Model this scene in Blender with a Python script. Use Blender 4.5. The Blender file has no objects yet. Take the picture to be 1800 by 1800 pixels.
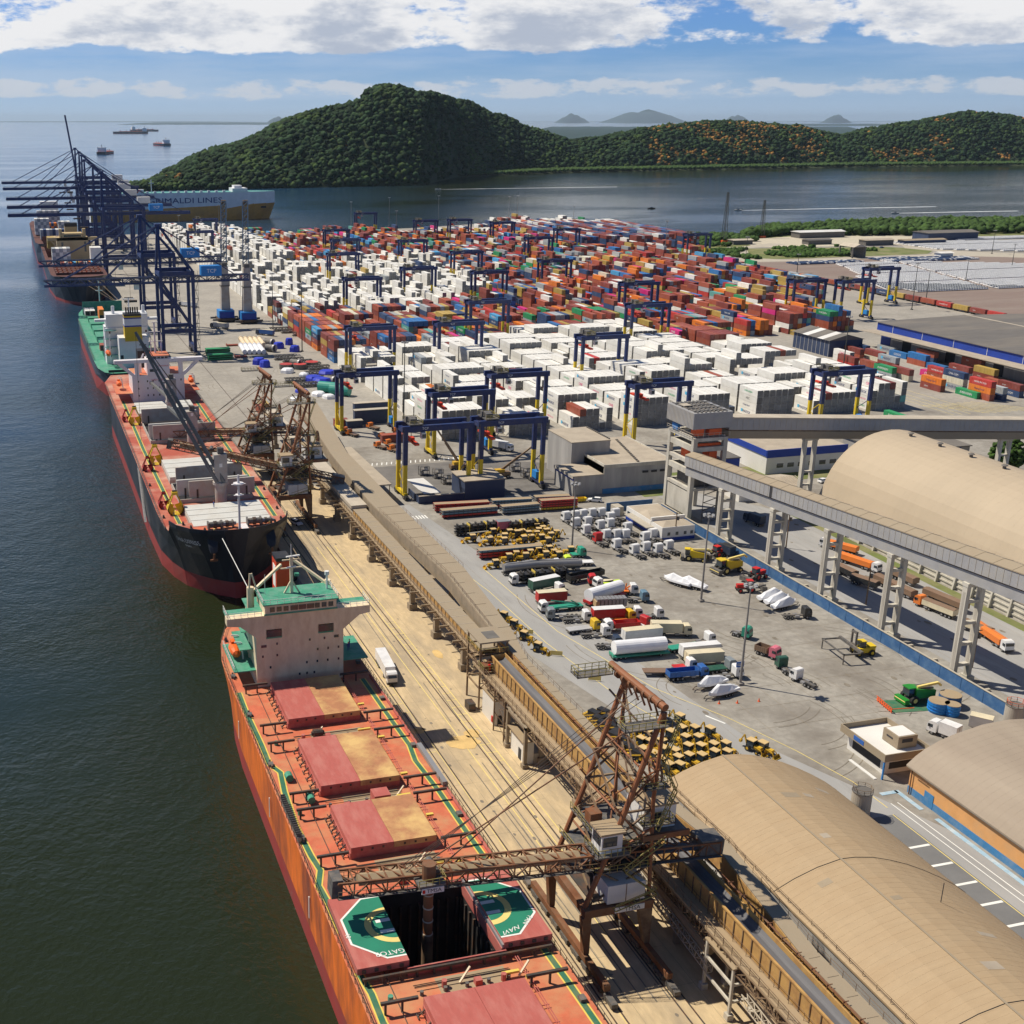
import bpy, bmesh, math, random
from mathutils import Vector, Matrix, Euler
R = math.radians
random.seed(7)
scene = bpy.context.scene
COL = scene.collection
# ---------------------------------------------------------------- camera
FPX, CX, CY, VH, HC = 2130.0, 610.0, 900.0, 211.0, 110.0
PHI = math.atan((CY - VH) / FPX)
THE = math.atan((CX + 5) * math.cos(PHI) / FPX)
cd = bpy.data.cameras.new('camera'); cam = bpy.data.objects.new('camera', cd); COL.objects.link(cam)
cam.location = (0, 0, HC)
cam.rotation_euler = Euler((R(90) - PHI, 0, -THE), 'XYZ')
cd.sensor_width = 36; cd.sensor_fit = 'HORIZONTAL'
cd.lens = FPX / 1800 * 36
cd.shift_x = (900 - CX) / 1800; cd.shift_y = 0
cd.clip_start = 1; cd.clip_end = 200000
scene.camera = cam
FW = Vector((math.sin(THE) * math.cos(PHI), math.cos(THE) * math.cos(PHI), -math.sin(PHI)))
RT = Vector((math.cos(THE), -math.sin(THE), 0)); UPV = RT.cross(FW)
def G(u, v, z=0.0):
    """point of the horizontal plane at height z seen at photo position u, v"""
    d = FW + RT * ((u - CX) / FPX) + UPV * ((CY - v) / FPX)
    t = (z - HC) / d.z
    return Vector((d.x * t, d.y * t, z))
# ---------------------------------------------------------------- light
SUN_AZ = math.atan2(-0.77, 0.64); SUN_EL = R(54)
sd = bpy.data.lights.new('sun', 'SUN'); sun = bpy.data.objects.new('sun', sd); COL.objects.link(sun)
sd.energy = 5.0; sd.angle = R(0.5); sd.color = (1.0, 0.91, 0.76)
sv = Vector((math.sin(SUN_AZ) * math.cos(SUN_EL), math.cos(SUN_AZ) * math.cos(SUN_EL), math.sin(SUN_EL)))
sun.rotation_euler = sv.to_track_quat('Z', 'Y').to_euler()
world = bpy.data.worlds.new('World'); scene.world = world; world.use_nodes = True
W = world.node_tree; W.nodes.clear()
def wn(t, **k):
    n = W.nodes.new(t)
    for a, b in k.items(): setattr(n, a, b)
    return n
def wl(a, b): W.links.new(a, b)
sky = wn('ShaderNodeTexSky'); sky.sky_type = 'NISHITA'; sky.sun_disc = False
sky.sun_elevation = SUN_EL; sky.sun_rotation = SUN_AZ; sky.altitude = 50; sky.air_density = 1.0; sky.dust_density = 0.3; sky.ozone_density = 3.0
bg = wn('ShaderNodeBackground'); bg.inputs[1].default_value = 0.056
wo = wn('ShaderNodeOutputWorld')
tc = wn('ShaderNodeTexCoord'); sp = wn('ShaderNodeSeparateXYZ'); wl(tc.outputs['Generated'], sp.inputs[0])
def wm(op, a, b=None, c=None, clamp=False):
    n = wn('ShaderNodeMath', operation=op); n.use_clamp = clamp
    for i, x in enumerate((a, b, c)):
        if x is None: continue
        if isinstance(x, (int, float)): n.inputs[i].default_value = x
        else: wl(x, n.inputs[i])
    return n.outputs[0]
az = wm('ARCTAN2', sp.outputs[0], sp.outputs[1]); el = wm('ARCSINE', sp.outputs[2])
def ramp(x, a, b, lo=0.0, hi=1.0):
    n = wn('ShaderNodeMapRange'); n.interpolation_type = 'SMOOTHSTEP'
    wl(x, n.inputs[0])
    for i, v_ in enumerate((a, b, lo, hi)): n.inputs[1 + i].default_value = v_
    return n.outputs[0]
def cnoise(sx, sy, off, detail, rough):
    c = wn('ShaderNodeCombineXYZ'); wl(wm('MULTIPLY', az, sx), c.inputs[0]); wl(wm('MULTIPLY', el, sy), c.inputs[1]); c.inputs[2].default_value = off
    n = wn('ShaderNodeTexNoise'); n.inputs['Scale'].default_value = 1.0; n.inputs['Detail'].default_value = detail; n.inputs['Roughness'].default_value = rough
    wl(c.outputs[0], n.inputs['Vector']); return n.outputs[0]
def cloud(off, sx, sy, e0, e1, e2, e3, th, w, detail=9, extra=None):
    n = cnoise(sx, sy, off, detail, 0.62)
    m = wm('MULTIPLY', ramp(el, R(e0), R(e1)), ramp(el, R(e2), R(e3), 1, 0))
    v_ = wm('ADD', n, wm('MULTIPLY', wm('SUBTRACT', m, 1.0), 0.6))
    if extra is not None: v_ = wm('ADD', v_, extra)
    return ramp(v_, th, th + w), n
# high cloud bank (thick, left and centre), a thin lower row of small cumulus, and a pale veil near the horizon
def bump_az(c, w_, amp): return wm('MULTIPLY', ramp(wm('ABSOLUTE', wm('SUBTRACT', az, R(c))), R(w_) * 0.35, R(w_), 1, 0), amp)
bank = wm('ADD', wm('ADD', bump_az(4, 13, 0.13), bump_az(19, 14.5, 0.14)), bump_az(43, 7, 0.12))
m1, n1 = cloud(3.1, 13, 34, 1.8, 3.3, 7.5, 13, 0.475, 0.10, 10, extra=bank)
m2, n2 = cloud(9.4, 34, 95, 0.45, 1.1, 1.4, 2.4, 0.40, 0.15, 10)
m3, n3 = cloud(5.2, 6, 50, 0.2, 1.2, 3.0, 4.5, 0.36, 0.40, extra=bump_az(2, 24, 0.16))
elu = wm('ADD', el, R(0.55))
cu = wn('ShaderNodeCombineXYZ'); wl(wm('MULTIPLY', az, 13), cu.inputs[0]); wl(wm('MULTIPLY', elu, 34), cu.inputs[1]); cu.inputs[2].default_value = 3.1
nu_ = wn('ShaderNodeTexNoise'); nu_.inputs['Scale'].default_value = 1; nu_.inputs['Detail'].default_value = 10; nu_.inputs['Roughness'].default_value = 0.62; wl(cu.outputs[0], nu_.inputs['Vector'])
shade = ramp(wm('ADD', nu_.outputs[0], bump_az(22, 14, 0.07)), 0.47, 0.70)
under = ramp(el, R(3.0), R(5.0))
lit = wn('ShaderNodeMix', data_type='RGBA'); wl(shade, lit.inputs[0])
lit.inputs[6].default_value = (14.6, 14.6, 14.8, 1); lit.inputs[7].default_value = (7.6, 8.5, 10.3, 1)
def mixc(f, a, b):
    n = wn('ShaderNodeMix', data_type='RGBA')
    if isinstance(f, float): n.inputs[0].default_value = f
    else: wl(f, n.inputs[0])
    for i, x in ((6, a), (7, b)):
        if isinstance(x, tuple): n.inputs[i].default_value = x
        else: wl(x, n.inputs[i])
    return n.outputs[2]
tint = wn('ShaderNodeMix', data_type='RGBA', blend_type='MULTIPLY'); tint.inputs[0].default_value = 1.0; wl(sky.outputs[0], tint.inputs[6])
tg = wn('ShaderNodeMix', data_type='RGBA'); wl(ramp(el, R(3), R(16)), tg.inputs[0]); tg.inputs[6].default_value = (0.58, 0.98, 1.85, 1); tg.inputs[7].default_value = (0.85, 0.95, 1.12, 1); wl(tg.outputs[2], tint.inputs[7])
hz = mixc(wm('MULTIPLY', ramp(el, R(-0.5), R(3.0), 1, 0), 0.7), tint.outputs[2], (8.8, 11.2, 14.6, 1))
c0 = mixc(wm('MULTIPLY', m3, 0.55), hz, (8.0, 9.8, 12.4, 1))
c1 = mixc(wm('MULTIPLY', m2, 0.75), c0, (10.6, 11, 11.8, 1))
c2 = mixc(m1, c1, lit.outputs[2])
wl(c2, bg.inputs[0]); wl(bg.outputs[0], wo.inputs[0])
scene.view_settings.view_transform = 'Standard'; scene.view_settings.look = 'None'
scene.view_settings.exposure = 0.1; scene.view_settings.gamma = 1.0
scene.render.engine = 'CYCLES'; scene.render.resolution_x = 1024; scene.render.resolution_y = 1024
# ---------------------------------------------------------------- materials
M = {}
def mat(name, col, rough=0.7, metal=0.0, var=0.12, vscale=0.3, dirt=None, damt=0.0, dscale=0.15, rnd=0.0, bump=0.0, bscale=1.0, spec=0.4, stretch=None):
    m = bpy.data.materials.new(name); m.use_nodes = True; t = m.node_tree; N = t.nodes; Lk = t.links.new
    b = N['Principled BSDF']; b.inputs['Roughness'].default_value = rough; b.inputs['Metallic'].default_value = metal
    b.inputs['Specular IOR Level'].default_value = spec
    geo = N.new('ShaderNodeNewGeometry'); pos = geo.outputs['Position']
    if stretch:
        vm = N.new('ShaderNodeVectorMath'); vm.operation = 'MULTIPLY'; vm.inputs[1].default_value = stretch; Lk(pos, vm.inputs[0]); pos = vm.outputs[0]
    def noise(s, d=5, r=0.6):
        n = N.new('ShaderNodeTexNoise'); n.inputs['Scale'].default_value = s; n.inputs['Detail'].default_value = d; n.inputs['Roughness'].default_value = r
        Lk(pos, n.inputs['Vector']); return n.outputs[0]
    hsv = N.new('ShaderNodeHueSaturation'); hsv.inputs['Color'].default_value = (*col, 1)
    mr = N.new('ShaderNodeMapRange'); Lk(noise(vscale), mr.inputs[0]); mr.inputs[1].default_value = 0.25; mr.inputs[2].default_value = 0.75
    mr.inputs[3].default_value = 1 - var; mr.inputs[4].default_value = 1 + var
    val = mr.outputs[0]
    if rnd:
        oi = N.new('ShaderNodeObjectInfo'); ad = N.new('ShaderNodeMath'); ad.operation = 'ADD'
        Lk(oi.outputs['Random'], ad.inputs[0]); Lk(geo.outputs['Random Per Island'], ad.inputs[1])
        fr = N.new('ShaderNodeMath'); fr.operation = 'FRACT'; Lk(ad.outputs[0], fr.inputs[0])
        r2 = N.new('ShaderNodeMapRange'); Lk(fr.outputs[0], r2.inputs[0]); r2.inputs[3].default_value = 1 - rnd; r2.inputs[4].default_value = 1 + rnd * 0.5
        mu = N.new('ShaderNodeMath'); mu.operation = 'MULTIPLY'; Lk(val, mu.inputs[0]); Lk(r2.outputs[0], mu.inputs[1]); val = mu.outputs[0]
    Lk(val, hsv.inputs['Value']); out = hsv.outputs[0]
    if dirt:
        mx = N.new('ShaderNodeMix'); mx.data_type = 'RGBA'; mr2 = N.new('ShaderNodeMapRange'); Lk(noise(dscale, 8, 0.65), mr2.inputs[0])
        mr2.inputs[1].default_value = 0.43; mr2.inputs[2].default_value = 0.66; mr2.inputs[3].default_value = 0; mr2.inputs[4].default_value = damt
        Lk(mr2.outputs[0], mx.inputs[0]); Lk(out, mx.inputs[6]); mx.inputs[7].default_value = (*dirt, 1); out = mx.outputs[2]
    Lk(out, b.inputs['Base Color'])
    if bump:
        bp = N.new('ShaderNodeBump'); bp.inputs['Strength'].default_value = bump; bp.inputs['Distance'].default_value = 0.3; Lk(noise(bscale, 4), bp.inputs['Height']); Lk(bp.outputs[0], b.inputs['Normal'])
    M[name] = m; return m
RUST = (0.20, 0.085, 0.035); DUST = (0.46, 0.34, 0.19)
mat('white paint', (0.74, 0.74, 0.72), 0.5, dirt=(0.4, 0.3, 0.2), damt=0.25, rnd=0.06)
mat('reefer white', (0.80, 0.79, 0.75), 0.5, dirt=(0.52, 0.48, 0.40), damt=0.3, dscale=0.35, rnd=0.10, var=0.05)
mat('reefer door shaded', (0.27, 0.27, 0.265), 0.6, dirt=(0.12, 0.12, 0.12), damt=0.7, dscale=1.2, rnd=0.15)  # grey machinery end, with the shade on that side darkened into its colour
mat('dark gap', (0.04, 0.04, 0.045), 0.8)
cc = {'maroon': (0.25, 0.055, 0.04), 'rust red': (0.36, 0.085, 0.045), 'red': (0.50, 0.045, 0.035), 'orange': (0.75, 0.20, 0.02), 'mustard': (0.48, 0.33, 0.08), 'navy': (0.035, 0.07, 0.17), 'blue': (0.03, 0.16, 0.42), 'light blue': (0.08, 0.36, 0.66), 'grey': (0.38, 0.41, 0.43), 'teal': (0.12, 0.38, 0.34), 'green': (0.02, 0.27, 0.10), 'magenta': (0.68, 0.03, 0.22), 'cream': (0.66, 0.62, 0.48)}
for k_, c_ in cc.items(): mat('box ' + k_, c_, 0.55, rnd=0.22, var=0.10, dirt=tuple(0.5 * x + 0.12 for x in c_), damt=0.3, dscale=0.3)
mat('crane blue', (0.012, 0.03, 0.125), 0.45, dirt=(0.10, 0.08, 0.08), damt=0.35, dscale=0.5)
mat('bright blue', (0.02, 0.22, 0.60), 0.5, dirt=(0.1, 0.1, 0.12), damt=0.2)
mat('crane yellow', (0.72, 0.52, 0.02), 0.5, dirt=(0.3, 0.2, 0.06), damt=0.3)
mat('machine grey', (0.10, 0.10, 0.10), 0.6, var=0.3, vscale=1.5, dirt=(0.25, 0.2, 0.15), damt=0.6, dscale=1)
mat('tyre', (0.025, 0.025, 0.025), 0.85)
mat('spreader red', (0.65, 0.06, 0.02), 0.5)
mat('glass', (0.03, 0.045, 0.06), 0.12, spec=0.8)
mat('black paint', (0.02, 0.02, 0.022), 0.5, var=0.3, dirt=(0.08, 0.07, 0.06), damt=0.4)
mat('dark steel', (0.055, 0.05, 0.045), 0.6, var=0.3, dirt=RUST, damt=0.5, dscale=0.8)
mat('steel', (0.32, 0.32, 0.33), 0.45, 0.3, dirt=(0.2, 0.16, 0.12), damt=0.3)
mat('boom grey', (0.15, 0.155, 0.15), 0.5); mat('hold maroon', (0.085, 0.03, 0.025), 0.7, var=0.4, vscale=0.2, dirt=(0.2, 0.08, 0.05), damt=0.5, dscale=0.3)
mat('hull black', (0.018, 0.02, 0.026), 0.42, var=0.3, vscale=0.1, dirt=(0.10, 0.09, 0.085), damt=0.5, dscale=0.12, stretch=(1, 1, 0.25))
mat('hull grey blue', (0.055, 0.068, 0.085), 0.42, var=0.2, dirt=(0.12, 0.10, 0.09), damt=0.3, dscale=0.12)
mat('boot red', (0.34, 0.045, 0.04), 0.55, dirt=(0.20, 0.07, 0.06), damt=0.6, dscale=0.15)
mat('hull orange', (0.78, 0.18, 0.028), 0.5, var=0.22, vscale=0.5, dirt=(0.20, 0.055, 0.04), damt=0.9, dscale=0.22, stretch=(1, 1, 0.25))
mat('deck red', (0.55, 0.135, 0.065), 0.65, var=0.18, vscale=0.6, dirt=(0.52, 0.27, 0.13), damt=0.8, dscale=0.18)
mat('deck oxide', (0.40, 0.085, 0.05), 0.65, dirt=(0.55, 0.33, 0.24), damt=0.8, dscale=0.1)
mat('hatch red', (0.42, 0.105, 0.085), 0.65, dirt=(0.58, 0.27, 0.22), damt=0.35, dscale=0.7, var=0.08, vscale=2.5, stretch=(1, 0.3, 1))
mat('hatch dusty', (0.40, 0.18, 0.085), 0.7, var=0.2, vscale=0.5, dirt=(0.66, 0.44, 0.17), damt=0.95, dscale=0.16)
mat('hatch grey', (0.60, 0.60, 0.57), 0.6, dirt=(0.38, 0.34, 0.28), damt=0.5, dscale=0.3)
mat('coaming grey', (0.40, 0.38, 0.35), 0.6, dirt=(0.35, 0.2, 0.12), damt=0.4, dscale=0.5)
mat('deck green', (0.05, 0.27, 0.17), 0.6, var=0.2, vscale=0.8, dirt=(0.16, 0.33, 0.25), damt=0.7, dscale=0.5)
mat('line green', (0.03, 0.15, 0.085), 0.7, dirt=(0.25, 0.2, 0.1), damt=0.4, dscale=0.5); mat('line yellow', (0.70, 0.52, 0.10), 0.7)
mat('helideck green', (0.015, 0.20, 0.12), 0.65, var=0.15); mat('mark white', (0.78, 0.78, 0.74), 0.7); mat('mark yellow', (0.75, 0.60, 0.20), 0.7)
mat('house cream', (0.74, 0.62, 0.43), 0.6, dirt=(0.46, 0.30, 0.16), damt=0.35, dscale=0.8, stretch=(1, 1, 0.4))
mat('house white', (0.72, 0.70, 0.72), 0.5, dirt=(0.5, 0.33, 0.24), damt=0.25, dscale=0.3, stretch=(1, 1, 0.4))
mat('ship cream', (0.55, 0.42, 0.22), 0.6, dirt=(0.3, 0.2, 0.12), damt=0.4)
mat('ship white', (0.74, 0.75, 0.76), 0.5, dirt=(0.4, 0.4, 0.4), damt=0.3)
mat('hull ochre', (0.62, 0.30, 0.07), 0.6, dirt=(0.35, 0.2, 0.1), damt=0.4, dscale=0.05); mat('funnel yellow', (0.62, 0.42, 0.02), 0.5); mat('funnel red', (0.60, 0.06, 0.02), 0.5)
mat('lifeboat orange', (0.80, 0.14, 0.02), 0.4)
mat('grab yellow', (0.72, 0.50, 0.02), 0.4, dirt=(0.3, 0.2, 0.05), damt=0.5, dscale=1)
mat('grab red', (0.30, 0.02, 0.02), 0.5)
mat('loader rust', (0.19, 0.075, 0.032), 0.65, var=0.3, vscale=0.6, dirt=(0.20, 0.13, 0.08), damt=0.8, dscale=0.35)
mat('loader orange', (0.27, 0.10, 0.04), 0.6, var=0.2, vscale=0.6, dirt=(0.22, 0.10, 0.05), damt=0.8, dscale=0.4)
mat('loader brown', (0.15, 0.095, 0.06), 0.7, var=0.3, vscale=0.6, dirt=(0.36, 0.26, 0.15), damt=0.7, dscale=0.35)
mat('olive rail', (0.26, 0.22, 0.07), 0.6)
mat('dusty sheet', (0.36, 0.27, 0.165), 0.8, dirt=(0.30, 0.24, 0.17), damt=0.6, dscale=0.3)
mat('dusty orange', (0.50, 0.30, 0.10), 0.75, dirt=(0.30, 0.15, 0.06), damt=0.7, dscale=0.5)
mat('belt', (0.12, 0.12, 0.13), 0.6, var=0.25, vscale=1.0, stretch=(1, 0.1, 1))
mat('pale sheet', (0.50, 0.44, 0.35), 0.7, dirt=(0.35, 0.30, 0.24), damt=0.5, dscale=0.2)
mat('grey sheet', (0.33, 0.33, 0.34), 0.55, dirt=(0.40, 0.38, 0.34), damt=0.5, dscale=0.25)
mat('gallery roof', (0.33, 0.27, 0.19), 0.75, dirt=(0.28, 0.22, 0.15), damt=0.7, dscale=0.3)
mat('concrete', (0.42, 0.39, 0.34), 0.85, var=0.12, dirt=(0.25, 0.22, 0.18), damt=0.5, dscale=0.4, stretch=(1, 1, 0.35))
mat('pale concrete', (0.56, 0.53, 0.46), 0.85, var=0.1, dirt=(0.30, 0.27, 0.22), damt=0.55, dscale=0.35, stretch=(1, 1, 0.35))
mat('pier concrete', (0.30, 0.24, 0.17), 0.85, dirt=(0.18, 0.15, 0.11), damt=0.6, dscale=0.5)
mat('wall grey', (0.32, 0.31, 0.30), 0.8, dirt=(0.55, 0.53, 0.50), damt=0.5, dscale=0.25, stretch=(1, 1, 0.15))
mat('wall blue', (0.035, 0.11, 0.26), 0.7, dirt=(0.12, 0.22, 0.36), damt=0.5, dscale=0.5)
mat('dark blue sheet', (0.03, 0.05, 0.11), 0.6, dirt=(0.08, 0.09, 0.12), damt=0.4)
mat('fascia blue', (0.015, 0.05, 0.32), 0.6)
mat('wall orange', (0.66, 0.34, 0.13), 0.8, dirt=(0.50, 0.34, 0.2), damt=0.4, dscale=0.4)
mat('stripe blue', (0.05, 0.20, 0.42), 0.75, dirt=(0.3, 0.35, 0.4), damt=0.4, dscale=0.4); mat('white wall', (0.74, 0.73, 0.70), 0.7, dirt=(0.45, 0.4, 0.33), damt=0.3)
mat('dark roof', (0.14, 0.13, 0.12), 0.8, var=0.15, dirt=(0.24, 0.21, 0.17), damt=0.5, dscale=0.1, stretch=(0.3, 1, 1))
mat('beige roof', (0.42, 0.36, 0.28), 0.8, dirt=(0.28, 0.23, 0.18), damt=0.4, dscale=0.2)
mat('boat wrap', (0.82, 0.83, 0.86), 0.35, var=0.04)
mat('backhoe yellow', (0.62, 0.38, 0.03), 0.5, dirt=(0.2, 0.13, 0.05), damt=0.3, dscale=2); mat('cab top', (0.60, 0.43, 0.20), 0.6)
mat('tractor green', (0.02, 0.24, 0.03), 0.4); mat('tractor red', (0.55, 0.02, 0.015), 0.4)
mat('blue tarp', (0.03, 0.05, 0.50), 0.5); mat('green tarp', (0.03, 0.28, 0.22), 0.5); mat('lime', (0.55, 0.75, 0.03), 0.5)
mat('barrier orange', (0.75, 0.12, 0.03), 0.6); mat('sign blue', (0.03, 0.12, 0.42), 0.6)
mat('pole grey', (0.27, 0.25, 0.23), 0.7); mat('pole dark', (0.07, 0.075, 0.07), 0.7); mat('lamp', (0.35, 0.35, 0.35), 0.4)
mat('text blue', (0.01, 0.03, 0.16), 0.6); mat('text pale blue', (0.12, 0.48, 0.75), 0.6); mat('text pink', (0.80, 0.05, 0.25), 0.6); mat('text white', (0.8, 0.8, 0.8), 0.6); mat('text green', (0.02, 0.40, 0.15), 0.6)
mat('skin', (0.35, 0.2, 0.14), 0.6); mat('overalls', (0.05, 0.08, 0.25), 0.8)
# ---------------------------------------------------------------- mesh helpers
class MB:
    def __init__(s): s.v = []; s.f = []; s.mi = []; s.mats = []; s.m = None
    def use(s, name):
        if name not in s.mats: s.mats.append(name)
        s.m = s.mats.index(name); return s
    def add(s, vs, fs):
        o = len(s.v); s.v += [tuple(p) for p in vs]
        for f in fs: s.f.append([o + i for i in f]); s.mi.append(s.m)
        return s
    def box(s, x0, x1, y0, y1, z0, z1):
        return s.add([(x0, y0, z0), (x1, y0, z0), (x1, y1, z0), (x0, y1, z0), (x0, y0, z1), (x1, y0, z1), (x1, y1, z1), (x0, y1, z1)],
                     [(0, 3, 2, 1), (4, 5, 6, 7), (0, 1, 5, 4), (1, 2, 6, 5), (2, 3, 7, 6), (3, 0, 4, 7)])
    def cb(s, x, y, z, lx, ly, lz): return s.box(x - lx / 2, x + lx / 2, y - ly / 2, y + ly / 2, z, z + lz)
    def bar(s, p, q, w, h=None, n=4):
        p = Vector(p); q = Vector(q); d = q - p
        if d.length < 1e-6: return s
        d.normalize(); ref = Vector((0, 0, 1)) if abs(d.z) < 0.95 else Vector((0, 1, 0))
        a = d.cross(ref).normalized(); b = a.cross(d); h = w if h is None else h
        if n == 4: ring = [(-.5, -.5), (.5, -.5), (.5, .5), (-.5, .5)]
        else: ring = [(math.cos(2 * math.pi * i / n) / 2, math.sin(2 * math.pi * i / n) / 2) for i in range(n)]
        vs = [c + a * (u * w) + b * (v_ * h) for c in (p, q) for u, v_ in ring]
        fs = [(i, (i + 1) % n, n + (i + 1) % n, n + i) for i in range(n)] + [tuple(range(n))[::-1], tuple(range(n, 2 * n))]
        return s.add(vs, fs)
    def tube(s, p, q, d, n=8): return s.bar(p, q, d, d, n)
    def cyl(s, x, y, z0, z1, r, r2=None, n=16):
        r2 = r if r2 is None else r2
        vs = [(x + rr * math.cos(2 * math.pi * i / n), y + rr * math.sin(2 * math.pi * i / n), z) for rr, z in ((r, z0), (r2, z1)) for i in range(n)]
        return s.add(vs, [(i, (i + 1) % n, n + (i + 1) % n, n + i) for i in range(n)] + [tuple(range(n))[::-1], tuple(range(n, 2 * n))])
    def prism(s, poly, z0, z1):
        n = len(poly); vs = [(x, y, z0) for x, y in poly] + [(x, y, z1) for x, y in poly]
        return s.add(vs, [(i, (i + 1) % n, n + (i + 1) % n, n + i) for i in range(n)] + [tuple(range(n))[::-1], tuple(range(n, 2 * n))])
    def extr(s, prof, a0, a1, axis='y'):
        """profile in (x,z) swept along y, or (y,z) swept along x"""
        n = len(prof)
        f = (lambda p, a: (p[0], a, p[1])) if axis == 'y' else (lambda p, a: (a, p[0], p[1]))
        vs = [f(p, a0) for p in prof] + [f(p, a1) for p in prof]
        return s.add(vs, [(i, (i + 1) % n, n + (i + 1) % n, n + i) for i in range(n)] + [tuple(range(n))[::-1], tuple(range(n, 2 * n))])
    def loft(s, rings, cap=True, closed=True):
        n = len(rings[0]); vs = [p for r_ in rings for p in r_]; fs = []
        for k in range(len(rings) - 1):
            for i in range(n if closed else n - 1):
                fs.append((k * n + i, k * n + (i + 1) % n, (k + 1) * n + (i + 1) % n, (k + 1) * n + i))
        if cap and closed: fs += [tuple(range(n))[::-1], tuple(range((len(rings) - 1) * n, len(rings) * n))]
        return s.add(vs, fs)
    def truss(s, p, q, w, h, step, t, top=True):
        """four chord lattice boom from p to q, p and q at the bottom centre"""
        p = Vector(p); q = Vector(q); d = (q - p); L_ = d.length; d.normalize(); a = Vector((d.y, -d.x, 0)).normalized(); b = a.cross(d)
        if b.z < 0: b = -b
        c = [(-.5 * w, 0), (.5 * w, 0), (.5 * w, h), (-.5 * w, h)]
        P = lambda i, t_: p + d * t_ + a * c[i][0] + b * c[i][1]
        for i in range(4): s.bar(P(i, 0), P(i, L_), t * 1.5)
        n = max(2, round(L_ / step))
        for k in range(n):
            t0 = L_ * k / n; t1 = L_ * (k + 1) / n
            for i, j in ((0, 3), (1, 2)):
                s.bar(P(i, t0), P(j, t1), t) if k % 2 else s.bar(P(j, t0), P(i, t1), t)
                s.bar(P(i, t1), P(j, t1), t)
            s.bar(P(0, t1), P(1, t1), t); s.bar(P(3, t1), P(2, t1), t)
            if top: s.bar(P(3, t0), P(2, t1), t)
        return s
    def rail(s, pts, h=1.1, step=2.0, t=0.07):
        for p, q in zip(pts, pts[1:]):
            p = Vector(p); q = Vector(q); n = max(1, round((q - p).length / step)); z = Vector((0, 0, h))
            s.bar(p + z, q + z, t); s.bar(p + z * .5, q + z * .5, t * .7)
            for k in range(n + 1): c = p.lerp(q, k / n); s.bar(c, c + z, t)
        return s
    def text(s, txt, size, fn, depth=False):
        """letters as faces; fn maps (u, v) of the text plane to a point"""
        key = (txt,)
        if key not in TXT:
            cu = bpy.data.curves.new('t', 'FONT'); cu.body = txt; cu.size = 1; cu.align_x = 'CENTER'; cu.align_y = 'CENTER'; cu.resolution_u = 2
            ob = bpy.data.objects.new('t', cu); COL.objects.link(ob); bpy.context.view_layer.update()
            me = ob.evaluated_get(bpy.context.evaluated_depsgraph_get()).to_mesh()
            TXT[key] = ([(v.co.x, v.co.y) for v in me.vertices], [tuple(p.vertices) for p in me.polygons])
            ob.to_mesh_clear(); bpy.data.objects.remove(ob); bpy.data.curves.remove(cu)
        vs, fs = TXT[key]
        return s.add([fn(x * size, y * size) for x, y in vs], fs)
    def mesh(s, name, smooth=False):
        me = bpy.data.meshes.new(name); me.from_pydata(s.v, [], s.f); me.polygons.foreach_set('material_index', s.mi)
        for m in s.mats: me.materials.append(M[m])
        if smooth: me.polygons.foreach_set('use_smooth', [True] * len(s.f))
        me.update(); return me
    def build(s, name, parent=None, loc=None, rz=0, smooth=False, fix=False):
        me = s.mesh(name, smooth)
        if fix:
            bm = bmesh.new(); bm.from_mesh(me); bmesh.ops.recalc_face_normals(bm, faces=bm.faces); bm.to_mesh(me); bm.free()
        o = bpy.data.objects.new(name, me); COL.objects.link(o); o.parent = parent
        if loc is not None: o.location = loc
        if rz: o.rotation_euler.z = rz
        return o
TXT = {}
def B(m): return MB().use(m)
def tag(o, label=None, cat=None, group=None, kind=None):
    if label: o['label'] = label
    if cat: o['category'] = cat
    if group: o['group'] = group
    if kind: o['kind'] = kind
    return o
def thing(name, label, cat, loc=(0, 0, 0), rz=0, group=None, sc=None):
    o = bpy.data.objects.new(name, None); COL.objects.link(o); o.location = loc; o.rotation_euler.z = rz; o.empty_display_size = 0.5
    if sc: o.scale = (sc, sc, sc)
    return tag(o, label, cat, group)
def copy_tree(o, parent=None):
    c = o.copy(); COL.objects.link(c)
    if parent: c.parent = parent
    for ch in o.children: copy_tree(ch, c)
    return c
def dup(o, loc, rz=0, label=None, group=None):
    c = copy_tree(o); c.location = loc; c.rotation_euler.z = rz
    if label: c['label'] = label
    if group: c['group'] = group
    return c
ORD = ['first', 'second', 'third', 'fourth', 'fifth', 'sixth', 'seventh', 'eighth', 'ninth', 'tenth', 'eleventh', 'twelfth', 'thirteenth', 'fourteenth', 'fifteenth', 'sixteenth', 'seventeenth', 'eighteenth', 'nineteenth', 'twentieth', 'twenty-first', 'twenty-second', 'twenty-third', 'twenty-fourth', 'twenty-fifth', 'twenty-sixth', 'twenty-seventh', 'twenty-eighth', 'twenty-ninth', 'thirtieth']
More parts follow.
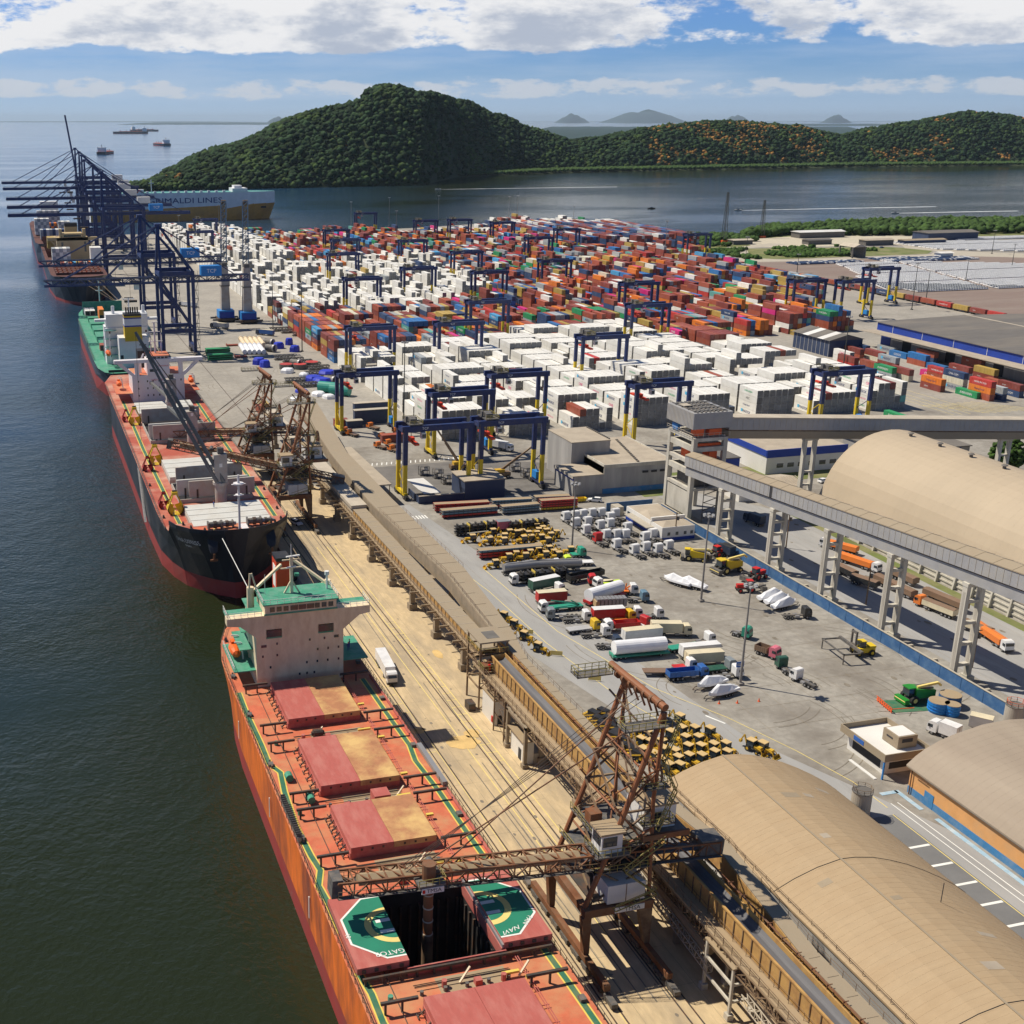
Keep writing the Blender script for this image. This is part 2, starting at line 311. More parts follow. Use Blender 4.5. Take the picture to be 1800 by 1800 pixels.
# ================================================================ SETTING
from mathutils import noise as NZ
def nz(x, y, s, o=0.0): return NZ.noise(Vector((x * s, y * s, o)))
def sheet(name, polys, z, m, kind='structure', th=None):
    b = B(m)
    for poly in polys:
        n = len(poly); b.add([(x, y, z) for x, y in poly], [tuple(range(n))])
    return tag(b.build(name), kind=kind)
def water_mat():
    m = bpy.data.materials.new('water'); m.use_nodes = True; t = m.node_tree; N = t.nodes; Lk = t.links.new; b = N['Principled BSDF']
    geo = N.new('ShaderNodeNewGeometry')
    def noise(s, d=4, st=None, r=0.55):
        src = geo.outputs['Position']
        if st: vm = N.new('ShaderNodeVectorMath'); vm.operation = 'MULTIPLY'; vm.inputs[1].default_value = st; Lk(src, vm.inputs[0]); src = vm.outputs[0]
        n = N.new('ShaderNodeTexNoise'); n.inputs['Scale'].default_value = s; n.inputs['Detail'].default_value = d; n.inputs['Roughness'].default_value = r; Lk(src, n.inputs['Vector']); return n.outputs[0]
    mx = N.new('ShaderNodeMix'); mx.data_type = 'RGBA'; mx.inputs[6].default_value = (0.016, 0.022, 0.008, 1); mx.inputs[7].default_value = (0.018, 0.085, 0.20, 1)
    sx = N.new('ShaderNodeSeparateXYZ'); Lk(geo.outputs['Position'], sx.inputs[0])
    # silty water along the quay, reflected sky blue put into the channel colour
    sb = N.new('ShaderNodeMath'); sb.operation = 'ADD'; Lk(sx.outputs[1], sb.inputs[0])
    ml = N.new('ShaderNodeMath'); ml.operation = 'MULTIPLY'; Lk(sx.outputs[0], ml.inputs[0]); ml.inputs[1].default_value = -2.5; Lk(ml.outputs[0], sb.inputs[1])
    nn = N.new('ShaderNodeMath'); nn.operation = 'MULTIPLY_ADD'; Lk(noise(0.008), nn.inputs[0]); nn.inputs[1].default_value = 500; Lk(sb.outputs[0], nn.inputs[2])
    mr = N.new('ShaderNodeMapRange'); Lk(nn.outputs[0], mr.inputs[0]); mr.inputs[1].default_value = 450; mr.inputs[2].default_value = 1700; Lk(mr.outputs[0], mx.inputs[0])
    Lk(mx.outputs[2], b.inputs['Base Color']); b.inputs['Roughness'].default_value = 0.11; b.inputs['IOR'].default_value = 1.33
    # ripples in several sizes, slicks where the wind leaves the surface calm
    mr2 = N.new('ShaderNodeMapRange'); Lk(noise(0.0035, 6, (0.55, 1.3, 1), 0.6), mr2.inputs[0]); mr2.inputs[1].default_value = 0.40; mr2.inputs[2].default_value = 0.62; mr2.inputs[3].default_value = 0.12; mr2.inputs[4].default_value = 0.85
    a = N.new('ShaderNodeMath'); a.operation = 'MULTIPLY_ADD'; Lk(noise(0.9, 5), a.inputs[0]); a.inputs[1].default_value = 0.5; Lk(noise(0.16, 5), a.inputs[2])
    bp = N.new('ShaderNodeBump'); bp.inputs['Distance'].default_value = 1.1; Lk(mr2.outputs[0], bp.inputs['Strength']); Lk(a.outputs[0], bp.inputs['Height']); Lk(bp.outputs[0], b.inputs['Normal'])
    M['water'] = m
water_mat()
b = B('water'); b.add([(-60000, -2000, -3), (60000, -2000, -3), (60000, 110000, -3), (-60000, 110000, -3)], [(0, 1, 2, 3)]); tag(b.build('water'), kind='structure')
mat('asphalt', (0.31, 0.29, 0.255), 0.9, var=0.22, vscale=0.6, dirt=(0.19, 0.17, 0.145), damt=0.95, dscale=0.07, bump=0.1, bscale=2)
mat('lane asphalt', (0.34, 0.335, 0.325), 0.9, var=0.2, vscale=0.5, dirt=(0.25, 0.25, 0.25), damt=0.7, dscale=0.25, stretch=(1, 0.25, 1))
mat('yard concrete', (0.34, 0.315, 0.275), 0.9, var=0.2, vscale=0.5, dirt=(0.24, 0.225, 0.20), damt=0.7, dscale=0.05)
mat('quay dust', (0.55, 0.425, 0.255), 0.92, var=0.2, vscale=0.8, dirt=(0.36, 0.29, 0.20), damt=0.95, dscale=0.13, stretch=(1.2, 0.35, 1))
mat('car lot', (0.22, 0.165, 0.14), 0.9, dirt=(0.30, 0.26, 0.22), damt=0.5, dscale=0.03, stretch=(0.4, 2, 1))
mat('grass', (0.13, 0.16, 0.045), 0.95, var=0.25, vscale=0.1, dirt=(0.28, 0.24, 0.13), damt=0.8, dscale=0.07)
mat('dirt road', (0.42, 0.38, 0.31), 0.95)
mat('sand', (0.50, 0.45, 0.35), 0.95)
mat('dark asphalt', (0.17, 0.17, 0.17), 0.9, var=0.15, vscale=0.2)
mat('soot', (0.16, 0.15, 0.14), 0.95, var=0.3, vscale=0.2)
LAND = [(63.9, -60), (63.9, 1268), (180, 1262), (300, 1236), (420, 1262), (520, 1300), (650, 1300), (640, 1190), (610, 1130), (650, 1085), (700, 1080), (768, 1136), (815, 1142), (920, 1178), (1018, 1172), (1110, 1150), (1500, 1130), (3200, 1100), (3200, -60)]
tag(B('asphalt').prism(LAND, -7, 0).build('ground', fix=True), kind='structure')
sheet('container_yard_paving', [[(96, 398), (560, 398), (545, 960), (600, 1080), (640, 1290), (520, 1290), (420, 1255), (300, 1228), (64, 1262), (64, 470), (96, 400)]], 0.012, 'yard concrete')
sheet('quay_apron', [[(63.95, -60), (96.5, -60), (96.5, 170), (97, 300), (93, 345), (63.95, 400)]], 0.016, 'quay dust')
sheet('workshop_yard_paving', [[(112, 331), (163, 331), (173, 360), (150, 372), (108, 372)]], 0.018, 'soot')
sheet('car_lot', [[(556, 560), (1200, 430), (1400, 700), (900, 830), (800, 866), (775, 885), (690, 875), (560, 890)]], 0.014, 'car lot')
sheet('access_road', [[(98, 330), (110, 330), (126, 175), (140, 140), (142, 60), (126, 60), (127.5, 130), (112, 168), (98, 240)]], 0.02, 'lane asphalt')
sheet('port_road', [[(186, 340), (216, 292), (214, 60), (186, 60), (186.5, 300)]], 0.02, 'lane asphalt')
sheet('parking_road', [[(129.5, 146), (134.6, 146), (134.6, 60), (129.5, 60)]], 0.03, 'dark asphalt')
sheet('grass_verge', [[(180.3, 62), (183, 62), (183, 300), (180.3, 300)], [(214.3, 100), (217.2, 100), (217.2, 292), (214.3, 292)], [(200, 322), (262, 322), (262, 340), (200, 340)], [(182, 318), (200, 318), (200, 330), (182, 330)]], 0.024, 'grass')
sheet('grass_field', [[(575, 905), (625, 890), (765, 893), (800, 925), (770, 955), (700, 965), (640, 975), (600, 950)], [(560, 900), (600, 960), (640, 1000), (600, 1010), (570, 960)], [(590, 1040), (640, 985), (700, 1010), (800, 1010), (1250, 1000), (1250, 1085), (900, 1120), (780, 1100), (700, 1070), (640, 1080)]], 0.022, 'grass')
sheet('dirt_road', [[(560, 880), (640, 872), (770, 876), (800, 860), (900, 800), (1200, 700), (1200, 725), (910, 825), (810, 905), (800, 960), (860, 985), (820, 1000), (780, 940), (790, 910), (765, 890), (620, 886), (600, 905), (640, 975), (700, 1000), (690, 1012), (610, 975), (562, 905)]], 0.028, 'dirt road')
sheet('storage_ground', [[(655, 985), (700, 975), (860, 960), (900, 1010), (880, 1050), (760, 1070), (680, 1050)], [(575, 1060), (640, 1000), (665, 1060), (640, 1080)]], 0.026, 'sand')
# painted markings
lm = B('mark yellow')
for x in (66.9, 68.2): lm.box(x, x + .10, 70, 620, 0.02, 0.024)
for x in (76.7, 78.8, 73.9): lm.box(x, x + .16, 130, 300, 0.02, 0.024)
for k in range(22): lm.box(76.7, 79.0, 180 + k * 3.1, 180.16 + k * 3.1, 0.026, 0.030)
for k in range(9): lm.box(66, 68, 186 + k * 4, 186.16 + k * 4, 0.026, 0.030)
tag(lm.build('quay_lane_markings'), kind='structure')
lm = B('mark yellow')
def line(b, p, q, w=0.16, z=0.034):
    p = Vector((p[0], p[1], z)); q = Vector((q[0], q[1], z)); d = (q - p).normalized(); a = Vector((-d.y, d.x, 0)) * w / 2
    b.add([p - a, q - a, q + a, p + a], [(0, 1, 2, 3)])
def gl(b, pts, w=0.16, z=0.034):
    P = [G(u, v) for u, v in pts]
    for p, q in zip(P, P[1:]): line(b, p, q, w, z)
gl(lm, [(740, 950), (860, 1040), (960, 1130), (1080, 1220), (1200, 1290), (1400, 1380)]); gl(lm, [(850, 1000), (980, 1110), (1150, 1210), (1280, 1262), (1400, 1320), (1500, 1375), (1560, 1420)])
line(lm, (129.8, 146), (129.8, 60), z=0.042); line(lm, (134.3, 146), (134.3, 60), z=0.042)
for k in range(8): line(lm, (352 + k * 3.4, 402), (368 + k * 3.4, 383), 0.35)
for x in (352, 356, 360, 366): line(lm, (x, 384), (x, 470), 0.2)
lm.use('mark white')
for k in range(13): line(lm, (130.2, 137 - k * 5.1), (134, 137 - k * 5.1), 0.5, 0.046)
for k in range(7): line(lm, (124 + k * .8, 147.5), (124 + k * .8, 150.5), 0.4, 0.046)
gl(lm, [(1015, 1195), (1050, 1213)] if 0 else [(1240, 1258), (1275, 1272)], 0.4); line(lm, (131.5, 103), (132.4, 97), 0.35, 0.048); line(lm, (131.5, 103), (132.2, 101.6), 0.5, 0.05)
for k in range(24): line(lm, (108 + k * 1.7, 374), (109 + k * 1.7, 377), 0.35)
for k in range(10): line(lm, (103 + k * .9, 316), (103 + k * .9, 319), 0.45)
line(lm, (110.5, 331), (113, 331), 0.2)
mat('path blue', (0.30, 0.45, 0.56), 0.8, dirt=(0.6, 0.6, 0.58), damt=0.6, dscale=0.5); lm.use('path blue')
for p, q in (((136.6, 152), (140.0, 152)), ((140.0, 152.4), (140.0, 146)), ((140.4, 143), (140.4, 60))): line(lm, p, q, .9, 0.05)
lm.use('mark white')
for x in (136.3, 137.6): line(lm, (x, 149), (x + 1.5, 60), 0.18, 0.054)
tag(lm.build('yard_road_markings'), kind='structure')
# crane rails let into the quay
rl = B('dark steel')
for x in (66.9, 68.4, 76.2, 77.7): rl.box(x, x + .22, 60, 420, 0.017, 0.05)
for x in (69, 84): rl.box(x, x + .25, 420, 1255, 0.014, 0.05)
tag(rl.build('crane_rails'), kind='structure')
# dust spilled on the quay: a patch of the ground itself
mat('grain spill', (0.62, 0.43, 0.18), 0.95, var=0.2, vscale=0.5)
gs = B('grain spill')
for (u, v, a, h_) in ((815, 1305, 3.0, 2.6), (830, 1290, 1.5, 1.6), (735, 1285, 1.4, 1.2), (770, 1150, 1, 2.2)):
    c = G(u, v); n = 26
    gs.add([(c.x + a * math.cos(t_ * 2 * math.pi / n) * (1 + .3 * nz(math.cos(t_ * 6.2832 / n) * 2, math.sin(t_ * 6.2832 / n) * 2 + a, .9)), c.y + h_ * math.sin(t_ * 2 * math.pi / n) * (1 + .3 * nz(math.cos(t_ * 6.2832 / n) * 2, math.sin(t_ * 6.2832 / n) * 2 + h_, .9)), 0.05) for t_ in range(n)], [tuple(range(n))])
tag(gs.build('grain_spill'), kind='structure')
# slab joints, oil stains and tyre tracks worn into the paving
mat('joint', (0.27, 0.22, 0.155), 0.95, var=0.3, vscale=0.5); mat('stain', (0.20, 0.175, 0.14), 0.9, var=0.3, vscale=1.0); mat('worn', (0.42, 0.39, 0.34), 0.95, var=0.2, vscale=0.5)
jb = B('joint')
for x in (70.6, 80.6): line(jb, (x, 60), (x, 398), .05, .022)
for k in range(42): line(jb, (64.3, 62 + k * 8), (80.6, 62 + k * 8), .045, .022)
for k in range(20): line(jb, (100 + k * 8, 176 if k > 1 else 240), (100 + k * 8, 320), .06, .024)
for k in range(18): line(jb, (113 if k > 7 else 130, 178 + k * 8), (178, 178 + k * 8), .06, .024)
for k in range(22): line(jb, (64.5, 420 + k * 14), (140, 420 + k * 14), .09, .024)
for x in (76, 92, 104, 120): line(jb, (x, 420), (x, 740), .09, .024)
tag(jb.build('slab_joints'), kind='structure')
jb = B('stain'); r0 = random.Random(3)
for k in range(230):
    if k < 60: x, y = r0.uniform(66, 81), r0.uniform(100, 390)
    elif k < 150: x, y = r0.uniform(118, 176), r0.uniform(170, 318)
    elif k < 190: x, y = r0.uniform(70, 138), r0.uniform(420, 640)
    else: x, y = r0.uniform(188, 212), r0.uniform(120, 300)
    a = r0.uniform(.08, .3 if k < 60 else .6); n = 11; e = r0.uniform(1, 2.2); z_ = .036 + k * .00005
    jb.add([(x + a * math.cos(t * 6.283 / n) * (1 + .4 * nz(math.cos(t * .57) * 3 + k, k, .7)), y + a * e * math.sin(t * 6.283 / n), z_) for t in range(n)], [tuple(range(n))])
tag(jb.build('oil_stains'), kind='structure')
tb_ = B('stain')
def arc_track(cx, cy, r, a0, a1, w, z):
    n = 18; P = [Vector((cx + r * math.cos(a0 + (a1 - a0) * i / n), cy + r * math.sin(a0 + (a1 - a0) * i / n), z)) for i in range(n + 1)]
    for p, q in zip(P, P[1:]): d = (q - p).normalized(); a = Vector((-d.y, d.x, 0)) * w / 2; tb_.add([p - a, q - a, q + a, p + a], [(0, 1, 2, 3)])
for k in range(46):
    x, y = (r0.uniform(122, 172), r0.uniform(178, 300)) if k < 30 else (r0.uniform(70, 132), r0.uniform(430, 560)); r_ = r0.uniform(5, 22); a = r0.uniform(0, 6.3); a2 = a + r0.uniform(.5, 1.6)
    for d_ in (0, 1.9): arc_track(x, y, r_ + d_, a, a2, .16, .031 + k * .00006)
for k in range(16):
    x = r0.uniform(65.5, 80); y = r0.uniform(90, 330); L_ = r0.uniform(15, 60)
    for d_ in (0, 1.9): line(tb_, (x + d_, y), (x + d_ + r0.uniform(-.6, .6), y + L_), .2, .033 + k * .0001)
tag(tb_.build('tyre_tracks'), kind='structure')
# ---------------------------------------------------------------- hills with their forest
import numpy as np
rng = np.random.default_rng(11)
mat('hill soil', (0.035, 0.05, 0.018), 0.95)
def leaf(name, c, rnd): mat(name, c, 0.9, var=0.35, vscale=0.15, rnd=rnd, spec=0.15)
leaf('forest', (0.025, 0.053, 0.020), 0.6); leaf('mangrove', (0.050, 0.092, 0.025), 0.35); leaf('blossom', (0.30, 0.155, 0.04), 0.4); leaf('bush', (0.055, 0.10, 0.025), 0.45); leaf('forest light', (0.048, 0.082, 0.022), 0.5); leaf('forest dark', (0.016, 0.036, 0.014), 0.4); leaf('shade tree', (0.05, 0.10, 0.02), 0.3)
bm = bmesh.new(); bmesh.ops.create_icosphere(bm, subdivisions=2, radius=1); bm.verts.ensure_lookup_table()
ICO_V = np.array([v.co[:] for v in bm.verts]); ICO_F = np.array([[v.index for v in f.verts] for f in bm.faces]); bm.free()
bm = bmesh.new(); bmesh.ops.create_icosphere(bm, subdivisions=1, radius=1); bm.verts.ensure_lookup_table()
IC1_V = np.array([v.co[:] for v in bm.verts]); IC1_F = np.array([[v.index for v in f.verts] for f in bm.faces]); bm.free()
def crowns(name, P, rad, mats, mi, hi=True, kind='stuff', flat=0.85, parent=None):
    """one mesh of uneven crowns: every crown a lump of its own"""
    Vt, Ft = (ICO_V, ICO_F) if hi else (IC1_V, IC1_F)
    n = len(P); k = len(Vt)
    jit = 1 + rng.normal(0, 0.20, (n, k, 1)); ang = rng.uniform(0, 6.28, n); c, s = np.cos(ang), np.sin(ang)
    V = np.repeat(Vt[None], n, 0) * jit
    X = V[..., 0] * c[:, None] - V[..., 1] * s[:, None]; Y = V[..., 0] * s[:, None] + V[..., 1] * c[:, None]
    V = np.stack([X * rad[:, None], Y * rad[:, None], V[..., 2] * rad[:, None] * flat], -1) + P[:, None, :]
    F = (Ft[None] + (np.arange(n) * k)[:, None, None]).reshape(-1, 3)
    me = bpy.data.meshes.new(name); me.vertices.add(n * k); me.vertices.foreach_set('co', V.reshape(-1).astype(np.float32))
    me.loops.add(len(F) * 3); me.loops.foreach_set('vertex_index', F.reshape(-1).astype(np.int32))
    me.polygons.add(len(F)); me.polygons.foreach_set('loop_start', np.arange(0, len(F) * 3, 3, dtype=np.int32))
    me.polygons.foreach_set('material_index', np.repeat(mi, len(Ft)).astype(np.int32))
    for m_ in mats: me.materials.append(M[m_])
    me.update(); me.validate(); o = bpy.data.objects.new(name, me); COL.objects.link(o); o.parent = parent
    if kind: tag(o, kind=kind)
    return o
def interp(x, pts):
    for (a, b_), (c, d) in zip(pts, pts[1:]):
        if x <= c: return b_ + (d - b_) * max(0.0, (x - a) / (c - a))
    return pts[-1][1]
SKYL = [(225, 338), (265, 326), (330, 288), (380, 268), (430, 255), (500, 217), (560, 201), (605, 190), (634, 182), (643, 165), (672, 155), (705, 157), (727, 168), (775, 172), (800, 180), (824, 184), (860, 206), (885, 211), (920, 227), (1000, 252), (1050, 247), (1120, 232), (1200, 221), (1290, 217), (1400, 227), (1470, 243), (1530, 228), (1620, 213), (1690, 199), (1760, 207), (1830, 222), (1950, 225), (2100, 260)]
SHORE = [(225, 341), (265, 336), (500, 331), (740, 326), (800, 312), (1000, 304), (1300, 298), (1500, 294), (2100, 289)]
def hill_pt(u, t):
    s_ = G(u, interp(u, SHORE), -3); D0 = s_.y
    dep = 620 if u > 900 else 560; dep *= 1.0 if u > 380 else 0.45 + 0.55 * (u - 225) / 155
    az_ = s_.x / s_.y; y = D0 + dep * t; x = az_ * y
    te = t
    if u > 800: f = min(1, (u - 800) / 60) * 0.15; te = max(0.0, (t - f) / (1 - f))
    d = Vector((x, y, 0)); yr = D0 + dep * 0.42; sk = interp(u, SKYL)
    dirv = FW + RT * ((u - CX) / FPX) + UPV * ((CY - sk) / FPX); hr = HC + dirv.z * (yr / dirv.y)
    prof = math.sin(min(1, te / 0.42) * math.pi / 2) ** 0.9 if te < 0.42 else max(0.0, math.cos((te - 0.42) / 0.58 * math.pi / 2)) ** 0.8
    z = (hr + 1) * prof - 4 * (1 - prof)
    z += prof * (1 - prof) * 1.6 * 20 * nz(x, y, 0.007) + prof * 5 * nz(x, y, 0.016, 2) + prof * (1 - prof) * 30 * nz(x, y, 0.002, 4)
    if u > 800 and t > 0.01: z = max(z, 0.8)
    return Vector((x, y, z))
for nm, u0, u1 in (('wooded_hill', 225, 1010), ('wooded_ridge', 1010, 2100)):
    b = B('hill soil'); nu = int((u1 - u0) / 12); nt = 26
    vs = [hill_pt(u0 + (u1 - u0) * i / nu, j / nt) for i in range(nu + 1) for j in range(nt + 1)]
    b.add(vs, [(i * (nt + 1) + j, (i + 1) * (nt + 1) + j, (i + 1) * (nt + 1) + j + 1, i * (nt + 1) + j + 1) for i in range(nu) for j in range(nt)])
    tag(b.build(nm, smooth=True), kind='structure')
P = []; rr = []; mi = []
n_try = 31000
for _ in range(n_try):
    u = rng.uniform(226, 1960); t = rng.uniform(0, 0.62) ** 1.0
    if u < 330 and rng.random() < 0.3: continue
    p = hill_pt(u, t)
    if p.z < -2.5: continue
    r_ = 2.6 + 5.2 * rng.random() ** 2
    mng = (u > 820 and t < 0.16)
    if mng: r_ = rng.uniform(3.0, 4.6); k = 1
    else:
        k = 3 if nz(p.x, p.y, .02, 5) + rng.normal() * .25 > .3 else (4 if rng.random() < .12 else 0)
        o1 = nz(p.x, p.y, 0.0125, 9)
        if 1130 < u < 1450 and t > 0.1 and o1 > 0.05 - 0.15 * (t > .28) and rng.random() < 0.55: k = 2
        if u > 1500 and o1 > 0.28 and rng.random() < 0.6: k = 2
        if u < 1000 and o1 > 0.5 and rng.random() < 0.2: k = 2
        if k == 2: r_ *= 0.75
    p.z += r_ * 0.55; P.append(p[:]); rr.append(r_); mi.append(k)
crowns('hill_forest', np.array(P), np.array(rr), ['forest', 'mangrove', 'blossom', 'forest light', 'forest dark'], np.array(mi), hi=False)
# low wooded land and islands beyond the hills
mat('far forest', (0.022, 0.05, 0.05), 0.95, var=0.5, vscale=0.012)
def low_land(name, u0, u1, va, vb, h, seed, edge=0.0):
    b = B('far forest'); nu = 60; nt = 14; vs = []
    for i in range(nu + 1):
        u = u0 + (u1 - u0) * i / nu; k = min(1, 6 * i / nu, 6 * (nu - i) / nu)
        A = G(u, va + edge * nz(i, 0, .35, seed), -3); Z = G(u, va + (vb - va) * max(0.15, k), -3)
        for j in range(nt + 1):
            t = j / nt; p = A.lerp(Z, t); e = min(1, 5 * t, 5 * (1 - t)) * min(1, 10 * i / nu, 10 * (nu - i) / nu)
            vs.append((p.x, p.y, -4 + e * (h + h * .35 * NZ.noise(Vector((i * 1.3, j * 1.7, seed))))))
    b.add(vs, [(i * (nt + 1) + j, (i + 1) * (nt + 1) + j, (i + 1) * (nt + 1) + j + 1, i * (nt + 1) + j + 1) for i in range(nu) for j in range(nt)])
    tag(b.build(name, smooth=True), kind='structure')
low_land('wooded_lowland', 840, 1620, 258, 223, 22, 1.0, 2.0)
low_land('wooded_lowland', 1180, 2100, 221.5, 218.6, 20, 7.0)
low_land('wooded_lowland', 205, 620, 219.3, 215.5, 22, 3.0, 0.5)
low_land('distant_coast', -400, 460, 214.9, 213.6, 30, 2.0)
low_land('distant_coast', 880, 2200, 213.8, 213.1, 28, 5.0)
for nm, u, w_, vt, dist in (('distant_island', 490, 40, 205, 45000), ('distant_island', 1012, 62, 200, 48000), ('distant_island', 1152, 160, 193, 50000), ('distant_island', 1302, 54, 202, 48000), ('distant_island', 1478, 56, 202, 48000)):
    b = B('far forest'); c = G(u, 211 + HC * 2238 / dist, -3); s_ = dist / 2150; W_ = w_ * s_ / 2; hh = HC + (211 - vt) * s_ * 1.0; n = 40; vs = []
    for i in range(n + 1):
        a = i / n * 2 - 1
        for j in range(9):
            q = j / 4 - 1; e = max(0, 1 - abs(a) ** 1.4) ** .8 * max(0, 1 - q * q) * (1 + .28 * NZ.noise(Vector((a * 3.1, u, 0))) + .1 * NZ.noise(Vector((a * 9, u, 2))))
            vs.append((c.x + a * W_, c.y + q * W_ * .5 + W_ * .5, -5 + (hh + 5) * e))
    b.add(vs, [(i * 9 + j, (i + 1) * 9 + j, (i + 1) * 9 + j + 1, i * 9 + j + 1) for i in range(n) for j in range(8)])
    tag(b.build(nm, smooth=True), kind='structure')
# woodland behind the storage ground, scrub and bushes
P = []; rr = []
for _ in range(5200):
    x = rng.uniform(700, 1500); y0 = np.interp(x, [700, 768, 815, 920, 1018, 1110, 1500], [1078, 1134, 1140, 1174, 1168, 1146, 1124]); dpt = np.interp(x, [700, 760, 800, 900, 1500], [18, 45, 75, 130, 160])
    y = y0 - rng.uniform(1, dpt); r_ = rng.uniform(2.2, 4.4); P.append((x, y, rng.uniform(2.4, 6.2))); rr.append(r_)
for _ in range(700):
    x = rng.uniform(612, 690); y = rng.uniform(1030, 1085); P.append((x, y, rng.uniform(1, 3.4))); rr.append(rng.uniform(1.8, 3.2))
crowns('shore_woodland', np.array(P), np.array(rr), ['bush', 'mangrove'], rng.integers(0, 2, len(P)), hi=False)
P = []; rr = []
for _ in range(1500):
    x = rng.uniform(590, 740); y = rng.uniform(896, 968)
    if nz(x, y, 0.03) < -0.08 or (x > 700 and y < 925): continue
    P.append((x, y, rng.uniform(.3, 1.6))); rr.append(rng.uniform(1.0, 2.5))
for _ in range(420):
    x = rng.uniform(566, 640); y = rng.uniform(1000, 1060)
    P.append((x, y, rng.uniform(.5, 2))); rr.append(rng.uniform(1.3, 2.6))
crowns('scrub', np.array(P), np.array(rr), ['bush', 'shade tree'], rng.integers(0, 2, len(P)), hi=False)
# air between the camera and the far hills
hm = bpy.data.materials.new('haze'); hm.use_nodes = True; t = hm.node_tree; t.nodes.clear()
o_ = t.nodes.new('ShaderNodeOutputMaterial'); pv = t.nodes.new('ShaderNodeVolumePrincipled'); pv.inputs['Color'].default_value = (0.66, 0.83, 1.0, 1); pv.inputs['Density'].default_value = 0.000015; pv.inputs['Anisotropy'].default_value = 0.2
t.links.new(pv.outputs[0], o_.inputs['Volume']); M['haze'] = hm
tag(B('haze').box(-61000, 61000, -2500, 111000, -9, 420).build('haze'), kind='stuff')
# ================================================================ CONVEYORS, SHEDS, BUILDINGS
def part(b, name, parent, **k): return b.build(name, parent, **k)
# ---- long elevated conveyor along the quay (covered far half, open trough near half)
gal = thing('conveyor_gallery', 'long elevated conveyor on dusty concrete piers running along the quay, open dark belt in front', 'conveyor')
b = B('gallery roof').box(84.0, 87.6, 205, 352, 9.9, 10.1)
for k in range(36): b.use('pale sheet').box(83.9, 87.7, 206 + k * 4.1, 206.12 + k * 4.1, 10.1, 10.14)
b.use('pale sheet').box(83.6, 88, 300, 352, 10.1, 11.0).box(84, 88, 352, 420, 8.8, 11.0)
part(b, 'roof', gal)
b = B('dusty orange').box(84.1, 84.2, 205, 300, 8.7, 9.9)
for k in range(40): b.use('loader brown').box(84.0, 84.1, 205 + k * 2.37, 205.2 + k * 2.37, 8.6, 9.9)
b.use('pale sheet').box(87.35, 87.5, 205, 352, 8.7, 9.9).box(84.1, 84.25, 300, 352, 8.7, 10.1)
part(b, 'side_panel', gal)
b = B('dusty sheet').box(83.3, 88, 206, 352, 8.2, 8.6).box(81.3, 87.2, 60, 203, 8.5, 9.0)
for k in range(72): b.box(81.2, 87.4, 62 + k * 4, 62.25 + k * 4, 8.1, 8.5)
part(b, 'deck', gal)
b = B('dusty orange').box(83.4, 83.6, 60, 198.5, 9.0, 12.0).box(83.25, 83.4, 60, 198.5, 11.8, 12.05)
for k in range(70): b.use('loader brown').box(83.28, 83.4, 60.5 + k * 2, 60.65 + k * 2, 9.0, 11.8)
b.use('dusty orange').box(86.0, 86.2, 60, 198.5, 9.0, 12.2).box(83.6, 86.0, 198.2, 198.5, 9, 12.0)
for k in range(70): b.use('loader brown').box(86.2, 86.36, 60.5 + k * 2, 60.65 + k * 2, 9.0, 12.2)
part(b, 'trough_wall', gal)
prof = [(83.75, 11.5), (84.2, 11.1), (84.6, 10.95), (85.2, 10.95), (85.6, 11.1), (85.95, 11.5), (85.95, 11.3), (85.4, 10.8), (84.4, 10.8), (83.75, 11.3)]
part(B('belt').extr(prof, 60, 198), 'belt', gal)
b = B('dark steel')
for k in range(92): b.box(83.62, 85.98, 61 + k * 1.5, 61.12 + k * 1.5, 10.6, 10.78)
for x in (83.68, 85.94): b.box(x - .05, x + .05, 60, 198, 10.78, 10.88)
part(b, 'roller', gal)
b = B('loader brown'); b.rail([(81.35, 60, 9.0), (81.35, 203, 9.0)], 1.2, 2.0, 0.07); b.rail([(83.0, 60, 9.0), (83.0, 198, 9.0)], 1.1, 3.0, 0.05)
b.rail([(83.35, 207, 8.6), (83.35, 352, 8.6)], 1.0, 2.4, 0.07)
part(b, 'handrail', gal)
b = B('loader rust')
for x, z in ((86.6, 12.4), (87.0, 12.1), (86.8, 11.3)): b.tube((x, 60, z), (x, 196, z), 0.16, 6)
for k in range(46): b.bar((86.5, 61 + k * 3, 9), (86.5, 61 + k * 3, 12.6), .1).bar((86.5, 61 + k * 3, 12.5), (87.2, 61 + k * 3, 12.5), .09)
part(b, 'service_pipe', gal)
b = B('loader brown')
b.truss((81.6, 60, 7.0), (81.6, 198, 7.0), 0.5, 1.6, 2.2, 0.11); b.truss((87.0, 60, 7.0), (87.0, 198, 7.0), 0.5, 1.6, 2.6, 0.1, False)
b.truss((83.5, 207, 7.2), (83.5, 352, 7.2), 0.3, 1.0, 1.8, 0.09, False)
part(b, 'truss', gal)
def pier(x, y, w, top, parent):
    b = B('pier concrete').box(x - w / 2, x + w / 2, y - w / 2, y + w / 2, 0, top).box(x - w * .85, x + w * .85, y - w * .85, y + w * .85, 0, 1.5).box(x - w * .5, x + w * .5, y - w * .9, y + w * .9, top, top + .25)
    part(b, 'pier', parent)
for y in (405, 388, 371, 354, 338, 321, 304.5, 286, 268, 252, 235, 217.6): pier(85.2, y, 1.15, 7.6, gal)
for y in (177, 162, 147, 131, 100, 84, 68): pier(84.6, y, .8, 7.0, gal)
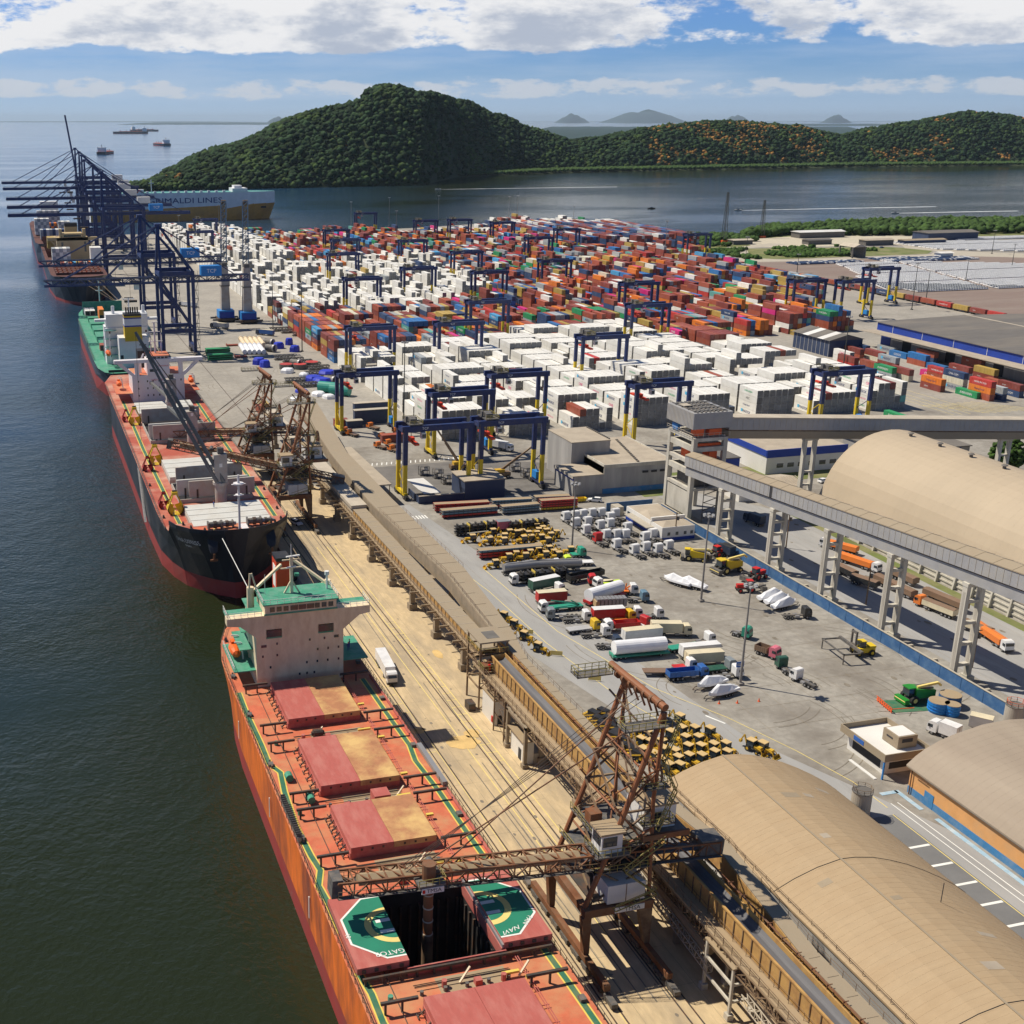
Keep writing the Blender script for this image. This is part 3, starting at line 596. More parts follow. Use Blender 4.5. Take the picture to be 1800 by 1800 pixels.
# ---- wide enclosed gallery beside it
g2 = thing('enclosed_gallery', 'wide enclosed conveyor gallery with flat dusty tan roof, narrowing towards the near belt', 'conveyor')
Lf = [(97, 420), (91, 350), (88.5, 300), (88.6, 290), (90, 240), (87.7, 206), (87.6, 150), (90.0, 130), (87.3, 106), (87.1, 60)]
Rt = [(104, 420), (96.2, 350), (95.2, 300), (95.2, 288), (95.2, 245), (92, 209), (89.4, 195), (89.5, 150), (92.2, 130), (89.6, 106), (89.5, 60)]
poly = Lf + Rt[::-1]
b = B('gallery roof').prism(poly, 11.8, 12.0)
for k in range(34):
    y = 204 + k * 6.4
    b.use('pier concrete').box(89.2 if y < 240 else 89, 92 if y < 240 else 95, y, y + .1, 12.0, 12.05) if y < 300 else None
for k in range(38): b.box(87.75, 89.3, 62 + k * 3.6 + .0, 62.1 + k * 3.6, 12.0, 12.04) if not 106 < 62 + k * 3.6 < 150 else None
part(b, 'roof', g2, fix=True)
def wall_strip(b, pts, z0, z1, t=.15):
    for p, q in zip(pts, pts[1:]):
        p = Vector((*p, 0)); q = Vector((*q, 0)); d = (q - p).normalized(); a = Vector((-d.y, d.x, 0)) * t / 2
        b.add([(v.x, v.y, z) for z in (z0, z1) for v in (p - a, q - a, q + a, p + a)], [(0, 3, 2, 1), (4, 5, 6, 7), (0, 1, 5, 4), (1, 2, 6, 5), (2, 3, 7, 6), (3, 0, 4, 7)])
b = B('pier concrete'); wall_strip(b, Lf[:6], 8.6, 11.8); wall_strip(b, Rt, 8.6, 11.8)
b.use('dusty orange'); wall_strip(b, Lf[5:], 8.8, 11.8)
for k in range(44): b.use('loader brown').box(86.95, 87.05, 61 + k * 3.2, 61.2 + k * 3.2, 9, 11.7)
part(b, 'side_wall', g2)
b = B('pier concrete').prism([(x + .2, y) for x, y in Lf] + [(x - .2, y) for x, y in Rt[::-1]], 8.3, 8.6); part(b, 'floor', g2, fix=True)
b = B('loader brown'); b.rail([(x - .1, y, 12.0) for x, y in Rt[5:]], 1.0, 2.4, 0.05); b.rail([(88.6, 290, 12.05), (90.1, 240, 12.05), (87.8, 206, 12.05)], .9, 3, .05); b.rail([(95, 245, 12.05), (95, 290, 12.05)], .9, 3, .05); part(b, 'handrail', g2)
for y in (405, 388, 371, 354, 338, 321, 304.5, 285.5, 268, 250, 230): pier(89.0 if y < 300 else 93, y, 1.3, 8.3, g2)
for y in (285.5, 268, 250): pier(94.2, y, 1.0, 8.3, g2)
b = B('wall grey').box(87.9, 92.5, 60, 138, 0, 8.2); b.use('pier concrete')
for k in range(20): b.box(87.55, 87.9, 61 + k * 4, 61.6 + k * 4, 0, 8.25)
b.use('dark gap')
for k in range(10): b.box(87.86, 87.9, 63 + k * 8, 65.4 + k * 8, .6, 7.4)
part(b, 'support_wall', g2)
# ---- transfer house with flat roof over the start of the open belt
th = thing('transfer_house', 'open steel transfer house with flat dusty roof at the head of the open belt', 'transfer house')
part(B('gallery roof').box(81.3, 87.4, 199.4, 206.5, 14.0, 14.3).use('soot').box(83.4, 86, 201, 204.5, 14.3, 14.33), 'roof', th)
b = B('loader brown')
for x in (81.6, 87.1):
    for y in (199.7, 206.2): b.box(x - .15, x + .15, y - .15, y + .15, 0, 14)
for z in (4.5, 9.2, 11.6):
    b.bar((81.6, 199.7, z), (87.1, 199.7, z), .25).bar((81.6, 199.7, z), (81.6, 206.2, z), .25).bar((87.1, 199.7, z), (87.1, 206.2, z), .25).bar((81.6, 206.2, z), (87.1, 206.2, z), .25)
b.bar((81.6, 199.7, 0), (87.1, 199.7, 4.5), .18).bar((81.6, 199.7, 9.2), (81.6, 206.2, 4.5), .18).bar((81.6, 199.7, 4.5), (87.1, 199.7, 9.2), .18); b.box(81.2, 86.2, 196.5, 199.6, 9.3, 9.45)
b.use('olive rail').rail([(81.2, 206, 12.05), (81.2, 199.5, 12.05), (82.2, 198.8, 12.05), (87, 198.8, 12.05)], 1.1, 1.2, .08).rail([(81.2, 199.6, 9.5), (81.2, 196.6, 9.5), (83, 196.6, 9.5)], 1.1, 1, .08)
part(b, 'frame', th)
b = B('loader rust').cyl(83.2, 198.4, 9.6, 10.9, .7).box(81.6, 82.8, 197.2, 199.2, 9.5, 10.4).use('machine grey').box(82.9, 84.4, 197.3, 199.3, 10.0, 10.7).use('tractor red').box(82.3, 82.7, 197, 197.4, 9.5, 10.7); part(b, 'drive_motor', th)
k1 = thing('switch_room', 'small dusty white switch room under the transfer house', 'building')
part(B('white wall').box(81.9, 85.2, 192.5, 198.6, 0, 5.2), 'wall', k1); part(B('dusty sheet').box(81.7, 85.4, 192.3, 198.8, 5.2, 5.4), 'roof', k1); part(B('dark gap').box(82.6, 83.5, 192.44, 192.5, 0, 2.1), 'door', k1)
part(B('tractor red').box(81.7, 81.9, 193, 193.5, .6, 1.8), 'hose_box', k1)
k2 = thing('concrete_frame_room', 'white walled room in an open concrete frame below the belt', 'building')
b = B('pier concrete')
for x in (81.3, 86.6):
    for y in (176.5, 184.5): b.box(x - .3, x + .3, y - .3, y + .3, 0, 8.0).box(x - .55, x + .55, y - .55, y + .55, 0, .8)
b.box(81.0, 86.9, 176.2, 176.8, 7.5, 8.05).box(81.0, 86.9, 184.2, 184.8, 7.5, 8.05).box(81.0, 81.6, 176.8, 184.2, 7.5, 8.05)
part(b, 'frame', k2)
part(B('white wall').box(81.7, 83.4, 177.4, 184, 0, 4.6).use('concrete').box(83.4, 86.4, 177.0, 184, 0, 2.2).use('dusty sheet').box(81.0, 84.2, 177, 184.5, 4.6, 4.75), 'wall', k2)
part(B('dark gap').box(81.64, 81.7, 179, 180.2, 0, 2.2), 'door', k2)
b = B('loader brown')
for k in range(5): b.bar((81.8, 190, k * 1.6), (81.8, 186.2, k * 1.6 + 1.6), .1) if k % 2 else b.bar((81.8, 186.2, k * 1.6), (81.8, 190, k * 1.6 + 1.6), .1)
for x in (81.2, 83.6):
    for y in (186, 191): b.bar((x, y, 0), (x, y, 8.4), .22)
b.bar((81.2, 186, 4), (83.6, 191, 8), .14).bar((83.6, 186, 0), (81.2, 191, 4), .14); b.use('dark steel').box(79.4, 80.8, 199.2, 201.6, 0, 1.6)
tag(b.build('access_stair'), 'rusty access stair and bracing under the conveyor by the switch room', 'stair')
sh = thing('pipe_shelter', 'low open shelter with dusty flat roof on grey posts beside the belt', 'shelter')
part(B('dusty sheet').add([(80.9, 110.3, 7.7), (84.9, 110.3, 8.1), (84.9, 117, 8.1), (80.9, 117, 7.7), (80.9, 110.3, 7.9), (84.9, 110.3, 8.3), (84.9, 117, 8.3), (80.9, 117, 7.9)], [(0, 3, 2, 1), (4, 5, 6, 7), (0, 1, 5, 4), (1, 2, 6, 5), (2, 3, 7, 6), (3, 0, 4, 7)]), 'roof', sh)
for x, y in ((81.2, 110.6), (81.2, 116.7), (84.6, 110.6), (84.6, 116.7)): part(B('pale concrete').cb(x, y, 0, .35, .35, 7.7).cb(x, y, 0, .9, .9, .9), 'post', sh)
b = B('pale concrete')
for z in (2.6, 5.2): b.bar((81.2, 110.6, z), (81.2, 116.7, z), .3).bar((81.2, 110.6, z), (84.6, 110.6, z), .3)
part(b, 'brace', sh)
tb = thing('tube_conveyor', 'closed dusty tube conveyor sloping down beside a lattice catwalk below the belt', 'conveyor')
b = B('dusty sheet')
for p, q in (((82.6, 150, 7), (82.6, 118, 4.6)), ((83.2, 110, 5.2), (83.2, 62, 1.6))):
    b.tube(p, q, 1.5, 12)
part(b, 'tube', tb)
b = B('pale sheet'); b.truss((81.4, 150, 5.4), (81.4, 116, 3.0), .8, 1.1, 1.5, .08); b.truss((81.9, 109, 4.0), (81.9, 62, .5), .8, 1.1, 1.5, .08); part(b, 'catwalk', tb)
b = B('pier concrete')
for y, z in ((142, 5), (126, 3.8), (96, 3), (80, 1.8)): b.cb(82.6, y, 0, .9, .6, z)
part(b, 'pedestal', tb)
lc = thing('low_canopy', 'low flat beige canopy on thin posts beside the far gallery', 'canopy')
part(B('beige roof').add([(100.7, 332.5, 5.7), (105.2, 332.5, 5.7), (105.2, 377.5, 5.7), (100.7, 377.5, 5.7), (100.7, 332.5, 6.1), (105.2, 332.5, 6.1), (105.2, 377.5, 6.1), (100.7, 377.5, 6.1)], [(0, 3, 2, 1), (4, 5, 6, 7), (0, 1, 5, 4), (1, 2, 6, 5), (2, 3, 7, 6), (3, 0, 4, 7)]), 'roof', lc)
for y in (333.5, 344, 355, 366, 376.5):
    for x in (101, 104.9): part(B('loader brown').cb(x, y, 0, .2, .2, 5.7), 'post', lc)
# ---- arched warehouses
def arch(name, label, prof, y0, y1, roofm, wallm, seams=4.0, split=None):
    t = thing(name, label, 'warehouse')
    n = len(prof); b = B(roofm)
    outer = [(x, z) for x, z in prof]; inner = [(x + (.12 if i < n / 2 else -.12) * 0, z - .3) for i, (x, z) in enumerate(prof)]
    b.loft([[(x, y, z) for x, z in outer] + [(x, y, z) for x, z in inner[::-1]] for y in (y0, y1)], cap=True)
    part(b, 'roof', t, fix=True)
    # raised seams across the roof and the ridge cap
    b = B(roofm)
    yy = y0
    while yy < y1:
        for (x0, z0), (x1, z1) in zip(prof, prof[1:]): b.bar((x0, yy, z0), (x1, yy, z1), .06, .018)
        yy += seams
    part(b, 'roof_seam', t)
    return t
def arc(x0, z0, xr, zr, n=10, pw=1.0):
    return [(x0 + (xr - x0) * (1 - math.cos(a)), z0 + (zr - z0) * math.sin(a) ** pw) for a in [math.pi / 2 * i / n for i in range(n + 1)]]
P1 = [(94.4, 8.9), (95.6, 9.5), (97.5, 10.4), (101, 11.6), (104.7, 12.3), (107, 12.15), (110, 11.6), (113, 10.6), (116, 9.4), (119, 7.9), (122, 6.2), (125, 4.3), (127.2, 2.6)]
mat('arch tan', (0.40, 0.295, 0.18), 0.75, var=0.06, vscale=1.2, dirt=(0.37, 0.26, 0.15), damt=0.5, dscale=0.25, stretch=(0.35, 1.6, 1))
w1 = arch('arched_warehouse', 'long tan arched-roof warehouse in the right foreground beside the open conveyor belt', P1, 55, 152, 'arch tan', 'wall grey', 1.15)
b = B('wall grey').box(94.6, 94.9, 55.2, 151.8, 0, 8.7).box(126.7, 127.0, 55.2, 151.8, 0, 2.4)
b.extr([(x + (.4 if i == 0 else (-.4 if i == len(P1) - 1 else 0)), z - .35) for i, (x, z) in enumerate(P1)] + [(126.6, 0), (94.8, 0)], 151.2, 151.6)
part(b, 'wall', w1, fix=True)
b = B('gallery roof').bar((104.7, 55, 12.36), (104.7, 152.05, 12.36), .3, .08)
part(b, 'ridge_cap', w1)
for y in (92, 122):
    b = B('dark gap')
    for (x0, z0), (x1, z1) in zip(P1, P1[1:]): b.bar((x0, y, z0 + .05), (x1, y, z1 + .05), .05, .05)
    part(b, 'cross_cable', w1)
r1 = random.Random(8)
for _ in range(26):
    y = r1.uniform(62, 148); i = r1.randrange(2, 9); (xa, za), (xb, zb_) = P1[i], P1[i + 1]; f = r1.uniform(0, .5); b = B(r1.choice(['gallery roof', 'arch tan', 'beige roof'])).bar((xa + (xb - xa) * f, y, za + (zb_ - za) * f + .01), (xb, y, zb_ + .01), r1.uniform(.8, 1.6), .014); part(b, 'roof_patch', w1)
b = B('dark gap')
for y in (112, 84): b.bar((113, y, 10.6), (113, y, 13.6), .08)
part(b, 'lightning_rod', w1)
b = B('loader brown'); b.rail([(94.7, 60, 9.2), (94.7, 150, 9.2)], .7, 2.6, .05); part(b, 'eave_stanchion', w1)
P2 = [(217.8, 4.6)] + arc(219.0, 1.5, 240.5, 25.4, 12, .82)[3:]
P2 = P2 + [(481 - x, z) for x, z in P2[::-1][1:]]
mat('arch beige', (0.43, 0.35, 0.25), 0.7, var=0.06, vscale=0.05, dirt=(0.47, 0.38, 0.27), damt=0.5, dscale=0.06, stretch=(0.4, 1.5, 1))
w2 = arch('high_arched_warehouse', 'high beige barrel-vaulted warehouse with ridge vents beyond the elevated gallery', P2, 60, 285, 'arch beige', 'pale concrete', 2.2)
b = B('wall grey').extr([(x, z - .35) for x, z in P2] + [(263, 0), (218, 0)], 283.6, 284.4)
part(b, 'end_wall', w2, fix=True)
b = B('pale concrete').box(218.0, 218.6, 60, 284, 0, 4.6)
for k in range(3): b.box(217.75, 218.0, 60, 284, .8 + k * 1.3, 1.15 + k * 1.3)
part(b, 'side_wall', w2)
b = B('pale concrete')
for k in range(38):
    y = 63 + k * 5.9; b.add([(217.0, y, 0), (218, y, 0), (218, y, 4.4), (217.6, y, 4.4), (217.0, y + .5, 0), (218, y + .5, 0), (218, y + .5, 4.4), (217.6, y + .5, 4.4)], [(0, 3, 2, 1), (4, 5, 6, 7), (0, 1, 5, 4), (1, 2, 6, 5), (2, 3, 7, 6), (3, 0, 4, 7)])
part(b, 'buttress', w2)
for k in range(14):
    part(B('dark roof').cyl(240.5, 277 - k * 11.5, 25.3, 26.2, .45, n=10).cyl(240.5, 277 - k * 11.5, 26.2, 26.5, .9, .5, n=10), 'ridge_vent', w2)
part(B('pale sheet').add([(226.2, y, z) for y, z in ((256, 13.2), (268, 13.2))] + [(223.2, 268, 8.3), (223.2, 256, 8.3)], [(0, 1, 2, 3)]), 'roof_patch', w2)
P3 = [(141.0, 5.1), (142.6, 6.5), (144.3, 7.6), (147, 8.8), (150.2, 9.7), (155.6, 10.7), (161, 10.9), (168, 10.2), (175, 8)]
mat('arch brown', (0.30, 0.245, 0.19), 0.8, var=0.08, vscale=0.1, dirt=(0.38, 0.32, 0.25), damt=0.5, dscale=0.12, stretch=(1, .25, 1))
w3 = arch('orange_walled_warehouse', 'brown arched-roof warehouse with orange wall and blue base at the right edge', P3, 60, 152, 'arch brown', 'wall orange', 1.4)
b = B('wall orange').box(141.6, 142.0, 60, 151.5, 1.3, 4.4).extr([(x + (.6 if i == 0 else 0), z - .4) for i, (x, z) in enumerate(P3)] + [(175, 0), (141.7, 0)], 150.9, 151.4)
b.use('stripe blue').box(141.55, 142.0, 60, 151.55, 0, 1.3)
b.use('dark gap').box(141.65, 142.0, 60, 151.5, 4.4, 5.2); b.use('dirt road').box(141.5, 141.7, 60, 148, 4.3, 4.5)
part(b, 'wall', w3, fix=True)
part(B('stripe blue').box(141.5, 141.56, 145.5, 147.6, 0, 2.6), 'door', w3)
b = B('loader rust').tube((141.3, 150.8, 0), (141.3, 150.8, 5), .2).tube((141.3, 149.8, 4), (141.3, 147, 4), .15); part(b, 'downpipe', w3)
for y in (88.5,): part(B('mark white').add([(141.5, y, 2.6), (141.5, y - 1, 2.6), (141.5, y - 1, 3.6), (141.5, y, 3.6)], [(0, 1, 2, 3)]).use('tractor red').add([(141.48, y - .2, 2.8), (141.48, y - .8, 2.8), (141.48, y - .8, 3.4), (141.48, y - .2, 3.4)], [(0, 1, 2, 3)]), 'speed_sign', w3)
sl = thing('concrete_silo', 'small round concrete tank with dished top at the warehouse corner by the crosswalk', 'tank')
part(B('concrete').cyl(129.0, 147.6, 0, 4.4, 1.6, n=28), 'shell', sl); part(B('dark roof').cyl(129.0, 147.6, 4.4, 4.5, 1.7, n=28).use('loader brown').rail([(129 + 1.6 * math.cos(a), 147.6 + 1.6 * math.sin(a), 4.5) for a in [i * .7 for i in range(10)]], .7, 1.2, .05), 'top', sl)
c = G(1777, 1285); sl = thing('concrete_silo', 'round concrete tank with railing at the end of the blue wall', 'tank')
part(B('concrete').cyl(c.x, c.y, 0, 5.4, 1.7, n=28), 'shell', sl); part(B('dark roof').cyl(c.x, c.y, 5.4, 5.5, 1.75, n=28).use('barrier orange').rail([(c.x + 1.6 * math.cos(a), c.y + 1.6 * math.sin(a), 5.5) for a in [i * .7 for i in range(10)]], .9, 1.2, .06), 'top', sl)
# ---- tower and the two high galleries
tw = thing('transfer_tower', 'tall open concrete transfer tower with grey sheet cabin on top', 'tower')
b = B('pale concrete')
cs = [(182.4, 293.6), (192, 293.6), (182.4, 306.5), (192, 306.5)]
for x, y in cs: b.cb(x, y, 0, 1.25, 1.25, 24.6)
for z, h_ in ((9.0, .9), (13.6, 1.6), (16.8, 1.0), (20.6, 1.6), (23.6, 1.2)):
    b.box(181.9, 182.9, 294.2, 305.9, z, z + h_).box(191.5, 192.5, 294.2, 305.9, z, z + h_).box(183, 191.4, 293.1, 294.0, z, z + h_ * .8).box(183, 191.4, 306, 307, z, z + h_ * .8)
for z in (9.0, 13.8, 17, 20.8, 23.8): b.box(183, 191.4, 294.1, 306, z, z + .3)
b.box(182.1, 182.6, 294.2, 305.9, 1.6, 8.6)
b.use('machine grey').box(184, 190, 296, 304, 9.3, 12.6)
part(b, 'frame', tw)
b = B('grey sheet').box(180.9, 193.2, 292.6, 307.2, 27.4, 32.0)
for k in range(20): b.use('pale sheet').box(180.82, 180.9, 293 + k * .72, 293.1 + k * .72, 27.5, 31.9)
for k in range(8): b.use('machine grey').box(182 + k * 1.3, 182.5 + k * 1.3, 293, 306.8, 32.0, 32.25)
for k in range(4): b.box(181.5, 192.8, 294 + k * 3.4, 294.4 + k * 3.4, 32.25, 32.4)
b.use('pale sheet').box(182, 184.5, 300, 303, 32.4, 32.6)
part(b, 'cabin', tw)
b = B('barrier orange').box(183, 185.4, 294, 297, 25, 27.2).box(187, 191, 294, 296, 25, 26.8).box(184, 186, 299, 303, 17.3, 19.6).box(188, 190.5, 294.5, 298, 17.3, 20).tube((183.5, 294.2, 22.4), (191, 294.2, 22.4), .9).use('bright blue').box(181.6, 182.4, 302, 305, 25.0, 26.8)
part(b, 'machinery', tw)
b = B('pale sheet').rail([(181.2, 307, 24.8), (181.2, 292.9, 24.8), (193, 292.9, 24.8)], 1.2, 1.6, .08); part(b, 'handrail', tw)
b = B('machine grey')
for k in range(12): b.bar((186, 292, k * 1.15), (190, 292, k * 1.15 + 1.15), .3, .12) if k % 2 else b.bar((190, 292, k * 1.15), (186, 292, k * 1.15 + 1.15), .3, .12)
for x in (185.6, 190.4): b.bar((x, 291.6, 0), (x, 291.6, 14), .16)
part(b, 'stair', tw)
part(B('pale concrete').box(183.1, 183.3, 293.9, 306, 0, 7.6), 'panel', tw)
v1 = thing('high_gallery', 'elevated grey sheeted conveyor gallery crossing the right side on ladder-shaped concrete trestles', 'conveyor gallery')
def zt(y): return 20.6 + (287 - y) * 0.0704
def sloped(b, x0, x1, y0, y1, za, zb, f):
    vs = [(x, y, f(y) + z) for y in (y0, y1) for x, z in ((x0, za), (x1, za), (x1, zb), (x0, zb))]
    return b.add(vs, [(0, 1, 2, 3), (7, 6, 5, 4), (0, 4, 5, 1), (1, 5, 6, 2), (2, 6, 7, 3), (3, 7, 4, 0)])
b = B('gallery roof')
vs = []; 
for y in (60, 293): vs += [(179.3, y, zt(y) + .02), (181.8, y, zt(y) + .75), (184.3, y, zt(y) + .02), (184.3, y, zt(y) - .2), (181.8, y, zt(y) + .5), (179.3, y, zt(y) - .2)]
b.add(vs, [(i, (i + 1) % 6, 6 + (i + 1) % 6, 6 + i) for i in range(6)] + [(5, 4, 3, 2, 1, 0), (6, 7, 8, 9, 10, 11)])
for k in range(47): 
    y = 62 + k * 4.9; b.bar((179.3, y, zt(y) + .05), (181.8, y, zt(y) + .78), .12, .06).bar((181.8, y, zt(y) + .78), (184.3, y, zt(y) + .05), .12, .06)
part(b, 'roof', v1, fix=True)
b = B('grey sheet'); sloped(b, 179.45, 184.1, 60, 293, -3.2, -.15, zt)
b.use('pale sheet')
for k in range(130): 
    y = 61 + k * 1.78; b.bar((179.42, y, zt(y) - 3.1), (179.42, y, zt(y) - .2), .05)
b.use('dark gap'); sloped(b, 179.40, 179.46, 251.6, 252.6, -3.15, -.3, zt)
part(b, 'sheeting', v1)
b = B('loader brown'); sloped(b, 180.0, 183.6, 60, 293, -3.6, -3.2, zt); b.use('grey sheet'); sloped(b, 179.9, 183.7, 60, 293, -5.9, -3.6, zt); part(b, 'girder', v1)
for y, rot in ((274.3, 0), (251, 0), (229.5, 0), (207.8, 0), (185.6, 0), (164, 0), (142, 0), (120, 0)):
    h_ = zt(y) - 5.9; b = B('pale concrete'); W_ = 3.6
    for s in (-1, 1):
        b.box(181.8 + s * W_ / 2 - .45, 181.8 + s * W_ / 2 + .45, y - .65, y + .65, 0, h_ - .8); b.use('concrete').box(181.8 + s * W_ / 2 - .47, 181.8 + s * W_ / 2 - .45, y - .3, y + .3, 1.5, h_ - 2).use('pale concrete')
    b.box(181.8 - W_ / 2 - .55, 181.8 + W_ / 2 + .55, y - .8, y + .8, h_ - .8, h_)
    n_ = 3 if h_ < 14 else 4
    for k in range(n_): zz_ = 3.4 + (h_ - 6) * k / (n_ - .6); b.box(181.8 - W_ / 2 + .45, 181.8 + W_ / 2 - .45, y - .45, y + .45, zz_, zz_ + .6)
    b.box(183.0, 184.6, y - 1.1, y + 1.1, 0, 1.1)
    part(b, 'trestle', v1)
v2 = thing('high_gallery', 'straight grey conveyor gallery running level behind the vaulted warehouse to the tower', 'conveyor gallery')
def zu(x): return 30.0 - (x - 192) * 0.071
b = B('pale sheet'); vs = []
def slx(b, x0, x1, y0, y1, za, zb):
    vs = [(x, y, zu(x) + z) for x in (x0, x1) for y, z in ((y0, za), (y1, za), (y1, zb), (y0, zb))]
    return b.add(vs, [(3, 2, 1, 0), (4, 5, 6, 7), (0, 1, 5, 4), (1, 2, 6, 5), (2, 3, 7, 6), (3, 0, 4, 7)])
slx(b, 193.3, 330, 293.6, 298.4, -.2, 0.1); b2 = part(b, 'roof', v2)
b = B('grey sheet'); slx(b, 193.3, 330, 293.9, 298.1, -3.6, -.2)
b.use('pale sheet')
for k in range(76): x = 194 + k * 1.78; b.bar((x, 293.88, zu(x) - 3.5), (x, 293.88, zu(x) - .3), .05)
part(b, 'sheeting', v2); b = B('loader brown'); slx(b, 193.3, 330, 294.2, 297.8, -4.0, -3.6); b.use('gallery roof'); slx(b, 193.3, 330, 294.0, 298, -6.2, -4.0); part(b, 'girder', v2)
for x in (222, 250, 292):
    h_ = zu(x) - 6.3; b = B('pale concrete')
    for s in (-1, 1): b.box(x + s * 1.7 - .45, x + s * 1.7 + .45, 295.3, 296.6, 0, h_ - .6)
    b.box(x - 2.3, x + 2.3, 295.1, 296.8, h_ - .7, h_)
    for k in range(3): b.box(x - 1.25, x + 1.25, 295.5, 296.4, 3 + k * 4, 3.5 + k * 4)
    part(b, 'trestle', v2)
# ---- concrete grain intake building, workshops, offices
cp = thing('concrete_plant', 'low concrete plant with beige flat roofs and a taller block before the reefer stacks', 'building')
b = B('wall grey').box(171, 194.6, 324.6, 356, 0, 8.6).box(161, 171, 324.6, 338, 0, 6.2).box(166.5, 179.8, 338.2, 356, 0, 13.0)
b.use('pale concrete').box(171, 171.3, 324.4, 338.2, 6.2, 9.4).box(171, 194.8, 324.3, 324.6, 8.2, 9.3).box(194.6, 194.9, 324.6, 356, 8.2, 9.3).use('stripe blue').box(171, 194.7, 324.42, 324.6, 0, 1.6)
part(b, 'wall', cp)
b = B('beige roof').box(171.3, 194.6, 324.6, 338, 8.6, 9.0).box(180, 194.6, 338, 356, 8.6, 9.0).box(160.8, 171, 324.5, 338, 6.2, 6.4).box(166.4, 180, 338.1, 356.1, 13.0, 13.25)
b.use('concrete').box(160.6, 160.8, 324.3, 338, 5.6, 6.5)
for k in range(16): b.use('dark roof').box(183 + .4 * k, 183.7 + .4 * k, 326 + k * 1.7, 326.7 + k * 1.7, 9.0, 9.4)
for k in range(14): b.box(179.6, 180.1, 339 + k * 1.2, 339.6 + k * 1.2, 13.25, 13.6)
part(b, 'roof', cp)
b = B('dark gap')
for x in (184.2, 187.2, 190.2): b.box(x, x + 2, 324.36, 324.42, 5.8, 6.5)
part(b, 'window', cp)
part(B('fascia blue').add([(160.9, 324.2, 5.0), (160.9, 338, 5.0), (160.9, 338, 6.3), (160.9, 324.2, 6.3)], [(0, 1, 2, 3)]), 'fascia', cp)
dsd = thing('workshop_shed', 'dark blue sheet workshop with beige roof and lean-to by the flatbed trailers', 'shed')
part(B('dark blue sheet').box(127.6, 140.6, 329.6, 341, 0, 5.8), 'wall', dsd); part(B('beige roof').box(127.3, 140.9, 329.3, 341.3, 5.8, 6.1), 'roof', dsd)
b = B('dark blue sheet').box(113, 127.5, 329.6, 330, 0, 2.3).box(113, 113.3, 330, 340, 0, 2.0); b.use('beige roof').box(113, 127.5, 329.4, 330.2, 2.3, 2.45); part(b, 'yard_fence', dsd)
part(B('white paint').add([(115, 331, 2.6), (120.5, 331, 2.6), (118.5, 342, 4.2), (113, 342, 4.2), (115, 331, 2.7), (120.5, 331, 2.7), (118.5, 342, 4.3), (113, 342, 4.3)], [(0, 3, 2, 1), (4, 5, 6, 7), (0, 1, 5, 4), (1, 2, 6, 5), (2, 3, 7, 6), (3, 0, 4, 7)]), 'awning', dsd)
of = thing('white_office', 'single-storey white office with blue base and hipped beige roof below the transfer tower', 'building')
b = B('white wall').box(166.3, 176.3, 279.8, 286, 0, 3.9).box(166.3, 176.3, 286.2, 300.3, 0, 3.9).box(166.2, 176.5, 285.6, 286.2, 3.9, 5.0)
b.use('fascia blue').box(166.22, 176.4, 279.7, 286, 0, .9).box(166.22, 166.3, 286.2, 300.3, 0, .9); part(b, 'wall', of)
b = B('beige roof')
for y0, y1 in ((280, 285.6), (286.3, 300)): b.add([(166.5, y0, 3.92), (176.2, y0, 3.92), (176.2, y1, 3.92), (166.5, y1, 3.92), (169, (y0 + y1) / 2, 4.7), (173.8, (y0 + y1) / 2, 4.7)], [(0, 1, 5, 4), (1, 2, 5), (2, 3, 4, 5), (3, 0, 4)])
part(b, 'roof', of)
for y in (288, 290.4, 292.8, 296, 298): part(B('glass').box(166.22, 166.3, y, y + 1.5, 1.6, 2.7), 'window', of)
for x in (168, 170.5, 173, 175): part(B('glass').box(x, x + .8, 279.72, 279.8, 1.5, 2.4), 'window', of)
part(B('dirt road').box(163.8, 166.2, 284, 297, 2.6, 2.8), 'awning', of)
tag(B('dirt road').box(164.8, 167.2, 303.5, 307, 0, 2.6).use('steel').box(164.76, 164.8, 304, 305, 0, 2).build('switch_cabinet'), 'small beige concrete cabin behind the white office', 'cabin')
gh = thing('gate_building', 'small flat-roofed gate building with parapet and beige rooftop box', 'building')
b = B('white wall').box(141.4, 148.6, 157.6, 167.4, 0, 3.4); b.use('dark gap').box(141.35, 141.4, 158.5, 166, .8, 2.6).box(142.5, 147.5, 157.55, 157.6, .9, 2.2); part(b, 'wall', gh)
b = B('gallery roof').box(139.9, 140.1, 155.9, 168, 3.5, 4.9).box(140.1, 149.6, 155.9, 156.1, 3.5, 4.9).box(149.6, 149.8, 156.1, 168, 3.5, 4.9).box(140.1, 149.6, 167.8, 168, 3.5, 4.9).box(144.6, 148.6, 158.6, 162.6, 4.0, 6.3); part(b, 'parapet', gh)
part(B('white wall').box(140.1, 149.6, 156.1, 167.8, 3.5, 3.9).box(144.9, 148.3, 158.9, 162.3, 6.3, 6.35).use('dark gap').box(145.4, 147.6, 158.55, 158.6, 5.1, 5.8).box(144.55, 144.6, 160, 161.6, 5.2, 5.5), 'roof', gh)
part(B('sign blue').box(139.84, 139.9, 161.5, 164.2, 3.8, 4.6), 'sign', gh)
part(B('bright blue').box(140, 140.25, 156, 156.25, 0, 3.5).use('white paint').box(138.8, 139.4, 156.5, 163.5, 0, .12), 'column', gh)
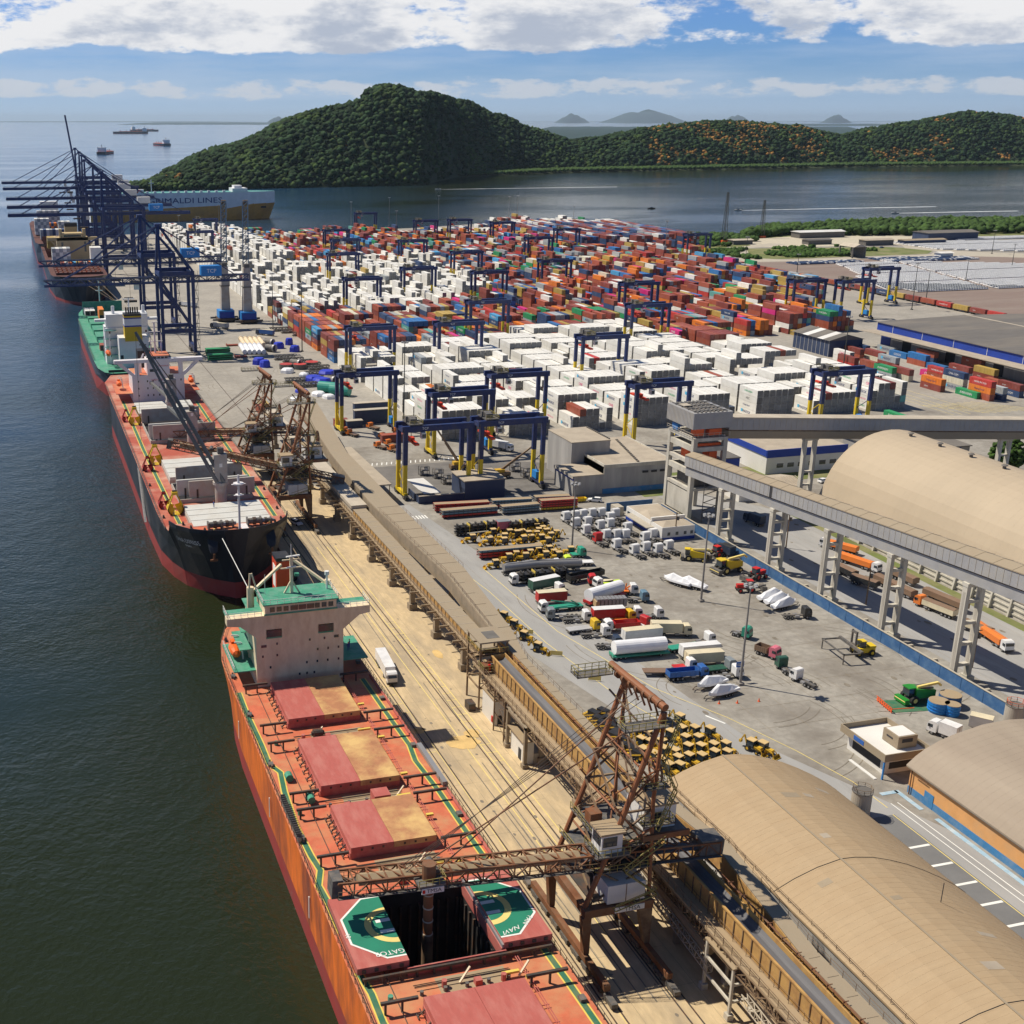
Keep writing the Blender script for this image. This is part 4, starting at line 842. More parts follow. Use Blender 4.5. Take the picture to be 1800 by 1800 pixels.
# blue boundary wall
bw = B('wall blue')
y = 303.0
while y > 62:
    bw.box(179.0, 179.25, y - 5.9, y, 0, 2.6).box(178.94, 179.3, y - 6.05, y - 5.9, 0, 2.75); y -= 6.05
bw.box(164, 179, 308, 308.25, 0, 2.6).use('dirt road').box(178.9, 179.35, 62, 303, 2.76, 2.86)
tag(bw.build('boundary_wall'), 'long weathered blue wall beside the truck yard', 'wall')
bl = thing('distribution_shed', 'large flat dark-roofed distribution shed with bright blue fascia and loading doors', 'shed')
X0, X1, Y0, Y1 = 424, 530, 330, 524
part(B('dark roof').add([(X0, Y0, 12), (478, Y0, 13.2), (X1, Y0, 12), (X1, Y1, 12), (478, Y1, 13.2), (X0, Y1, 12), (X0, Y0, 12.3), (478, Y0, 13.5), (X1, Y0, 12.3), (X1, Y1, 12.3), (478, Y1, 13.5), (X0, Y1, 12.3)], [(5, 4, 1, 0), (4, 3, 2, 1), (6, 7, 10, 11), (7, 8, 9, 10), (0, 1, 7, 6), (1, 2, 8, 7), (4, 5, 11, 10), (3, 4, 10, 9), (5, 0, 6, 11), (2, 3, 9, 8)]).use('pale sheet').box(477.4, 478.6, Y0, Y1, 13.5, 13.65), 'roof', bl)
b = B('wall grey').box(X0 + 2.5, X1 - 2, Y0 + 2, Y1 - 2, 0, 8).use('fascia blue').box(X0 + .6, X0 + .9, Y0, Y1 - .2, 8.2, 11.9).box(X0 + 2.3, X0 + 2.5, 515, 522, 0, 8)
b.use('mark white')
for k in range(9): b.box(X0 + .5, X0 + .6, Y1 - 12 - k * 21, Y1 - 11.8 - k * 21, 8.3, 11.8)
part(b, 'wall', bl)
part(B('beige roof').box(X0 - 8, X0 + .5, Y0, Y1 + 1, 7.9, 8.2), 'canopy', bl)
for k in range(6): part(B('dark gap').box(X0 + 2.3, X0 + 2.5, 500 - k * 30, 506 - k * 30, 0, 5.2), 'door', bl)
g3 = thing('repair_shed', 'dark grey repair shed with white striped gable roof behind the reefer stacks', 'shed')
b = B('dark blue sheet').box(381.5, 400, 502.5, 531.5, 0, 8).use('grey sheet')
for k in range(9): b.box(381.42, 381.5, 503 + k * 3.2, 503.3 + k * 3.2, 0, 8)
part(b, 'wall', g3)
b = B('dark roof').add([(380.5, 502, 8), (391, 502, 10.6), (401, 502, 8), (401, 532, 8), (391, 532, 10.6), (380.5, 532, 8)], [(0, 1, 4, 5), (1, 2, 3, 4), (0, 2, 1), (3, 5, 4)]).use('white paint')
for y in (507, 519): b.add([(380.5, y, 8.05), (391, y, 10.65), (391, y + 4.5, 10.65), (380.5, y + 4.5, 8.05)], [(0, 1, 2, 3)]).add([(391, y, 10.65), (401, y, 8.05), (401, y + 4.5, 8.05), (391, y + 4.5, 10.65)], [(0, 1, 2, 3)])
part(b, 'roof', g3)
# buildings behind the tower and the vaulted warehouse
t = thing('blue_striped_shed', 'white shed with broad blue roof band seen behind the trestle', 'shed')
part(B('white wall').box(232, 262, 330, 356, 0, 7.5).use('fascia blue').box(231.8, 262.2, 329.7, 330, 5.6, 8.2).box(231.7, 232, 330, 356, 6, 8), 'wall', t); part(B('beige roof').box(232, 262, 330, 356, 7.6, 7.9).use('fascia blue').box(232, 262, 348, 356, 7.9, 8.0), 'roof', t)
for k in range(6): part(B('glass').box(236 + k * 4, 238.4 + k * 4, 329.94, 330, 2, 3.4), 'window', t)
t = thing('blue_block', 'plain dark blue block behind the transfer tower', 'building'); part(B('fascia blue').box(203, 216, 321, 333, 0, 9.2), 'wall', t); part(B('dark roof').box(202.8, 216.2, 320.8, 333.2, 9.2, 9.5), 'roof', t)
t = thing('tiled_outbuilding', 'low outbuilding with ribbed grey-tan roof between the galleries', 'building'); part(B('white wall').box(207, 229, 306, 318, 0, 3.6), 'wall', t)
b = B('beige roof').add([(206.5, 305.5, 3.6), (229.5, 305.5, 3.6), (229.5, 318.5, 3.6), (206.5, 318.5, 3.6), (206.5, 312, 4.9), (229.5, 312, 4.9)], [(0, 1, 5, 4), (2, 3, 4, 5), (0, 4, 3), (1, 2, 5)])
for k in range(24): b.bar((207 + k, 305.5, 3.66), (207 + k, 312, 4.95), .25, .1)
part(b, 'roof', t)
for k in range(5): part(B('glass').box(214 + k * 3, 215.6 + k * 3, 305.94, 306, 1.2, 2.4), 'window', t)
t = thing('striped_shed', 'white shed with dark blue door posts behind the vaulted warehouse ridge', 'shed'); b = B('wall grey').box(268, 300, 318, 340, 0, 8).use('fascia blue')
for k in range(7): b.box(270 + k * 4.3, 270.7 + k * 4.3, 317.9, 318, 0, 8)
part(b, 'wall', t); part(B('dark roof').box(267.5, 300.5, 317.5, 340.5, 8, 8.3), 'roof', t)
# far storage buildings
for (x0, x1, y0, y1, h_, rm, wm_, lb) in ((746, 797, 1048, 1062, 7, 'white paint', 'machine grey', 'long white-roofed open shed at the storage ground'), (760, 790, 968, 978, 6, 'beige roof', 'machine grey', 'low beige-roofed shed facing the car rows'), (848, 905, 992, 1014, 9, 'dark roof', 'dark blue sheet', 'dark grey gabled shed at the wood edge'), (800, 845, 965, 975, 5, 'gallery roof', 'dark blue sheet', 'long low dark shed before the woodland'), (648, 668, 1008, 1018, 5, 'pale sheet', 'machine grey', 'small pale-roofed shelter among scrapped machines'), (752, 764, 862, 870, 5, 'white wall', 'white wall', 'small white gatehouse among the parked cars'), (715, 740, 990, 1000, 5, 'machine grey', 'machine grey', 'low grey hut with blue tarps beside it')):
    t = thing('storage_shed', lb, 'shed'); part(B(wm_).box(x0, x1, y0, y1, 0, h_ * .8), 'wall', t)
    part(B(rm).add([(x0 - 1, y0 - 1, h_ * .8), (x1 + 1, y0 - 1, h_ * .8), (x1 + 1, y1 + 1, h_ * .8), (x0 - 1, y1 + 1, h_ * .8), (x0 - 1, (y0 + y1) / 2, h_), (x1 + 1, (y0 + y1) / 2, h_)], [(0, 1, 5, 4), (2, 3, 4, 5), (0, 4, 3), (1, 2, 5), (0, 3, 2, 1)]), 'roof', t)
t = thing('gate_canopy', 'open gate canopy with pale curved roof over the car park road', 'canopy'); part(B('pale sheet').add([(680, 880, 9), (693, 880, 9), (693, 900, 9), (680, 900, 9), (686, 880, 11.5), (686, 900, 11.5)], [(0, 1, 4), (2, 3, 5), (0, 4, 5, 3), (1, 2, 5, 4)]), 'roof', t)
part(B('machine grey').box(691.5, 693, 881, 899, 0, 9).box(680, 681, 881, 882, 0, 9).box(680, 681, 898, 899, 0, 9), 'wall', t)
# ================================================================ SHIPS
def hull(parent, xc, st, upm, lowm, zb=1.0, deckm='deck red', hole=None, rail=True):
    """st: (y, half beam at deck, half beam at water, deck height) from one end to the other"""
    def rows(s):
        rs = []
        for y, hd, hw, zd in st:
            k = (zb + 3.5) / (zd + 3.5); hb = hw + (hd - hw) * k ** 1.6
            rs.append([(xc + s * hd, y, zd), (xc + s * (hw + (hd - hw) * ((zb + zd) / 2 + 3.5) ** 1.6 / (zd + 3.5) ** 1.6), y, (zb + zd) / 2), (xc + s * hb, y, zb), (xc + s * hw, y, -3.5)])
        return rs
    b = MB()
    for s in (-1, 1):
        rs = rows(s)
        for k in range(len(rs) - 1):
            for i in range(3):
                b.use(upm if i < 2 else lowm); b.add([rs[k][i], rs[k][i + 1], rs[k + 1][i + 1], rs[k + 1][i]], [(0, 1, 2, 3) if s < 0 else (3, 2, 1, 0)])
    L_, R_ = rows(-1), rows(1)
    for e, fl in ((0, 0), (-1, 1)):
        for i in range(3): b.use(upm if i < 2 else lowm); b.add([L_[e][i], L_[e][i + 1], R_[e][i + 1], R_[e][i]], [(0, 1, 2, 3) if fl else (3, 2, 1, 0)])
    part(b, 'hull', parent, fix=False)
    b = B(deckm)
    for k in range(len(st) - 1):
        (y0, a0, _, z0), (y1, a1, _, z1) = st[k], st[k + 1]
        if hole and min(y0, y1) >= hole[2] - .01 and max(y0, y1) <= hole[3] + .01:
            b.add([(xc - a0, y0, z0), (hole[0], y0, z0), (hole[0], y1, z1), (xc - a1, y1, z1)], [(0, 1, 2, 3)]).add([(hole[1], y0, z0), (xc + a0, y0, z0), (xc + a1, y1, z1), (hole[1], y1, z1)], [(0, 1, 2, 3)])
        else: b.add([(xc - a0, y0, z0), (xc + a0, y0, z0), (xc + a1, y1, z1), (xc - a1, y1, z1)], [(0, 1, 2, 3)])
        if abs(z0 - z1) > 1.5: pass
    part(b, 'deck', parent)
def strip(b, pts, w, z):
    P = [Vector((p[0], p[1], z)) for p in pts]; Ls = []; Rs = []
    for i, p in enumerate(P):
        d = (P[min(i + 1, len(P) - 1)] - P[max(i - 1, 0)]).normalized(); a = Vector((-d.y, d.x, 0)) * w / 2; Ls.append(p + a); Rs.append(p - a)
    for i in range(len(P) - 1): b.add([Ls[i], Rs[i], Rs[i + 1], Ls[i + 1]], [(0, 1, 2, 3)])
def walkway(parent, px, z, w=.75):
    pts = [G(u, v, z) for u, v in px]; b = B('line yellow'); strip(b, pts, w + .42, z + .03); b.use('line green'); strip(b, pts, w, z + .045); part(b, 'walkway', parent)
def lifeboat(parent, x, y, z, rz=math.pi / 2):
    b = B('lifeboat orange'); rings = []
    for k, (t, r_) in enumerate(((-2.6, .15), (-2.2, .75), (-1, 1.05), (1, 1.05), (2.2, .75), (2.6, .15))):
        rings.append([(x + r_ * math.cos(a), y + t, z + r_ * .95 * math.sin(a)) for a in [i * math.pi / 5 for i in range(10)]])
    b.loft(rings); b.box(x - .5, x + .5, y + .6, y + 2.0, z + .7, z + 1.35); o = part(b, 'lifeboat', parent)
    d = B('white paint')
    for yy in (-1.7, 1.7): d.bar((x + 1.3, y + yy, z - 1.6), (x + 1.0, y + yy, z + 2), .25).bar((x + 1.0, y + yy, z + 2), (x - .3, y + yy, z + 2.2), .22)
    part(d, 'davit', o)
def winch(b, x, y, z, s=1.0):
    b.use('machine grey').tube((x - 1.1 * s, y, z + .8 * s), (x + 1.1 * s, y, z + .8 * s), 1.1 * s, 10).box(x - 1.4 * s, x - 1.1 * s, y - .8 * s, y + .8 * s, z, z + 1.4 * s).box(x + 1.1 * s, x + 1.4 * s, y - .8 * s, y + .8 * s, z, z + 1.4 * s).use('steel').tube((x + 1.4 * s, y, z + .8 * s), (x + 1.9 * s, y, z + .8 * s), .8 * s, 8).use('dark steel').tube((x - .3 * s, y, z + .8 * s), (x + .3 * s, y, z + .8 * s), 1.4 * s, 10)
def bollards(b, pts, z, m='black paint'):
    for x, y in pts: b.use(m).cyl(x, y - .35, z, z + .6, .22, n=8).cyl(x, y + .35, z, z + .6, .22, n=8).box(x - .3, x + .3, y - .7, y + .7, z, z + .12)
# ---- 1: the orange bulk carrier in the foreground
s1 = thing('bulk_carrier', 'orange-red bulk carrier loading in the foreground, helideck octagon painted on its open hatch', 'ship')
ST1 = [(60, 13.3, 13.0, 10), (118, 13.3, 13.0, 10), (132.5, 13.3, 13.0, 10), (195, 13.3, 12.9, 10), (206, 13.3, 12.3, 10), (214, 13.1, 11.2, 10), (222, 11.9, 8.5, 10), (229, 9.8, 4.5, 10), (233, 7.2, 1.5, 10)]
XC1 = 46.6
hull(s1, XC1, ST1, 'hull orange', 'boot red', 0.6, 'deck red', hole=(40.4, 52.6, 118, 132.5))
z = 10
lw = [(420, 1218), (432, 1250), (460, 1310), (473, 1343), (493, 1358), (500, 1392), (520, 1453), (547, 1505), (563, 1530), (560, 1557), (580, 1593), (601, 1640)]
walkway(s1, lw, 10); walkway(s1, [(630, 1710), (653, 1747), (673, 1797), (690, 1830)], 10)
walkway(s1, [(637, 1193), (693, 1273), (720, 1310), (730, 1337), (773, 1393), (830, 1477), (868, 1530)], 10); walkway(s1, [(953, 1663), (1000, 1728), (1050, 1800), (1070, 1830)], 10)
# hatches with coamings, side bracket frames and dusty covers
def hatch(parent, y0, y1, x0, x1, z, covers, cm='hatch red', hgt_=1.0, brackets=True):
    b = B(cm); 
    for a in ((x0 - .1, x0 + .25, y0, y1), (x1 - .25, x1 + .1, y0, y1), (x0, x1, y0 - .1, y0 + .25), (x0, x1, y1 - .25, y1 + .1)): b.box(*a, z, z + hgt_)
    if brackets:
        b.use('dark steel'); n = 7
        for k in range(n):
            y = y0 + .8 + (y1 - y0 - 1.6) * k / (n - 1)
            b.bar((x0 - .1, y, z + hgt_), (x0 - 1.0, y, z + .1), .16).bar((x0 - .1, y, z + hgt_ * .5), (x0 - .9, y, z + hgt_ * .5), .1).bar((x0 - 1, y - .5, z + .15), (x0 - 1, y + .6, z + .15), .14).bar((x0 - .55, y - .5, z + .7), (x0 - .55, y + .6, z + .7), .1)
            b.bar((x1 + .1, y, z + hgt_), (x1 + .8, y, z + .1), .12)
    part(b, 'coaming', parent)
    for (a, c, m) in covers:
        b = B(m).box(a, c, y0 - .15, y1 + .15, z + hgt_ + .02, z + hgt_ + .95).use('dark steel')
        for t in (.25, .5, .75): b.box(a + (c - a) * t - .15, a + (c - a) * t + .15, y0 - .22, y0 - .15, z + hgt_ + .3, z + hgt_ + .6)
        part(b, 'hatch_cover', parent)
for y0, y1 in ((183.4, 198.0), (160.6, 175.8), (143.2, 154.6), (96.4, 111.2), (70, 88)):
    hatch(s1, y0, y1, 39.9, 52.7, z, [(39.9, 46.25, 'hatch red'), (46.3, 52.7, 'hatch dusty' if y0 > 130 else 'hatch red')])
    b = B('dark steel')
    for yy, e in ((y0 - .6, 0), (y1 + .6, 1)):
        for xa, xb in ((33.9 + .9, 39.4), (53.2, 58.6)):
            b.box(xa, xb, yy - .18, yy + .18, 11.5, 11.85)
            for t in (.1, .55): b.box(xa + (xb - xa) * t, xa + (xb - xa) * t + .25, yy - .12, yy + .12, 10, 11.5)
            part(b, 'cover_rail', s1); b = B('dark steel')
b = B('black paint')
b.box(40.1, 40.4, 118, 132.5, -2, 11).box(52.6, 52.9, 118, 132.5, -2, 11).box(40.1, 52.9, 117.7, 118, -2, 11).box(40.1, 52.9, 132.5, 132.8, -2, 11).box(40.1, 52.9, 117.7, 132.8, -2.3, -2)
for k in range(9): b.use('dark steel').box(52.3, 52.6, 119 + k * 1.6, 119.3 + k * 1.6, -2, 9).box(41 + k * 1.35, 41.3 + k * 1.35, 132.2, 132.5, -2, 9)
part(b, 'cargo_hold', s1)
b = B('hatch red').box(40.0, 40.1, 117.6, 132.9, 10, 11.2).box(52.9, 53.0, 117.6, 132.9, 10, 11.2).box(40, 53, 117.5, 117.7, 10, 11.2).box(40, 53, 132.8, 133, 10, 11.2); part(b, 'coaming', s1)
OCT = [(46.5 + 12.3 * math.cos(R(22.5 + 45 * k)) * 1.0, 125.2 + 6.95 * math.sin(R(22.5 + 45 * k)) * 1.0) for k in range(8)]
def clip(poly, x0, x1):
    for lim, s in ((x0, 1), (x1, -1)):
        out = []
        for (ax, ay), (bx, by) in zip(poly, poly[1:] + poly[:1]):
            ia = (ax - lim) * s >= 0; ib = (bx - lim) * s >= 0
            if ia: out.append((ax, ay))
            if ia != ib: t = (lim - ax) / (bx - ax); out.append((lim, ay + (by - ay) * t))
        poly = out
        if not poly: return poly
    return poly
for x0, x1, sh_ in ((33.7, 40.35, -6.1), (52.85, 59.4, 6.4)):
    zc = 12.0; b = B('hatch red').box(x0, x1, 118.0, 132.4, 11.1, zc)
    cx = 46.5 + sh_ * 1.0
    # the octagon was painted on the closed covers; each half moved aside with its cover
    sx = 1.0
    def O(r_, n=8, ph=22.5, ry=1.0): return [(cx + r_ * math.cos(R(ph + 360 / n * k)), 125.2 + r_ * ry * math.sin(R(ph + 360 / n * k))) for k in range(n)]
    a0, a1 = (x0 + .05, x1) if sh_ < 0 else (x0, x1 - .05)
    def face(poly, m, dz):
        poly = clip(poly, a0, a1)
        if len(poly) > 2: b.use(m); b.add([(x, y, zc + dz) for x, y in poly], [tuple(range(len(poly)))])
    face(O(6.75), 'mark white', .02); face(O(6.45), 'helideck green', .035); face(O(3.6, 40, 0), 'mark yellow', .05); face(O(2.7, 40, 0), 'helideck green', .065)
    s_ = -1 if sh_ < 0 else 1; xi = 40.35 if sh_ < 0 else 52.85
    b.use('mark white')
    for yy in (124.0, 126.2): b.add([(xi, yy - .33, zc + .08), (xi + s_ * 1.9, yy - .33, zc + .08), (xi + s_ * 1.9, yy + .33, zc + .08), (xi, yy + .33, zc + .08)][::(1 if s_ > 0 else -1)], [(0, 1, 2, 3)])
    if s_ < 0: b.text('GATOR', 1.15, lambda u, v: (38.4 - u * .99 + v * .12, 119.9 - v, zc + .09)); b.text('18', .9, lambda u, v: (34.3 - v, 124.3 - u, zc + .09))
    else: b.text('NAVI', 1.15, lambda u, v: (54.6 - u * .97 - v * .2, 120.0 - v + u * -.3, zc + .09)); b.text('PAN', 1.0, lambda u, v: (57.4 - u * .7 + v * .7, 121.3 - v * .7 - u * .7, zc + .09))
    b.use('dark steel')
    for k in range(4): b.box(x0 + .6 + k * 1.6, x0 + 1.1 + k * 1.6, 117.85, 118.0, 11.3, 11.7)
    if s_ > 0: b.use('steel').box(52.6, 52.84, 118, 132.4, 11.2, 11.7).use('hatch red').box(52.5, 52.86, 118, 132.4, 9.6, 11.2)
    part(b, 'hatch_cover', s1)
for yy in (117.2, 133.2):
    b = B('dark steel').box(34.2, 59.0, yy - .15, yy + .15, 10.8, 11.1)
    for k in range(12): b.box(34.4 + k * 2.2, 34.65 + k * 2.2, yy - .12, yy + .12, 10, 10.8)
    part(b, 'cover_rail', s1)
for k, y in enumerate((179, 178.5, 157, 156.5, 139, 138, 114.6, 114, 113.8, 136, 93, 92)):
    x = 41.5 + (k * 3.7) % 10
    if k % 2: part(B('hatch red').box(x, x + .9, y - .4, y + .4, 10, 10.8), 'deck_box', s1); part(B('deck green').cyl(35.6 + (k % 3) * 1.1, y, 10, 10.7, .35, n=8), 'bollard', s1); part(B('line yellow').box(51, 53.2, y - .1, y + .3, 10.6, 10.9), 'step', s1)
    else: part(B('hatch red').cyl(x, y, 10, 11.0, .35, n=8), 'vent', s1); part(B('house cream').bar((x + 2, y, 10.2), (x + 3.6, y + .8, 11.6), .22), 'davit', s1)
part(B('hatch red').box(47, 49.6, 155.2, 157.6, 10, 12), 'deck_house', s1); part(B('dark steel').tube((43.3, 179.3, 10.8), (44.9, 179.3, 10.8), 1.5, 12).tube((43, 179.3, 10.8), (45.2, 179.3, 10.8), .8, 8), 'winch', s1)
part(B('deck green').tube((38, 160.2, 10.8), (38, 158.6, 10.8), 1.2, 10), 'rope_drum', s1); part(B('deck green').tube((36.2, 167.4, 10.7), (36.2, 166.0, 10.7), 1.3, 10), 'rope_drum', s1)
b = B('hatch red')
for x in (53.9, 54.2): b.tube((x, 62, 10.6), (x, 199, 10.6), .14, 6)
for k in range(45): b.bar((53.6, 63 + k * 3, 10.4), (54.5, 63 + k * 3, 10.4), .1)
for k in range(8): b.use('line yellow').box(53.6, 54.7, 100 + k * 12.5, 100.5 + k * 12.5, 10.6, 10.9)
b.use('dark steel').tube((37.4, 62, 10.15), (37.4, 198, 10.15), .12, 5)
part(b, 'deck_pipe', s1)
edge = [(XC1 - hd + .12, y, zd) for y, hd, hw, zd in ST1]; b = B('dark steel').rail(edge, 1.0, 1.7, .07).rail([(2 * XC1 - x, y, zz_) for x, y, zz_ in edge], 1.0, 1.7, .07); part(b, 'railing', s1)
b = B('hatch red').box(59.3, 59.6, 120, 200, 10, 10.35).use('steel').box(33.5, 34.1, 149, 160.5, 10.3, 11.0).use('machine grey')
for k in range(20): b.box(33.45, 34.15, 149.2 + k * .58, 149.3 + k * .58, 11.0, 11.6)
b.use('steel').box(59.0, 59.8, 158, 171, 10.4, 11.1)
part(b, 'gangway', s1)
for y in (179.4, 158.4, 140.6, 114.9, 92.5):
    part(B('dark steel').tube((40, y, 10.5), (52.4, y, 10.5), .16, 6).tube((40, y + .5, 10.3), (52.4, y + .5, 10.3), .12, 6), 'cross_pipe', s1); part(B('dusty sheet').box(43, 52, y - 1.4, y + 1.4, 10.01, 10.03), 'spilled_grain', s1)
    for x in (40.6, 43.6, 46.4, 49.2, 51.8): part(B('machine grey').cyl(x, y - 1, 10, 10.6, .25, n=8), 'vent', s1)
for y in (206, 190, 172, 150, 128, 108): part(B('machine grey').box(34.0, 34.8, y - .5, y + .5, 10, 10.5).cyl(34.4, y - .9, 10, 10.6, .18, n=8).cyl(34.4, y + .9, 10, 10.6, .18, n=8), 'fairlead', s1); part(B('machine grey').box(58.4, 59.2, y - .5, y + .5, 10, 10.5), 'fairlead', s1)
for y in (195, 168, 141): part(B('mark white').box(33.2, 33.3, y, y + .25, 3, 6.5), 'draught_mark', s1)
# superstructure
b = B('house cream').box(37.9, 54.4, 200.6, 211, 10, 22.8)
vs = [(32.6, 22.8), (32.6, 24.2), (59.5, 24.2), (59.5, 22.8), (57.5, 22.5), (54.4, 20.0), (37.9, 20.0), (35.0, 22.5)]
b.extr(vs, 200.5, 202.6).box(39.6, 53.0, 200.3, 208, 24.2, 26.3)
part(b, 'house', s1, fix=True)
b = B('deck green').box(39.2, 53.4, 199.9, 208.2, 26.3, 26.5).box(32.7, 59.4, 202.6, 205.2, 23.9, 24.1).box(37.6, 54.7, 205, 213, 22.8, 23.0).box(33.8, 37.9, 201.5, 214.5, 13.0, 13.2).box(54.4, 59.5, 201.5, 212, 13.0, 13.2).box(35.4, 37.9, 204, 213, 16.2, 16.35).box(35.9, 37.9, 205, 213, 19.4, 19.55).box(39.4, 53.2, 200.2, 200.3, 24.3, 24.6)
part(b, 'upper_deck', s1)
for k in range(9):
    w_ = 1.5 if 3 <= k <= 5 else 1.0; x = 40.6 + k * 1.28 + (0.25 * min(max(k - 3, 0), 3)) - .1
    part(B('glass').box(x, x + w_ - .1, 200.22, 200.3, 24.9, 25.8), 'window', s1)
for x in (39.8, 49.6):
    part(B('deck green').box(x, x + 2.9, 200.5, 200.6, 19.6, 21.4).use('glass').box(x + .1, x + 2.8, 200.44, 200.52, 19.9, 21.3), 'window', s1)
b = B('glass')
for x, z_ in ((44.3, 21), (47.2, 21), (41.6, 18.2), (47.8, 18.3), (50.6, 18.3), (38.9, 15.9), (41.6, 15.9), (49.3, 16.2), (51.3, 16.2), (53.3, 16.2), (40.3, 13.6), (47.2, 13.8), (49.2, 13.8), (51.2, 13.8), (53.3, 13.8), (45.8, 11.6), (47.2, 11.6), (48.6, 11.6)): b.box(x, x + .32, 200.53, 200.6, z_, z_ + .45)
b.box(38.8, 39.8, 200.53, 200.6, 17.9, 18.4).box(52.6, 53.5, 200.53, 200.6, 18.4, 18.9)
part(b, 'porthole', s1)
b = B('funnel red').box(44.6, 47.4, 213.5, 217.5, 20, 29.5).use('black paint').box(44.6, 47.4, 213.5, 217.5, 29.5, 30.2).use('mark white').box(44.54, 44.6, 214.3, 216.5, 24, 28.4); part(b, 'funnel', s1); part(B('house cream').box(41, 52, 212, 219, 10, 20), 'casing', s1)
b = B('house cream').bar((45.6, 204.8, 26.5), (45.6, 204.8, 33.5), .55).bar((44.2, 204.8, 26.5), (45.6, 204.8, 29), .3).bar((47, 204.8, 26.5), (45.6, 204.8, 29), .3).bar((43.6, 204.8, 31.4), (47.6, 204.8, 31.4), .22).bar((43.9, 204.8, 33), (47.4, 204.8, 33), .2).use('white paint').bar((44.6, 204.5, 33.7), (47.2, 204.9, 33.7), .4, .22).bar((44.5, 204.2, 31.7), (46.4, 204.6, 31.7), .3, .2).bar((45.6, 204.8, 33.5), (45.6, 204.8, 36), .1)
b.use('deck green').bar((46.2, 204.8, 30), (47, 204.8, 30), .7, .5)
part(b, 'radar_mast', s1)
b = B('house cream').cyl(38.3, 207.5, 13, 27.3, .7, n=10).bar((38.3, 207.5, 26), (45.2, 212, 29.5), .45).cyl(53.2, 207.5, 13, 27.3, .6, n=10).bar((53.2, 207.5, 26.4), (47.5, 214, 30), .45).bar((38, 207, 27), (38.3, 207.5, 30), .3).bar((39.4, 207, 27), (38.6, 207.5, 30), .3); part(b, 'stores_crane', s1)
b = B('white paint').rail([(39.3, 208, 26.5), (39.3, 200, 26.5), (53.3, 200, 26.5), (53.3, 208, 26.5)], .9, 1.3, .06).rail([(32.7, 205, 24.2), (32.7, 200.7, 24.2), (39, 200.7, 24.2)], 1, 1.2, .07).rail([(53.4, 200.7, 24.2), (59.4, 200.7, 24.2), (59.4, 205, 24.2)], 1, 1.2, .07).rail([(33.9, 214, 13.2), (33.9, 201.6, 13.2)], 1, 1.2, .07).bar((40.6, 205, 26.5), (40.6, 205, 30.5), .08).bar((52.4, 205, 26.5), (52.4, 205, 29.5), .3).cyl(52.4, 205, 29.3, 30, .45, n=8); part(b, 'railing', s1)
lifeboat(s1, 35.2, 208.5, 14.6)
b = MB(); winch(b, 41, 224, 10, 1); winch(b, 49, 224, 10, 1); bollards(b, [(36, 223), (56, 221), (44, 231)], 10); part(b, 'mooring_gear', s1)
# ---- 2: black bulk carrier with raised hatch covers
s2 = thing('bulk_carrier', 'black and red bulk carrier with deck cranes and yellow grabs, moored bow towards the viewer', 'ship')
XC2 = 48.2
CNT = 0
ST2 = [(277, 3.0, .6, 14.2), (278.2, 7.5, 1.8, 14.2), (280.5, 11, 4.5, 14.1), (284, 13.8, 7.5, 14), (288, 15.0, 10.4, 14), (289, 15.2, 11, 12), (296, 16.0, 13.4, 12), (306, 16.2, 15.4, 12), (330, 16.2, 16, 12), (450, 16.2, 16, 12), (476, 16, 13, 12), (490, 12.5, 7, 12)]
hull(s2, XC2, ST2, 'hull black', 'boot red', 1.2, 'deck oxide')
b = B('deck red').add([(XC2 - 3, 277, 14.2), (XC2 + 3, 277, 14.2), (XC2 + 7.5, 278.2, 14.2), (XC2 + 11, 280.5, 14.12), (XC2 + 13.8, 284, 14.05), (XC2 - 13.8, 284, 14.05), (XC2 - 11, 280.5, 14.12), (XC2 - 7.5, 278.2, 14.2)], [tuple(range(8))])
b.use('hull black')
bw_ = [(XC2 + s * x, y) for s, x, y in ((-1, 15.1, 288), (-1, 13.85, 284), (-1, 11.05, 280.4), (-1, 7.5, 278.1), (-1, 3, 276.9), (1, 3, 276.9), (1, 7.5, 278.1), (1, 11.05, 280.4), (1, 13.85, 284), (1, 15.1, 288))]
wall_strip(b, bw_, 14, 15.1, .2); part(b, 'forecastle', s2)
walkway(s2, [(216, 705), (252, 790), (275, 838), (300, 890), (322, 932)], 12, .9); walkway(s2, [(345, 705), (380, 757), (430, 828), (489, 915)], 12, .9)
hatch(s2, 285, 302.5, 38.8, 58.8, 12, [(38.8, 58.8, 'hatch grey')], 'coaming grey', 1.1, False)
hatch(s2, 330, 349, 38.8, 58.8, 12, [(38.8, 58.8, 'hatch grey')], 'coaming grey', 1.1, False)
hatch(s2, 411, 428, 38.8, 58.8, 12, [(38.8, 58.8, 'hatch grey')], 'coaming grey', 1.1, False)
b = B('dark gap')
for y0, y1 in ((285, 302.5), (330, 349), (411, 428)):
    for t in (.25, .5, .75): b.box(38.8, 58.8, y0 + (y1 - y0) * t - .06, y0 + (y1 - y0) * t + .06, 14.05, 14.09)
part(b, 'cover_joint', s2)
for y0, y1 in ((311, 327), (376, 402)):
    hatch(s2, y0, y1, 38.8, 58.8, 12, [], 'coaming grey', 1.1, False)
    part(B('black paint').box(39, 58.6, y0 + .2, y1 - .2, 12.02, 12.3), 'hold_shade_slab', s2)  # black slab at deck level painted in for the shade inside the hold
